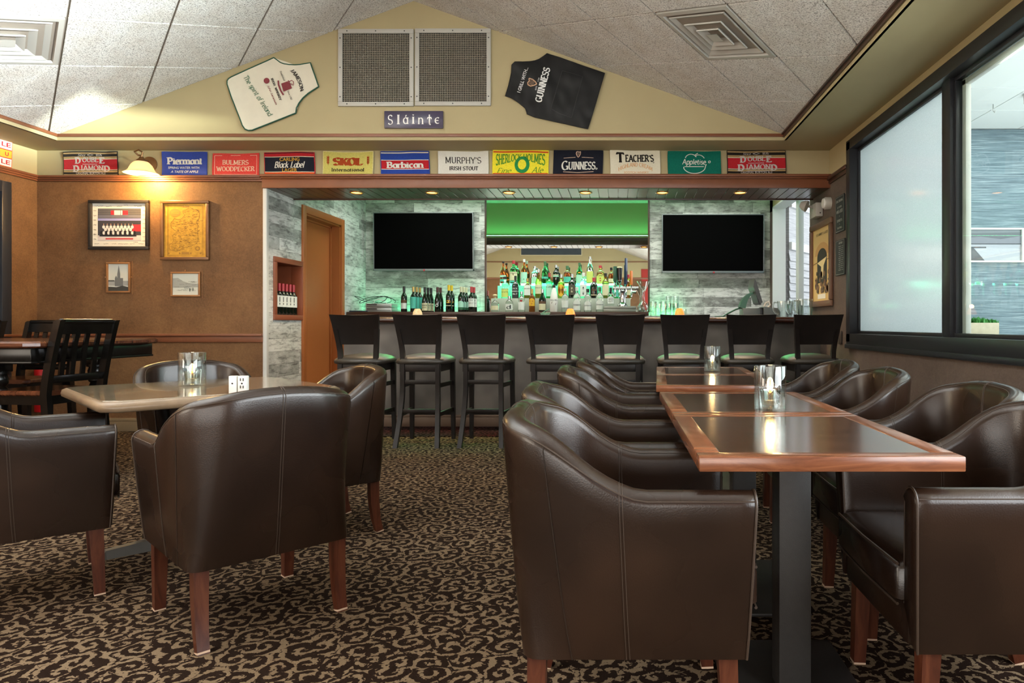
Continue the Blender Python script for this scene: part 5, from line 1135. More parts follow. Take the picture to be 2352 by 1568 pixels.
# pitchers
def pitcher(px, Y, h, label, rz):
    t = thing('beer_pitcher', (X(px, Y), Y, BT + .001), label, 'pitcher', 'clear pitchers on the bar', rz=rz)
    n = 48; prof = [(.062, 0), (.064, .01), (.07, .2), (.076, 1.)]
    mb = MB(); rg = []
    for r, q in prof: rg.append([Vector((r * (1 + .035 * math.cos(k * PI / 2 * 2)) * math.cos(2 * PI * k / n), r * (1 + .035 * math.cos(k * PI)) * math.sin(2 * PI * k / n), q * h)) for k in range(n)])
    mb.loft(rg, cap=False); mb.loft([[p * .93 + Vector((0, 0, .008)) for p in r] for r in rg][::-1], cap=False); mb.add([v for v in rg[0]], [tuple(range(n))])
    mb.build('ribbed_jug', M_GLASS, t, smooth=30)
    MB().tube([(.07, 0, h * .88), (.11, 0, h * .9), (.122, 0, h * .7), (.115, 0, h * .4), (.09, 0, h * .22), (.068, 0, h * .2)], .009, 10).build('handle', M('clear_handle', '#dfe6e0', .06, trans=.9), t)
pitcher(1803, 6.93, .165, 'clear ribbed pitcher closest to the till', PI)
pitcher(1827, 7.24, .19, 'clear ribbed pitcher in the middle of the three', 2.2)
pitcher(1849, 7.04, .19, 'clear ribbed pitcher closest to the window wall', 2.6)
# ================================================================ bar towels on the frieze
def terry(name, c, var=.12): return M('terry_' + name, c, .95, spec=.1, var=var, vscale=90, bump=.5, bscale=380, sheen=.2)
T_RED, T_BLK, T_NAVY, T_SKOL, T_BLUE, T_WHT, T_YEL, T_GRN, T_TAN, T_CREAM, T_ORG, T_PIER = (terry('red', '#b3242c'), terry('black', '#241f1c'), terry('navy', '#1d1f2a'), terry('straw', '#c9c069'), terry('blue', '#2b4596'),
    terry('white', '#dfddd2', .05), terry('lemon', '#efe03a'), terry('green', '#0f6a58'), terry('tan', '#a58a5e'), terry('cream', '#e3dcc4', .05), terry('orange', '#d9572a'), terry('royal', '#33479c'))
T_PINK = terry('coral_red', '#d6453f'); T_SALM = terry('pale_pink', '#e8c3a8', .04); T_LGRN = terry('leaf_green', '#4a8f33'); T_RUST = terry('rust', '#a4451f'); T_SAND = terry('sand', '#d99a5a'); T_GOLD = terry('gold', '#c79a3e'); T_SILV = terry('silver_grey', '#c3b9b4', .05)
TW = 'bar towels on the frieze'
def towel(x0, x1, z0, z1, Y, label, stripes, marks, edge, seed, rz=0., origin=None):
    """stripes: (v0, v1, material) fractions from the bottom; marks(place, w, h) -> list of (material, MB)"""
    w, h = x1 - x0, z1 - z0
    t = thing('bar_towel', origin or ((x0 + x1) / 2, Y, z0), label, 'bar towel', TW, rz=rz)
    rnd = random.Random(seed); ph = [rnd.uniform(0, 6) for _ in range(6)]; sag = rnd.uniform(-.005, .005); skew = rnd.uniform(-.006, .006)
    def place(u, v, off=0.):
        d = .010 + .003 * math.sin(9 * u + ph[0]) * math.sin(7 * v * 3 + ph[1]) + .002 * math.sin(31 * u + ph[2] + 12 * v) + .004 * (abs(2 * u / w) ** 4)
        return Vector((u + .004 * math.sin(11 * v + ph[3]), -d - off, v + (sag * (1 - (2 * u / w) ** 2) + skew * u / w) * (v / h) + .002 * math.sin(14 * u + ph[4]) * (v / h)))
    mats = []; mb = MB(); nu = 26
    for v0, v1, m in stripes:
        if m not in mats: mats.append(m)
        mb.cur = mats.index(m); nv = max(1, int((v1 - v0) * 12))
        for j in range(nv):
            for i in range(nu):
                a, b = -w / 2 + w * i / nu, -w / 2 + w * (i + 1) / nu; c, d = h * (v0 + (v1 - v0) * j / nv), h * (v0 + (v1 - v0) * (j + 1) / nv)
                mb.quad(place(a, c), place(b, c), place(b, d), place(a, d))
    mb.build('cloth', mats, t, smooth=70)
    hem = MB(); lo = [(-w / 2 + w * i / 20, 0) for i in range(20)] + [(w / 2, h * i / 8) for i in range(8)] + [(w / 2 - w * i / 20, h) for i in range(20)] + [(-w / 2, h - h * i / 8) for i in range(9)]
    hem.tube([place(u, v, -.004) for u, v in lo], .0048, 8); hem.build('hem', edge, t)
    pl = lambda u, v: place(u, v, .0022)
    for m, mk, nm in marks(pl, w, h): mk.build(nm, m, t, smooth=0)
    return t
def tx(pl, w, h, items):
    mb = MB()
    for s, cx, cy, ww, hh, kw in items: put_text(mb, s, pl, cx * w, cy * h, ww * w, hh * h, **kw)
    return mb
SER = dict(font='serif', thick=.2, thin=.09, serif=.1); SERB = dict(font='serif', thick=.28, thin=.12, serif=.12); SANS = dict(font='sans', bold=.02); SANSR = dict(font='sans')
def rects(pl, rs, w, h):
    mb = MB()
    for a, b, c, d in rs:
        for i in range(12): x0, x1 = a + (b - a) * i / 12, a + (b - a) * (i + 1) / 12; mb.quad(pl(x0 * w, c * h), pl(x1 * w, c * h), pl(x1 * w, d * h), pl(x0 * w, d * h))
    return mb
def dd(pl, w, h):
    m = tx(pl, w, h, [('D', -.235, .64, .11, .28, SERB), ('OUBL', .0, .665, .31, .21, SER), ('E', .215, .64, .11, .27, SERB), ('D', -.27, .31, .12, .29, SERB), ('IAMON', .03, .335, .42, .21, SER), ('D', .295, .31, .12, .27, SERB)])
    rects(lambda u, v: pl(u, v), [(-.14, .13, .485, .50), (-.16, .2, .165, .18)], 1, 1)
    m2 = tx(pl, w, h, [('Since', -.16, .86, .14, .10, dict(font='serif', serif=0, shear=.3, thick=.14)), ('1876', .16, .86, .11, .09, dict(font='serif', thick=.14)), ('ORIGINAL BURTON ALE', .0, .115, .54, .085, dict(font='sans'))])
    line2(m2, [(-.06 * w, .86 * h), (0, .9 * h), (.06 * w, .86 * h), (0, .82 * h), (-.06 * w, .86 * h)], .004, pl)
    m3 = rects(pl, [(-.15, .13, .475, .495), (-.16, .22, .16, .18)], w, h)
    return [(T_SILV, m, 'lettering'), (T_SILV, m2, 'small_lettering'), (T_SILV, m3, 'rules')]
DDS = [(0, .04, T_BLK), (.04, .075, T_TAN), (.075, .16, T_BLK), (.16, .23, T_TAN), (.23, .25, T_BLK), (.25, .27, T_CREAM), (.27, .69, T_RED), (.69, .71, T_CREAM), (.71, .80, T_TAN), (.80, .905, T_BLK), (.905, .965, T_TAN), (.965, 1, T_BLK)]
YT = YF - .004
def tpx(a, b, c, d): return X(a, YT), X(c, YT), Z(d, YT), Z(b, YT)
towel(*tpx(148, 349, 272, 405), YT, 'red black and tan striped bar towel beside the wall lamp', DDS, dd, T_BLK, 1)
def f_pier(pl, w, h): return [(T_WHT, tx(pl, w, h, [('Piermont', -.0, .63, .80, .32, SERB), ('SPRING WATER WITH', -.02, .34, .70, .10, SANS), ('A TASTE OF APPLE', 0, .17, .62, .10, dict(font='sans', bold=.02, shear=.2))]), 'lettering')]
towel(*tpx(374, 350, 476, 404), YT, 'royal blue bar towel with white lettering on three lines', [(0, 1, T_PIER)], f_pier, T_PIER, 2)
def f_bul(pl, w, h):
    fr = MB(); line2(fr, [(-.46 * w, .07 * h), (.46 * w, .07 * h)], .004, pl); line2(fr, [(-.46 * w, .91 * h), (.46 * w, .91 * h)], .004, pl); line2(fr, [(-.46 * w, .07 * h), (-.46 * w, .91 * h)], .004, pl); line2(fr, [(.46 * w, .07 * h), (.46 * w, .91 * h)], .004, pl)
    return [(T_SALM, tx(pl, w, h, [('BULMERS', .0, .62, .58, .22, SER), ('WOODPECKER', 0, .33, .85, .22, SER)]), 'lettering'), (T_SALM, fr, 'drawn_frame')]
towel(*tpx(491, 353, 596, 405), YT, 'coral red bar towel with thin pale frame and two lines', [(0, 1, T_PINK)], f_bul, T_PINK, 3)
def f_carl(pl, w, h): return [(T_GOLD, tx(pl, w, h, [('CARLING', .0, .70, .40, .15, SANS), ('LAGER', 0, .24, .30, .15, SANS)]), 'gold_lettering'), (T_WHT, tx(pl, w, h, [('Black Label', 0, .475, .62, .29, dict(font='serif', thick=.2, thin=.07, serif=.04, shear=.28))]), 'lettering')]
towel(*tpx(609, 351, 723, 404), YT, 'navy bar towel between two red bands', [(0, .04, T_NAVY), (.04, .15, T_ORG), (.15, .175, T_CREAM), (.175, .80, T_NAVY), (.80, .825, T_CREAM), (.825, .96, T_RED), (.96, 1, T_NAVY)], f_carl, T_RED, 4)
def f_skol(pl, w, h):
    ears = []
    for sx in (-1, 1):
        g = MB(); line2(g, [(sx * .40 * w, .44 * h), (sx * .40 * w, .84 * h)], .004, pl)
        for k in range(4):
            for q in (-1, 1): flat_poly(g, [(sx * .40 * w, (.48 + .075 * k) * h), (sx * .40 * w + q * .025 * w, (.53 + .075 * k) * h), (sx * .40 * w + q * .025 * w, (.59 + .075 * k) * h), (sx * .40 * w, (.54 + .075 * k) * h)], pl)
        ears.append(g)
    return [(T_RUST, tx(pl, w, h, [('SKOL', .0, .60, .62, .36, dict(font='serif', thick=.4, thin=.1, serif=.08, gap=.02))]), 'lettering'), (T_RUST, ears[0], 'barley_ear'), (T_RUST, ears[1], 'barley_ear'), (T_BLK, tx(pl, w, h, [('International', 0, .25, .66, .15, dict(font='serif', thick=.2, thin=.1, serif=.09, gap=.14))]), 'small_lettering')]
towel(*tpx(743, 349, 857, 404), YT, 'straw yellow bar towel with rust red lettering', [(0, 1, T_SKOL)], f_skol, terry('pale_straw', '#ded79a'), 5)
def f_barb(pl, w, h): return [(T_WHT, tx(pl, w, h, [('Barbican', .0, .45, .78, .29, dict(font='serif', thick=.26, thin=.13, serif=.1))]), 'lettering')]
towel(*tpx(876, 348, 986, 404), YT, 'blue bar towel with a red middle band', [(0, .03, T_BLUE), (.03, .06, T_CREAM), (.06, .255, T_BLUE), (.255, .28, T_WHT), (.28, .63, T_RED), (.63, .655, T_WHT), (.655, .92, T_BLUE), (.92, .96, T_CREAM), (.96, 1, T_BLUE)], f_barb, T_BLUE, 6)
def f_mur(pl, w, h): return [(T_BLK, tx(pl, w, h, [("MURPHY'S", .0, .65, .72, .27, dict(font='serif', thick=.14, thin=.06, serif=.05)), ('IRISH STOUT', .01, .32, .58, .17, dict(font='serif', thick=.2, thin=.1, serif=.06))]), 'lettering')]
towel(*tpx(1007, 348, 1121, 405), YT, 'white bar towel with thin black capitals on two lines', [(0, 1, T_WHT)], f_mur, T_WHT, 7)
def f_sh(pl, w, h):
    g = MB(); warp = lambda u, v: v * (.45 + .55 * u * u) + (.55 * (1 - u * u) * .9)
    g = tx(pl, w, h, [('SHERLOCK', -.215, .62, .46, .5, dict(font='serif', thick=.2, thin=.1, serif=.06, warp=lambda u, v: .75 - (.75 - v) * (.42 + .58 * (1 - u) / 2))), ('HOLMES', .245, .62, .40, .5, dict(font='serif', thick=.2, thin=.1, serif=.06, warp=lambda u, v: .75 - (.75 - v) * (.42 + .58 * (1 + u) / 2)))])
    c = MB(); flat_poly(c, circ(.03 * w, .41 * h, .135 * w, .33 * h, 30), lambda u, v: pl(u, v) + Vector((0, -.0004, 0)))
    c2 = MB(); flat_poly(c2, circ(.03 * w, .42 * h, .075 * w, .20 * h, 24), lambda u, v: pl(u, v) + Vector((0, -.0012, 0)))
    s = tx(pl, w, h, [('Fine', -.29, .19, .26, .2, dict(font='serif', serif=.02, shear=.35, thick=.12)), ('Ale', .31, .21, .22, .24, dict(font='serif', serif=.02, shear=.35, thick=.12))])
    return [(T_LGRN, g, 'lettering'), (terry('emerald', '#2d8a4c'), c, 'green_disc'), (T_YEL, c2, 'plain_medallion'), (T_LGRN, s, 'script')]
towel(*tpx(1133, 346, 1260, 403), YT, 'bright yellow bar towel with green lettering around a green disc', [(0, .03, T_YEL), (.03, .09, T_ORG), (.09, .90, T_YEL), (.90, .96, T_ORG), (.96, 1, T_YEL)], f_sh, T_YEL, 8)
def harp(pl, cx, cy, s, body=None):
    g = MB(); line2(g, [(cx - .34 * s, cy + .42 * s), (cx - .40 * s, cy + .1 * s), (cx - .22 * s, cy - .25 * s), (cx - .02 * s, cy - .5 * s)], .12 * s, pl)
    line2(g, [(cx - .34 * s, cy + .42 * s), (cx - .12 * s, cy + .5 * s), (cx + .1 * s, cy + .38 * s), (cx + .32 * s, cy + .48 * s), (cx + .4 * s, cy + .36 * s)], .11 * s, pl)
    line2(g, [(cx + .36 * s, cy + .42 * s), (cx + .34 * s, cy + .05 * s), (cx + .18 * s, cy - .28 * s), (cx - .02 * s, cy - .5 * s)], .1 * s, pl)
    for k in range(5): line2(g, [(cx - .24 * s + .11 * s * k, cy + .38 * s), (cx - .26 * s + .1 * s * k + .03 * s, cy + (-.08 - .06 * k + (.05 * (k > 3))) * s)], .025 * s, pl)
    return g
def f_gui(pl, w, h):
    g = harp(pl, -.0 * w, .82 * h, .24 * h); line2(g, [(-.30 * w, .675 * h), (-.15 * w, .69 * h), (-.06 * w, .70 * h)], .004, pl); line2(g, [(.07 * w, .70 * h), (.18 * w, .69 * h), (.31 * w, .675 * h)], .004, pl); line2(g, [(-.30 * w, .105 * h), (0, .075 * h), (.32 * w, .115 * h)], .005, pl)
    return [(T_SALM, g, 'harp_emblem'), (T_WHT, tx(pl, w, h, [('G', -.27, .37, .14, .40, dict(font='serif', thick=.2, thin=.08, serif=.04)), ('UINNESS', .08, .36, .56, .34, dict(font='serif', thick=.24, thin=.1, serif=.08)), ('*', .38, .235, .04, .08, dict(font='serif'))]), 'lettering')]
towel(*tpx(1272, 346, 1384, 401), YT, 'black bar towel with white lettering under a small harp', [(0, 1, T_NAVY)], f_gui, T_NAVY, 9)
def f_tea(pl, w, h): return [(T_BLK, tx(pl, w, h, [('T', -.30, .72, .18, .42, dict(font='serif', thick=.24, thin=.14, serif=.06)), ("EACHER'S", .09, .69, .58, .32, dict(font='serif', thick=.25, thin=.13, serif=.07)), ('*', .37, .51, .03, .06, dict(font='serif'))]), 'lettering'), (T_SAND, tx(pl, w, h, [('HIGHLAND CREAM', 0, .23, .68, .17, dict(font='serif', thick=.14, thin=.08, serif=.03, bend=.2 * h)), ('SCOTCH WHISKY', .02, .10, .5, .09, dict(font='sans'))]), 'orange_lettering')]
towel(*tpx(1402, 347, 1515, 402), YT, 'cream bar towel with bold dark capitals over arched orange lettering', [(0, 1, T_CREAM)], f_tea, T_CREAM, 10)
def f_app(pl, w, h):
    g = MB(); line2(g, [(-.155 * w + .0, .82 * h - .1 * h)] + [(-.06 * w + .125 * w * math.cos(math.radians(a)), .60 * h + .28 * h * math.sin(math.radians(a))) for a in range(150, 40, -10)] + [(.04 * w, .76 * h)], .007, pl)
    line2(g, [(.02 * w, .78 * h), (.02 * w, .86 * h), (.07 * w, .93 * h)], .008, pl); line2(g, [(.03 * w, .80 * h)] + [(.09 * w + .12 * w * math.cos(math.radians(a)), .58 * h + .28 * h * math.sin(math.radians(a))) for a in range(110, 20, -10)], .007, pl)
    line2(g, [(-.19 * w, .35 * h)] + [(.0 * w + .21 * w * math.cos(math.radians(a)), .36 * h + .30 * h * math.sin(math.radians(a))) for a in range(190, 361, 10)] + [(.23 * w, .46 * h)], .008, pl); line2(g, [(-.18 * w, .355 * h), (.18 * w, .355 * h)], .007, pl)
    return [(T_WHT, g, 'apple_outline'), (T_WHT, tx(pl, w, h, [('Appletise', .0, .53, .46, .30, dict(font='serif', serif=0, thick=.17, thin=.1, shear=.15)), ('*', .29, .56, .05, .12, dict(font='serif'))]), 'lettering')]
towel(*tpx(1535, 348, 1655, 402), YT, 'teal green bar towel with a white apple outline', [(0, 1, T_GRN)], f_app, T_GRN, 11)
towel(*tpx(1670, 345, 1803, 403), YT, 'red black and tan striped bar towel closest to the window wall', DDS, dd, T_BLK, 12)
M_ORANGEBAND = terry('amber', '#e7a534')
def f_le(pl, w, h): return [(T_RED, tx(pl, w, h, [('LE', .38, .83, .18, .16, SANS), ('U', .40, .5, .07, .14, SANS), ('LE', .38, .2, .18, .16, SANS)]), 'lettering')]
towel(-.25, .25, Z(404, YT), Z(404, YT) + .26, 0, 'white and orange striped bar towel on the side wall', [(0, .06, T_ORG), (.06, .34, T_WHT), (.34, .37, T_RED), (.37, .64, M_ORANGEBAND), (.64, .67, T_RED), (.67, .96, T_WHT), (.96, 1, T_ORG)], f_le, T_ORG, 13, rz=PI / 2, origin=(XL + .006, 6.11, Z(404, YT)))
# ================================================================ wall lamp
sc = Vector((X(325, YF - .17), YF - .17, Z(386, YF - .17)))
t = thing('wall_lamp', (X(345, YF), YF, Z(375, YF)), 'lit bronze wall lamp with a bell shaped glass shade among the towels', 'wall lamp')
M_BRONZE = M('brushed_bronze', '#8d6a4a', .3, .85)
b = MB(); b.lathe([(0, -.03), (.035, -.028), (.05, -.018), (.068, -.008), (.075, 0), (.075, .006)], 28, mtx=Matrix.Translation((X(345, YF), YF - .008, Z(378, YF))) @ Matrix.Rotation(-PI / 2, 4, 'X') @ Matrix.Scale(-1, 4, (0, 0, 1))); b.build('backplate', M_BRONZE, t, w=True, smooth=50)
b = MB(); c0 = Vector((X(345, YF), YF - .03, Z(372, YF))); top = sc + Vector((0, 0, .075))
b.tube([c0, c0 + Vector((-.01, -.04, .0)), c0 + Vector((-.015, -.07, .04)), Vector((c0.x - .02, sc.y + .03, top.z + .055)), Vector((c0.x - .04, sc.y + .01, top.z + .085)), Vector(((c0.x + sc.x) / 2 - .01, sc.y, top.z + .098)), Vector((sc.x + .012, sc.y, top.z + .075)), Vector((sc.x, sc.y, top.z + .03)), top], .0085, 10); b.build('arm', M_BRONZE, t, w=True)
b = MB(); b.lathe([(0, .045), (.018, .044), (.022, .03), (.045, .01), (.05, -.012)], 24, top - Vector((0, 0, .012))); b.build('fitter', M_BRONZE, t, w=True, smooth=50)
sh = MB(); pr = [(.048, .062), (.062, .055), (.085, .03), (.10, .0), (.108, -.02), (.125, -.038), (.152, -.052)]
n = 40; rgs = [[Vector((sc.x + r * (1 + (.03 * math.cos(8 * 2 * PI * k / n) if i > 4 else 0)) * math.cos(2 * PI * k / n), sc.y + r * math.sin(2 * PI * k / n), sc.z + z)) for k in range(n)] for i, (r, z) in enumerate(pr)]
sh.loft(rgs + [[p - Vector((0, 0, .003)) + (sc - p) * .02 for p in r] for r in rgs[::-1]], cap=False)
def shade_mat():
    tt = NT('alabaster_glass'); tt.t.nodes.remove(tt.b); tl = tt.n('BsdfTranslucent'); tl.inputs[0].default_value = (.42, .36, .26, 1); df = tt.n('BsdfDiffuse'); df.inputs[0].default_value = (.5, .46, .38, 1)
    em = tt.n('Emission'); em.inputs[0].default_value = (1, .72, .38, 1); em.inputs[1].default_value = .28; a = tt.n('AddShader'); m = tt.n('MixShader'); m.inputs[0].default_value = .4; tt.l(tl.outputs[0], m.inputs[1]); tt.l(df.outputs[0], m.inputs[2]); tt.l(m.outputs[0], a.inputs[0]); tt.l(em.outputs[0], a.inputs[1]); tt.l(a.outputs[0], tt.out.inputs[0]); return tt.m
sh.build('lamp_shade', shade_mat(), t, w=True, smooth=60)
b = MB(); b.lathe([(0, -.05), (.022, -.045), (.032, -.025), (.03, -.005), (.016, .02), (.014, .04)], 18, sc); b.build('bulb', M('lit_bulb', '#fff0d0', emit=7, ecol='#ffd9a0'), t, w=True)
l = bpy.data.lights.new('wall_lamp_light', 'POINT'); l.energy = 36; l.color = (1, .62, .22); l.shadow_soft_size = .04; o = bpy.data.objects.new('wall_lamp_light', l); C.objects.link(o); o.parent = t; o.location = sc + Vector((0, 0, -.07)) - Vector(t.location)
# ================================================================ framed pictures
def framed(name, c, w, h, fw, fd, fmat, label, draw, rz=0., mat_border=None, cat='framed picture', glassy=False):
    t = thing(name, c, label, cat, rz=rz)
    f = MB()
    for a, b in (((-w / 2, -h / 2), (w / 2, -h / 2 + fw)), ((-w / 2, h / 2 - fw), (w / 2, h / 2)), ((-w / 2, -h / 2 + fw), (-w / 2 + fw, h / 2 - fw)), ((w / 2 - fw, -h / 2 + fw), (w / 2, h / 2 - fw))): f.box((a[0], -fd, a[1]), (b[0], -.001, b[1]), fw * .18)
    f.build('frame', fmat, t)
    bg, layers = draw(lambda u, v, k=0: Vector((u, -.0075 - .0006 * k, v)), w - 2 * fw, h - 2 * fw)
    MB().box((-w / 2 + fw * .7, -.007, -h / 2 + fw * .7), (w / 2 - fw * .7, -.002, h / 2 - fw * .7)).build('print', bg, t)
    for i, (m, mb) in enumerate(layers): mb.build('print_detail', m, t, smooth=0)
    return t
def poly(mb, pts, pl, k): mb.add(lift([pl(u, v, k) for u, v in pts]), [tuple(range(len(pts)))]); return mb
def rect(mb, a, b, c, d, pl, k): return poly(mb, [(a, c), (b, c), (b, d), (a, d)], pl, k)
PR = lambda n, c: M('print_' + n, c, .5)
def squiggles(mb, pl, k, boxes, wd, rnd):
    for cx, cy, ww, hh in boxes:
        pts = [(cx - ww / 2 + ww * i / 14, cy + hh / 2 * math.sin(i * rnd.uniform(1.2, 2.2) + rnd.uniform(0, 1)) * rnd.uniform(.3, 1)) for i in range(15)]
        line2(mb, pts, wd, lambda u, v: pl(u, v, k))
def d_team(pl, w, h):
    rnd = random.Random(3); L = []
    w2, h2 = w * .80, h * .74; y0 = -h2 / 2 + h * .01
    a = MB(); rect(a, -w2 / 2, w2 / 2, y0, y0 + h2, pl, 1); L.append((PR('arena_dark', '#3c3a40'), a))
    a = MB(); rect(a, -w2 / 2, w2 / 2, y0, y0 + h2 * .16, pl, 2); L.append((PR('ice', '#c9bcb8'), a))
    a = MB(); rect(a, -w2 * .32, w2 * .32, y0 + h2 * .03, y0 + h2 * .07, pl, 3); rect(a, w2 * .30, w2 * .5, y0 + h2 * .28, y0 + h2 * .5, pl, 2); rect(a, -w2 * .2, -w2 * .12, y0 + h2 * .80, y0 + h2 * .94, pl, 3); rect(a, w2 * .08, w2 * .2, y0 + h2 * .80, y0 + h2 * .94, pl, 3); L.append((PR('red', '#b02c36'), a))
    a = MB(); rect(a, -w2 / 2, w2 / 2, y0 + h2 * .62, y0 + h2 * .69, pl, 2); L.append((PR('lilac', '#8f8fc0'), a))
    a = MB(); rect(a, -w2 / 2, w2 / 2, y0 + h2 * .70, y0 + h2 * .80, pl, 2); 
    for k in range(9): rect(a, -w2 * .48 + w2 * .108 * k, -w2 * .40 + w2 * .108 * k, y0 + h2 * .715, y0 + h2 * .775, pl, 3)
    L.append((PR('stand_grey', '#6a6872'), a))
    a = MB()
    for k in range(6): rect(a, -w2 / 2, w2 / 2, y0 + h2 * (.82 + .03 * k), y0 + h2 * (.828 + .03 * k), pl, 2)
    L.append((PR('beam', '#8c8784'), a))
    a = MB(); rect(a, -w2 * .12, w2 * .02, y0 + h2 * .80, y0 + h2 * .94, pl, 3); rect(a, w2 * .03, w2 * .07, y0 + h2 * .80, y0 + h2 * .94, pl, 3)
    for r, (yy, n, sp) in enumerate(((.42, 9, .083), (.34, 8, .083), (.235, 7, .11))):
        for k in range(n):
            cx = (-(n - 1) / 2 + k) * sp * w2 - .03 * w2; poly(a, circ(cx, y0 + h2 * yy, w2 * .034, h2 * .055, 10), pl, 5 - r)
    L.append((PR('jersey', '#d9d2cc'), a))
    a = MB()
    for k in range(9): poly(a, circ((-4 + k) * .083 * w2 - .03 * w2, y0 + h2 * .505, w2 * .012, h2 * .022, 8), pl, 5)
    L.append((PR('faces', '#b98f78'), a))
    a = MB()
    for k in range(8): poly(a, circ((-3.5 + k) * .11 * w2 - .03 * w2, y0 + h2 * .23, w2 * .03, h2 * .075, 10), pl, 6)
    rect(a, -w2 * .46, w2 * .40, y0 + h2 * .125, y0 + h2 * .165, pl, 5); L.append((PR('dark_suits', '#1d1b1e'), a))
    a = MB(); bx = [(-.38 * w, .44 * h, .16 * w, .03 * h), (-.2 * w, .43 * h, .1 * w, .03 * h), (0, .43 * h, .1 * w, .03 * h), (.12 * w, .46 * h, .08 * w, .02 * h), (.34 * w, .44 * h, .14 * w, .04 * h)] + [(-.455 * w, (.33 - .11 * k) * h, .05 * w, .04 * h) for k in range(7)] + [(.455 * w, (.33 - .10 * k) * h, .05 * w, .03 * h) for k in range(8)] + [(x * w, -.44 * h, .09 * w, .03 * h) for x in (-.42, -.25, -.1, .02, .12, .24, .4)]
    squiggles(a, pl, 2, bx, .0022, rnd); put_text(a, '1994', lambda u, v: pl(u, v, 2), .30 * w, -.40 * h, .08 * w, .022 * h, font='sans'); L.append((PR('pen', '#3a3434'), a))
    return PR('mat_white', '#ddd6c8'), L
def at_wall(p0, p1, Y=YF): return ((X(p0[0], Y) + X(p1[0], Y)) / 2, Y, (Z(p0[1], Y) + Z(p1[1], Y)) / 2), abs(X(p1[0], Y) - X(p0[0], Y)), abs(Z(p1[1], Y) - Z(p0[1], Y))
c, w_, h_ = at_wall((203, 459), (342, 573), YF - .02); c = (c[0], YF - .001, c[2])
framed('framed_team_photo', c, w_, h_, .032, .03, M('black_frame_paint', '#2c2620', .4), 'black framed signed hockey team photo on the papered wall', d_team)
def d_map(pl, w, h):
    rnd = random.Random(5); ink = PR('engraving', '#6e4f1c'); a = MB(); P2 = lambda u, v: pl(u, v, 1)
    for q in (.42, .40): line2(a, [(-q * w, -.47 * h), (q * w, -.47 * h), (q * w, .47 * h), (-q * w, .47 * h), (-q * w, -.47 * h)], .0022, P2)
    # island outline, hatch of tiny place marks, cartouche and compass
    out = [(.10, .43), (.2, .38), (.27, .40), (.33, .33), (.34, .24), (.27, .18), (.30, .08), (.29, -.06), (.31, -.16), (.27, -.25), (.12, -.30), (-.06, -.34), (-.2, -.40), (-.36, -.37), (-.38, -.28), (-.28, -.22), (-.30, -.10), (-.18, -.02), (-.32, .04), (-.34, .14), (-.26, .22), (-.12, .2), (-.02, .28), (-.06, .36), (.10, .43)]
    o2 = []
    for (x0, y0), (x1, y1) in zip(out, out[1:]):
        for k in range(6): q = k / 6; o2.append(((x0 + (x1 - x0) * q + rnd.uniform(-.012, .012)) * w, (y0 + (y1 - y0) * q + rnd.uniform(-.01, .01)) * h))
    line2(a, o2, .003, P2)
    def inside(x, y):
        c_ = False
        for (x0, y0), (x1, y1) in zip(out, out[1:]):
            if (y0 > y) != (y1 > y) and x < (x1 - x0) * (y - y0) / (y1 - y0) + x0: c_ = not c_
        return c_
    k = 0
    while k < 330:
        x, y = rnd.uniform(-.38, .36), rnd.uniform(-.42, .44); near = inside(x, y)
        if near or rnd.random() < .10:
            ln = rnd.uniform(.02, .07); dy = rnd.uniform(-.012, .012); line2(a, [(x * w, y * h), ((x + ln * .5) * w, (y + dy) * h), ((x + ln) * w, (y + rnd.uniform(-.008, .008)) * h)], rnd.uniform(.0012, .003), P2); k += 1
    L = [(ink, a)]; b = MB(); poly(b, circ(-.24 * w, .33 * h, .13 * w, .075 * h, 14), pl, 2); rect(b, -.09 * w, .09 * w, -.45 * h, -.405 * h, pl, 2); poly(b, circ(.29 * w, -.34 * h, .06 * w, .045 * h, 16), pl, 2)
    for x in (-.39, -.13, .13, .36): poly(b, circ(x * w, -.43 * h, .022 * w, .018 * h, 8), pl, 2)
    for x in (-.05, .01, .07): poly(b, circ(x * w, .445 * h, .024 * w, .02 * h, 8), pl, 2)
    L.append((PR('sepia_block', '#9a7028'), b)); c_ = MB(); poly(c_, circ(.29 * w, -.34 * h, .03 * w, .022 * h, 14), pl, 3); rect(c_, -.33 * w, -.15 * w, .335 * h, .345 * h, pl, 3); rect(c_, -.33 * w, -.15 * w, .315 * h, .322 * h, pl, 3); L.append((M_GOLD, c_)); return M_GOLD, L
c, w_, h_ = at_wall((368, 460), (480, 597), YF - .02); c = (c[0], YF - .001, c[2])
framed('framed_map', c, w_, h_, .03, .028, M('bronze_brown_frame', '#7a5638', .32, .3), 'gold engraved island map in a brown frame under the wall lamp', d_map)
def d_church(pl, w, h):
    L = []; a = MB(); rect(a, -.5 * w, .5 * w, -.30 * h, -.12 * h, pl, 1); L.append((PR('mid_grey', '#9a9a94'), a))
    a = MB(); poly(a, [(-.06 * w, -.3 * h), (.08 * w, -.3 * h), (.08 * w, .14 * h), (.01 * w, .46 * h), (-.06 * w, .14 * h)], pl, 2); rect(a, -.18 * w, .22 * w, -.32 * h, -.02 * h, pl, 2); poly(a, [(-.18 * w, -.02 * h), (-.12 * w, .07 * h), (-.06 * w, -.02 * h)], pl, 2); L.append((PR('stone_grey', '#6b6c6a'), a))
    a = MB(); poly(a, [(-.5 * w, -.5 * h), (.5 * w, -.5 * h), (.5 * w, -.36 * h), (.2 * w, -.30 * h), (-.1 * w, -.36 * h), (-.5 * w, -.34 * h)], pl, 3); rect(a, -.5 * w, -.2 * w, -.14 * h, -.10 * h, pl, 2); L.append((PR('tree_grey', '#3b3b38'), a)); return PR('old_photo_sky', '#c9c9bd'), L
M_THINFR = M('thin_brass_wood_frame', '#9a6b42', .35, .2)
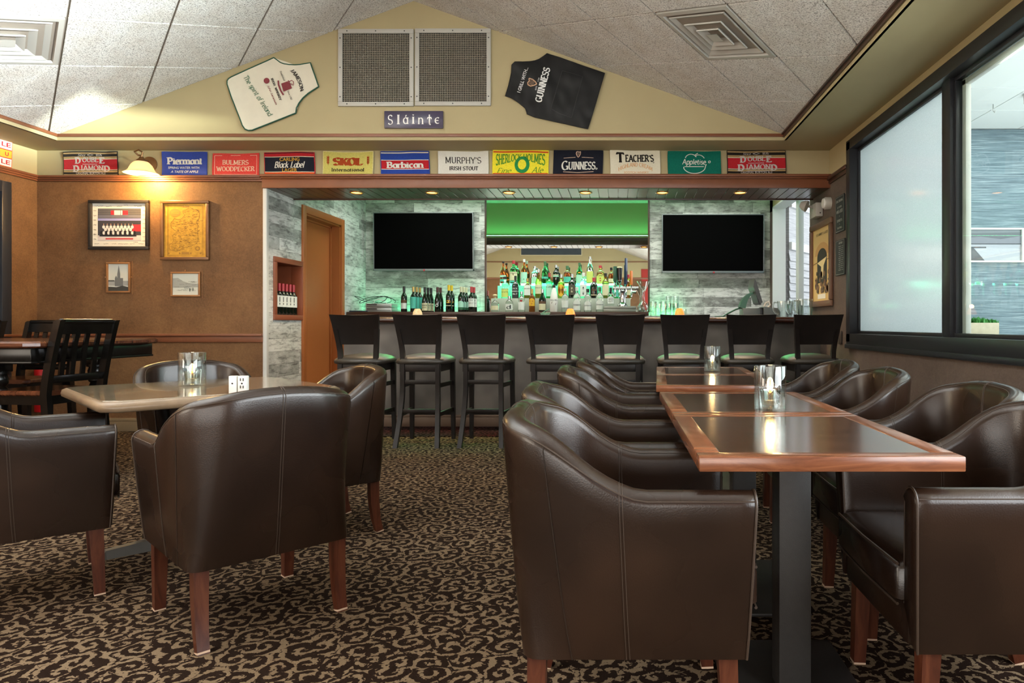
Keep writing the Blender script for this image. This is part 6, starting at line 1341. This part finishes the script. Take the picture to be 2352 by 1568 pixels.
def hook_frame(px, py, label, draw, nm):
    c, w_, h_ = at_wall(px, py, YF - .02); c = (c[0], YF - .001, c[2]); t = framed(nm, c, w_, h_, .017, .02, M_THINFR, label, draw)
    b = MB()
    for p in ((w_ / 2 + .012, 0), (-w_ / 2 - .012, 0), (0, h_ / 2 + .012)): b.tube([(p[0] * .96, -.02, p[1] * .96), (p[0], -.012, p[1] + .006), (p[0], -.002, p[1])], .003, 6)
    b.tube([(w_ / 2 - .01, -.012, h_ / 2 + .01), (w_ / 2 + .016, -.006, h_ / 2 + .014), (w_ / 2 + .018, -.004, 0), (w_ / 2 + .016, -.006, -h_ / 2 - .014)], .0022, 6)
    b.build('mounting_hooks', M_THINFR, t); return t
hook_frame((243, 602), (298, 672), 'small upright old photo of a spired church below the team photo', d_church, 'framed_church_photo')
def d_land(pl, w, h):
    L = []; a = MB(); poly(a, [(-.5 * w, .28 * h), (-.3 * w, .3 * h), (-.1 * w, .14 * h), (.1 * w, .06 * h), (.5 * w, .02 * h), (.5 * w, -.14 * h), (-.5 * w, -.16 * h)], pl, 1); L.append((PR('hill_grey', '#9a9b92'), a))
    a = MB(); rnd = random.Random(4); squiggles(a, pl, 2, [(rnd.uniform(-.4, .4) * w, rnd.uniform(-.34, .2) * h, .18 * w, .06 * h) for _ in range(22)], .002, rnd); poly(a, circ(.16 * w, -.26 * h, .03 * w, .09 * h, 8), pl, 2); poly(a, circ(.28 * w, -.24 * h, .02 * w, .09 * h, 8), pl, 2); L.append((PR('etch_grey', '#5e605a'), a)); return PR('etching_paper', '#c8cabd'), L
hook_frame((391, 624), (459, 681), 'small wide landscape etching below the gold map', d_land, 'framed_etching')
# ================================================================ gable: grilles, sign, aprons
YGF = YG - .002
def grille(p0, p1, label):
    x0, x1, z0, z1 = X(p0[0], YGF), X(p1[0], YGF), Z(p1[1], YGF), Z(p0[1], YGF)
    t = thing('return_air_grille', ((x0 + x1) / 2, YGF, (z0 + z1) / 2), label, 'air grille', 'return air grilles'); w, h = x1 - x0, z1 - z0; f = MB(); fw = .04
    for a, b in (((-w / 2, -h / 2), (w / 2, -h / 2 + fw)), ((-w / 2, h / 2 - fw), (w / 2, h / 2)), ((-w / 2, -h / 2 + fw), (-w / 2 + fw, h / 2 - fw)), ((w / 2 - fw, -h / 2 + fw), (w / 2, h / 2 - fw))): f.box((a[0], -.02, a[1]), (b[0], -.001, b[1]), .004)
    f.build('frame', M_WHITE, t); MB().box((-w / 2 + fw, -.004, -h / 2 + fw), (w / 2 - fw, -.0015, h / 2 - fw)).build('dark_backing', M('duct_black', '#17140f', .8), t)
    g = MB(); n = 38; iw, ih = w - 2 * fw, h - 2 * fw
    for k in range(1, n):
        x = -iw / 2 + iw * k / n; g.box((x - .0011, -.014, -ih / 2), (x + .0011, -.004, ih / 2)); z = -ih / 2 + ih * k / n; g.box((-iw / 2, -.0135, z - .0011), (iw / 2, -.0045, z + .0011))
    g.build('eggcrate', M('grille_bars', '#a79e8c', .5), t, smooth=0)
    s = MB()
    for k in (-.38, 0, .38):
        for q in (-1, 1): s.lathe([(0, -.004), (.006, -.002), (.006, 0)], 10, mtx=Matrix.Translation((k * w, -.0205, q * (h / 2 - fw / 2))) @ Matrix.Rotation(-PI / 2, 4, 'X') @ Matrix.Scale(-1, 4, (0, 0, 1))); s.lathe([(0, -.004), (.006, -.002), (.006, 0)], 10, mtx=Matrix.Translation((q * (w / 2 - fw / 2), -.0205, k * h)) @ Matrix.Rotation(-PI / 2, 4, 'X') @ Matrix.Scale(-1, 4, (0, 0, 1)))
    s.build('screws', M_STEEL, t)
grille((778, 68), (951, 245), 'white framed air grille nearer the cream apron')
grille((954, 67), (1128, 244), 'white framed air grille nearer the black apron')
x0, x1, z0, z1 = X(884, YGF), X(1019, YGF), Z(296, YGF), Z(256, YGF); w, h = x1 - x0, z1 - z0
t = thing('gable_sign', ((x0 + x1) / 2, YGF, (z0 + z1) / 2), 'dark purple sign with pale Gaelic lettering under the grilles', 'sign')
MB().box((-w / 2, -.022, -h / 2), (w / 2, -.001, h / 2), .006).build('board', M('aubergine_enamel', '#413a4f', .22, var=.05), t)
a = MB(); ch_ = [('S', -.40, -.02, .085, .58), ('l', -.262, -.0, .05, .54), ('ä', -.135, .0, .095, .54), ('i', -.005, .02, .045, .54), ('n', .125, -.08, .095, .38), ('î', .275, -.02, .085, .60), ('ê', .405, -.06, .08, .38)]
for s, cx, cy, ww, hh in ch_: put_text(a, s, lambda u, v: Vector((u, -.0235, v)), cx * w * .98, cy * h, ww * w, hh * h, font='serif', thick=.15, thin=.06, serif=.06)
a.build('lettering', M('sign_ivory', '#e6e2de', .4), t, smooth=0)
def apron(pts, org, sc_, label, mat, seed, trim=None, wrink=.006):
    W = [(X(org[0] + p[0] * sc_, YGF), Z(org[1] + p[1] * sc_, YGF)) for p in pts]
    cx, cz = sum(p[0] for p in W) / len(W), sum(p[1] for p in W) / len(W); t = thing('apron', (cx, YGF, cz), label, 'apron', 'aprons on the gable')
    W = [(x - cx, z - cz) for x, z in W]; rnd = random.Random(seed); off = rnd.uniform(0, 50)
    def disp(x, z): return .006 + 1.5 * wrink + wrink * (mnoise.noise(Vector((x * 5 + off, z * 5, 0))) + .6 * mnoise.noise(Vector((x * 13 + off, z * 9, 3)))) 
    bm = bmesh.new(); vs = [bm.verts.new((x, 0, z)) for x, z in W]; bm.faces.new(vs); bmesh.ops.triangulate(bm, faces=bm.faces)
    for _ in range(6): bmesh.ops.subdivide_edges(bm, edges=[e for e in bm.edges if e.calc_length() > .022], cuts=1, use_grid_fill=False); bmesh.ops.triangulate(bm, faces=bm.faces)
    for v in bm.verts: v.co.y = -disp(v.co.x, v.co.z)
    bmesh.ops.recalc_face_normals(bm, faces=bm.faces)
    mb = MB(); mb.bm(bm); mb.build('cloth', mat, t, smooth=80)
    nv = [Vector((x, -disp(x, z) + .002, z)) for x, z in W + [W[0]]]; den = []
    for p, q in zip(nv, nv[1:]):
        for k in range(6): r = p + (q - p) * k / 6; den.append(Vector((r.x, -disp(r.x, r.z) + .002, r.z)))
    den.append(nv[-1])
    MB().tube(den, .007 if trim else .004, 8, flat=.8).build('edge_binding' if trim else 'hem', trim or mat, t)
    return t, lambda u, v: Vector((u, -disp(u, v) - .0065, v)), lambda px, py: (X(org[0] + px * sc_, YGF) - cx, Z(org[1] + py * sc_, YGF) - cz)
t, pl, loc = apron([(945, 185), (1000, 225), (1060, 270), (1130, 298), (1220, 312), (1320, 314), (1420, 308), (1600, 275), (1680, 490), (1750, 705), (1660, 765), (1560, 830), (1470, 910), (1400, 1000), (1355, 1090), (1340, 1180), (560, 1490), (490, 1495), (430, 1470), (380, 1400), (300, 1190), (200, 930), (105, 660), (105, 600), (130, 560), (180, 530), (560, 360)],
    (510, 110), 250 / 1960, 'cream apron with green binding pinned to the gable', M('cream_canvas', '#d9d2be', .85, spec=.1, var=.04, bump=.1, bscale=300), 3, M('green_binding', '#1f4f3c', .7))
SCL = 250 / 1960 * YGF / F
def at_text(mb, s, c, ang, ww, hh, **kw): u, v = loc(*c); put_text(mb, s, pl, u, v, ww * SCL, hh * SCL, rot=-math.radians(ang), **kw)
a = MB(); at_text(a, 'JAMESON', (1365, 600), 64, 420, 75, font='serif', thick=.23, thin=.1, serif=.05, bend=.02); at_text(a, 'IRISH  WHISKEY', (1000, 760), 68, 430, 42, font='serif', thick=.26, thin=.14, serif=.1); at_text(a, 'Established', (1110, 520), 68, 190, 34, font='serif', serif=0, shear=.2); at_text(a, 'Since 1780', (1240, 865), 68, 180, 34, font='serif', serif=0, shear=.2); a.build('lettering', M('apron_ink', '#2a2420', .7), t, smooth=0)
a = MB(); at_text(a, 'The spirit of Ireland', (665, 885), 57, 840, 125, font='serif', serif=0, thick=.12, thin=.07, shear=.2, gap=.03); a.build('script', M('apron_green_ink', '#1f5a3c', .7), t, smooth=0)
a = MB(); u, v = loc(828, 608); flat_poly(a, circ(u, v, 52 * SCL), pl); flat_poly(a, [loc(*q) for q in ((1085, 655), (1205, 615), (1270, 745), (1125, 800))], pl); flat_poly(a, [loc(*q) for q in ((1205, 600), (1225, 600), (1262, 690), (1280, 740), (1255, 745))], pl); line2(a, [loc(*q) for q in ((1030, 600), (1040, 680), (1075, 780), (1125, 860))], 28 * SCL, pl); at_text(a, 'John Jameson', (925, 860), 66, 380, 40, font='serif', serif=0, shear=.3); line2(a, [loc(*q) for q in ((1225, 625), (1275, 600), (1310, 625), (1300, 690), (1265, 660), (1235, 665))], 14 * SCL, pl); a.build('crest', M('apron_maroon_ink', '#7a2d34', .7), t, smooth=0)
t, pl, loc = apron([(840, 110), (1300, 270), (1600, 375), (1875, 470), (1780, 780), (1680, 1120), (1570, 1470), (1200, 1385), (850, 1310), (620, 1262), (475, 1200), (490, 1150), (440, 1090), (400, 1055), (330, 1000), (260, 950), (170, 905), (92, 880), (150, 680), (198, 460), (205, 320), (260, 265), (400, 264), (520, 258), (620, 242), (690, 215), (770, 165)],
    (1150, 110), 250 / 1960, 'black apron with a harp emblem pinned to the gable', M('black_cotton', '#0c0c0c', .5, spec=.35, bump=.1, bscale=300), 8, None, .010)
a = MB(); at_text(a, 'I GRILL WITH...', (405, 595), -72, 470, 62, font='sans', bold=.01); at_text(a, 'GUINNESS', (760, 680), -75, 640, 130, font='serif', thick=.24, thin=.12, serif=.06); at_text(a, '*', (800, 385), -75, 22, 22, font='serif'); at_text(a, 'ESTD', (645, 740), -75, 70, 24, font='sans'); at_text(a, '1759', (690, 597), -75, 70, 24, font='sans'); a.build('lettering', M('apron_white_ink', '#e6e6e2', .6), t, smooth=0)
hx, hz = loc(578, 645); rm = Matrix.Rotation(math.radians(75), 2); hp = harp(lambda u, v: pl(hx + (u * math.cos(math.radians(75)) - v * math.sin(math.radians(75))), hz + (u * math.sin(math.radians(75)) + v * math.cos(math.radians(75)))), 0, 0, 165 * SCL); hp.build('harp_emblem', M('harp_copper', '#c49a78', .5), t, smooth=0)
a = MB(); u = [loc(*q) for q in ((1110, 430), (1290, 480), (1480, 540), (1380, 900), (1280, 1270), (1060, 1200), (910, 1110), (1010, 770))]; line2(a, u + [u[0]], .005, lambda x, z: pl(x, z) + Vector((0, -.001, 0))); a.build('pocket_seam', M('black_cotton_seam', '#2c2c2c', .6), t, smooth=0)
# ================================================================ window wall: poster, boards, emergency light, horn
def wall_r(pxa, pxb, pya, pyb):
    """centre, width, height of a thing on the window wall from its two image edges"""
    ya, yb = XR * F / (pxa - CX), XR * F / (pxb - CX); ym = (ya + yb) / 2; return (XR - .001, ym, (Z(pya, ym) + Z(pyb, ym)) / 2), abs(ya - yb), abs(Z(pya, ym) - Z(pyb, ym))
def d_poster(pl, w, h):
    L = []; a = MB(); poly(a, circ(.02 * w, .13 * h, .40 * w, .17 * h, 20, 0, 180), pl, 1); L.append((PR('ochre_stone', '#c89a5e'), a))
    a = MB(); poly(a, circ(.02 * w, .09 * h, .27 * w, .13 * h, 18, 0, 180), pl, 2); rect(a, -.25 * w, .29 * w, -.25 * h, .09 * h, pl, 2); L.append((PR('arch_dark', '#2f2c26'), a))
    a = MB(); poly(a, [(-.25 * w, .03 * h), (.29 * w, .09 * h), (.12 * w, -.02 * h), (.08 * w, -.2 * h), (-.04 * w, -.2 * h), (-.02 * w, -.03 * h)], pl, 3); L.append((PR('poster_cream', '#e0cf9a'), a))
    a = MB(); rnd = random.Random(9)
    for k in range(26): x, y = rnd.uniform(-.4, .4), rnd.uniform(-.36, -.12); poly(a, circ(x * w, y * h, .05 * w, rnd.uniform(.03, .06) * h, 9), pl, 4 + k % 3)
    L.append((PR('crowd_brown', '#7a5a40'), a)); a = MB()
    for k in range(22): x, y = rnd.uniform(-.4, .4), rnd.uniform(-.38, -.1); poly(a, circ(x * w, y * h, .035 * w, rnd.uniform(.015, .03) * h, 8), pl, 7)
    put_text(a, "ST JAMES'S GATE", lambda u, v: pl(u, v, 2), .02 * w, .42 * h, .66 * w, .035 * h, font='serif'); line2(a, [(-.5 * w, .02 * h), (-.26 * w, .04 * h)], .006, lambda u, v: pl(u, v, 2)); line2(a, [(.3 * w, .05 * h), (.5 * w, .06 * h)], .006, lambda u, v: pl(u, v, 2)); L.append((PR('crowd_ink', '#443026'), a))
    a = MB(); rect(a, -.22 * w, .22 * w, -.47 * h, -.405 * h, pl, 3); L.append((PR('card_white', '#e9e6da'), a)); return PR('poster_ground', '#d8b878'), L
c, w_, h_ = wall_r(1866, 1915, 502, 712); framed('framed_poster', c, w_, .91 * h_ * 1.02, .06, .035, M('poster_frame_brown', '#6b4c3a', .4), 'tall brown framed poster of a crowd at an arched gate, on the window wall', d_poster, rz=-PI / 2)
def board(pxa, pxb, pya, pyb, label, lines, nm):
    c, w, h = wall_r(pxa, pxb, pya, pyb); t = thing(nm, c, label, 'sign', 'small dark boards', rz=-PI / 2)
    MB().box((-w / 2, -.012, -h / 2), (w / 2, -.0005, h / 2), .003).build('board', M('chalk_black', '#23282a', .6, var=.1), t); a = MB()
    for s, cx, cy, ww, hh, kw in lines: put_text(a, s, lambda u, v: Vector((u, -.0135, v)), cx * w, cy * h, ww * w, hh * h, **kw)
    line2(a, [(-.44 * w, -.47 * h), (.44 * w, -.47 * h), (.44 * w, .47 * h), (-.44 * w, .47 * h), (-.44 * w, -.47 * h)], .003, lambda u, v: Vector((u, -.013, v)))
    a.build('lettering', M('chalk_white', '#b9bbb4', .7), t, smooth=0)
S_ = dict(font='serif', thick=.16, thin=.08, serif=.05)
board(1922, 1942, 449, 533, 'upper dark sign board beside the window frame', [('OK DRINK', 0, .36, .76, .07, S_), ('LIQUOR', 0, .19, .5, .05, S_), ('WINE & BEER'.replace('&', 'n'), 0, .07, .72, .09, S_), ('*', 0, -.06, .06, .02, S_), ('SPIRITS', 0, -.18, .6, .07, S_), ('*', 0, -.28, .06, .02, S_), ('TASTING', 0, -.38, .56, .05, S_)], 'sign_board')
board(1922, 1943, 550, 632, 'lower dark sign board beside the window frame', [('MENU', .1, .40, .4, .06, S_)] + [('line of fare'[:6 + k % 6], .12, .31 - .055 * k, .5 - .04 * (k % 3), .03, S_) for k in range(13)], 'menu_board')
c, w_, h_ = wall_r(1869, 1896, 462, 497)
t = thing('emergency_light', (XR, 6.95, Z(480, 6.95)), 'pale twin headed emergency light above the poster', 'emergency light')
MB().box((XR - .075, 6.86, Z(498, 6.9)), (XR - .001, 7.07, Z(466, 6.9)), .008).build('battery_box', M_WHITE, t, w=True)
for yy, dz in ((6.97, .0),):
    b = MB(); b.tube([(XR - .07, yy, Z(475, 6.95)), (XR - .12, yy - .01, Z(473, 6.95))], .014, 10); b.build('lamp_arm', M_WHITE, t, w=True)
    m = Matrix.Translation((XR - .165, yy - .02, Z(472, 6.95))) @ Matrix.Rotation(deg(60), 4, 'Z') @ Matrix.Rotation(deg(112), 4, 'X')
    b = MB(); b.lathe([(0, -.045), (.03, -.04), (.05, -.01), (.058, .02), (.058, .028)], 22, mtx=m); hd = b.build('lamp_head', M_WHITE, t, w=True); b = MB(); b.lathe([(0, .018), (.05, .02), (.054, .024)], 20, mtx=m); b.build('lens', M('ribbed_lens', '#b9b3a4', .1, .3), hd).location = -Vector(ORG[t.name])
b = MB(); b.lathe([(0, -.003), (.007, -.002), (.007, 0)], 10, mtx=Matrix.Translation((XR - .03, 6.858, Z(490, 6.9))) @ Matrix.Rotation(-PI / 2, 4, 'X') @ Matrix.Scale(-1, 4, (0, 0, 1))); b.build('test_button', M_BLACK, t, w=True)
t = thing('alarm_horn', (XR, 6.63, Z(467, 6.63)), 'round white alarm horn beside the emergency light', 'alarm')
m = Matrix.Translation((XR - .001, 6.63, Z(467, 6.63))) @ Matrix.Rotation(-PI / 2, 4, 'Y')
MB().lathe([(.06, 0), (.06, .05), (.052, .062)], 28, mtx=m).build('housing', M_WHITE, t, w=True); MB().lathe([(.05, .062), (.046, .074), (0, .078)], 28, mtx=m).build('face_disc', M_WHITEP, t, w=True)
tag(MB().box((XR - .012, 6.27, Z(790, 6.3) - .0), (XR - .001, 6.36, Z(760, 6.3)), .003).build('wall_outlet', M('dark_outlet', '#3d342d', .4)), 'dark outlet plate beside the last bar stool', 'outlet')
# ================================================================ hall: picture, planter, lamps
c = (X(2268, 6.99), 6.998, Z(563, 6.99)); w_, h_ = X(2349, 6.99) - X(2187, 6.99), Z(524, 6.99) - Z(603, 6.99)
def d_pier(pl, w, h):
    L = []; a = MB(); rect(a, -.5 * w, .5 * w, .03 * h, .5 * h, pl, 1); L.append((PR('storm_sky', '#7b7d87'), a)); a = MB(); poly(a, [(-.5 * w, .2 * h), (-.1 * w, .28 * h), (.2 * w, .2 * h), (.5 * w, .3 * h), (.5 * w, .42 * h), (-.5 * w, .38 * h)], pl, 2); L.append((PR('dark_cloud', '#5f626b'), a))
    a = MB(); rect(a, -.5 * w, .5 * w, .03 * h, .055 * h, pl, 3); L.append((PR('shore', '#33363b'), a)); a = MB(); poly(a, [(-.38 * w, -.5 * h), (-.04 * w, -.5 * h), (-.21 * w, -.08 * h), (-.25 * w, -.08 * h)], pl, 3); rect(a, -.5 * w, -.02 * w, -.09 * h, -.05 * h, pl, 4); L.append((PR('pier_boards', '#3b414a'), a)); return PR('lake', '#a4a8b1'), L
framed('pier_picture', c, w_, h_, .018, .03, M('white_frame', '#e4e6e6', .4), 'white framed pier picture on the hall wall beyond the window', d_pier)
px0, px1 = X(2213, 6.9), X(2290, 6.9); z0 = .931
t = thing('planter_box', ((px0 + px1) / 2, 6.94, z0), 'wooden planter with low green plants on the hall ledge', 'planter')
MB().box((px0, 6.86, z0), (px1, 6.99, Z(741, 6.9)), .003).build('box', M('pale_planter_wood', '#b7ab93', .6, var=.1, vscale=20), t, w=True)
rnd = random.Random(2); fl = MB(); x0_, x1_ = px0 - .02, px1 + .01
for k in range(260):
    x, y = rnd.uniform(x0_, x1_), rnd.uniform(6.87, 6.98); zb_ = Z(742, 6.9); hh = rnd.uniform(.03, .075) * (1 - .4 * abs(2 * (x - (x0_ + x1_) / 2) / (x1_ - x0_))); d_ = Vector((rnd.uniform(-.5, .5), rnd.uniform(-.5, .3), 1)).normalized(); p = Vector((x, y, zb_)); s_ = d_.cross(Vector((rnd.uniform(-1, 1), rnd.uniform(-1, 1), .1))).normalized() * .008
    fl.add([p - s_, p + s_, p + d_ * hh * .7 + s_ * .8, p + d_ * hh, p + d_ * hh * .7 - s_ * .8], [(0, 1, 2, 3, 4)])
fl.build('foliage', M('planter_green', '#3f8a3c', .6, var=.3, vscale=30), t, w=True, smooth=0)
t = thing('planter_pot', (X(2206, 6.93), 6.94, .931), 'small dark trough partly behind the wooden planter', 'planter'); MB().box((X(2197, 6.95), 6.90, .9315), (X(2209, 6.95), 6.985, Z(745, 6.9)), .003).build('box', M('teal_grey_pot', '#6d837d', .5), t, w=True)
for i, (x, y) in enumerate(((3.62, 5.9), (3.4, 4.2), (3.6, 2.2), (4.8, 5.0))):
    t = thing('hall_downlight', (x, y, 3.04), 'round lit hall ceiling light seen through the window' if i == 0 else 'round lit hall ceiling light further along the hall', 'ceiling light', 'hall ceiling lights')
    MB().lathe([(.10, 0), (.10, -.012), (.088, -.016)], 28, cap=False).build('trim_ring', M_WHITEP, t); MB().lathe([(0, -.010), (.088, -.010)], 28, cap=False).build('diffuser', M('hall_lamp_white', '#fff4dc', emit=9, ecol='#fff0d6'), t)
# sprinkler style hooks hanging from the hall ceiling
for i, (px, Y) in enumerate(((2281, 6.2), (2352, 6.0))):
    tag(MB().tube([(X(px, Y), Y, 3.045), (X(px, Y), Y, 2.98), (X(px, Y) + .015, Y, 2.965), (X(px, Y) + .018, Y, 2.985)], .004, 6).build('ceiling_hook', M_GREYMETAL), 'small wire hook hanging from the hall ceiling' + (', over the planter' if i == 0 else ', cut by the picture edge'), 'hook', 'ceiling hooks')
# ================================================================ candles on the tables
def candle(x, y, z, r, h, where, k):
    t = thing('candle_cylinder', (x, y, z), 'tall clear glass candle cylinder ' + where, 'candle holder', 'glass candle cylinders')
    MB().lathe([(0, 0), (r * .96, 0), (r, .003), (r, h - .002), (r - .0015, h), (r - .004, h - .002), (r - .004, .009), (0, .009)], 40, cap=False).build('glass', M_GLASS, t, smooth=50)
    c = thing('votive_cup', (x, y, z + .0095), 'glass votive with burning tealight inside the cylinder ' + where, 'candle', 'votives inside the glass cylinders')
    MB().lathe([(0, 0), (.026, 0), (.029, .004), (.036, .062), (.034, .063), (.027, .012), (0, .010)], 28, cap=False).build('glass_cup', M_CUP, c, smooth=50)
    MB().lathe([(0, .0105), (.0225, .0105), (.0245, .026), (.0, .027)], 24).build('wax', M('candle_gel', '#d8d2c6', .2, trans=.9, ior=1.2), c, smooth=50)
    MB().tube([(0, 0, .027), (.001, 0, .053)], .0012, 6).build('wick', M_BLACK, c)
    MB().lathe([(0, .051), (.0035, .054), (.0052, .060), (.0042, .068), (.002, .077), (0, .084)], 14, cap=False).build('flame', M('flame', '#ffb050', emit=9, ecol='#ff8a2c'), c)
    l = bpy.data.lights.new('candle_light', 'POINT'); l.energy = 1.1; l.color = (1, .58, .22); l.shadow_soft_size = .012; o = bpy.data.objects.new('candle_light', l); C.objects.link(o); o.parent = c; o.location = (0, 0, .07)
TT = .7365
Ya = .305 * F / (945 - CY); candle(X(1769, 2.42), 2.42, TT, .0555, .158, 'on the nearest wooden table pair', 0)
candle(X(1636, 4.42), 4.42, TT, .0535, .163, 'on the wooden tables closer to the bar', 1)
candle(X(441.5, 3.38), 3.38, .7385, .061, .163, 'on the stone topped table', 2)
for i, (px, w2) in enumerate(((537, .033), (559, .038))):
    t = thing('outlet_plate', (X(px, 2.98), 2.98, .7385), 'white outlet plate standing on the stone topped table, ' + ('beside the candle' if i == 0 else 'farther from the candle'), 'outlet plate', 'outlet plates on the stone topped table')
    MB().box((-w2 / 2, -.012, 0), (w2 / 2, .012, .078), .003).build('plate', M_WHITEP, t); b = MB(); b.lathe([(0, -.002), (.004, -.001), (.004, 0)], 10, mtx=Matrix.Translation((0, -.012, .045)) @ Matrix.Rotation(-PI / 2, 4, 'X') @ Matrix.Scale(-1, 4, (0, 0, 1)))
    if i: b.box((-.008, -.0135, .056), (-.004, -.012, .068)); b.box((.004, -.0135, .056), (.008, -.012, .068)); b.box((-.008, -.0135, .024), (-.004, -.012, .036)); b.box((.004, -.0135, .024), (.008, -.012, .036))
    b.build('sockets', M_STEEL, t)
# ================================================================ seen only in the mirror: banner and flag at the other end of the room
t = thing('wall_banner', (-2.07, YN + .006, 3.39), 'dark grey banner with pale border reflected in the bar mirror', 'banner'); MB().box((-.95, .0, -.22), (.95, .012, .22)).build('border', M('banner_border', '#c9bfa0', .8), t); MB().box((-.93, .004, -.20), (.93, .016, .21)).build('cloth', M('banner_slate', '#39424a', .8, var=.1), t)
t = thing('red_pennant', (1.06, YN + .006, 2.0), 'red and white lettered pennant reflected at the edge of the bar mirror', 'pennant'); MB().prism([(-.35, .0, .75), (.35, 0, .75), (.30, 0, -.8), (-.30, 0, -.8)], (0, .014, 0)).build('cloth', M('pennant_red', '#a8322c', .8), t); a = MB()
for s, z in (('B', .1), ('A', -.35)): put_text(a, s, lambda u, v: Vector((-u, .0165, v)), 0, z, .22, .3, font='sans', bold=.02)
a.build('lettering', M('pennant_white', '#e0d9c8', .8), t, smooth=0)
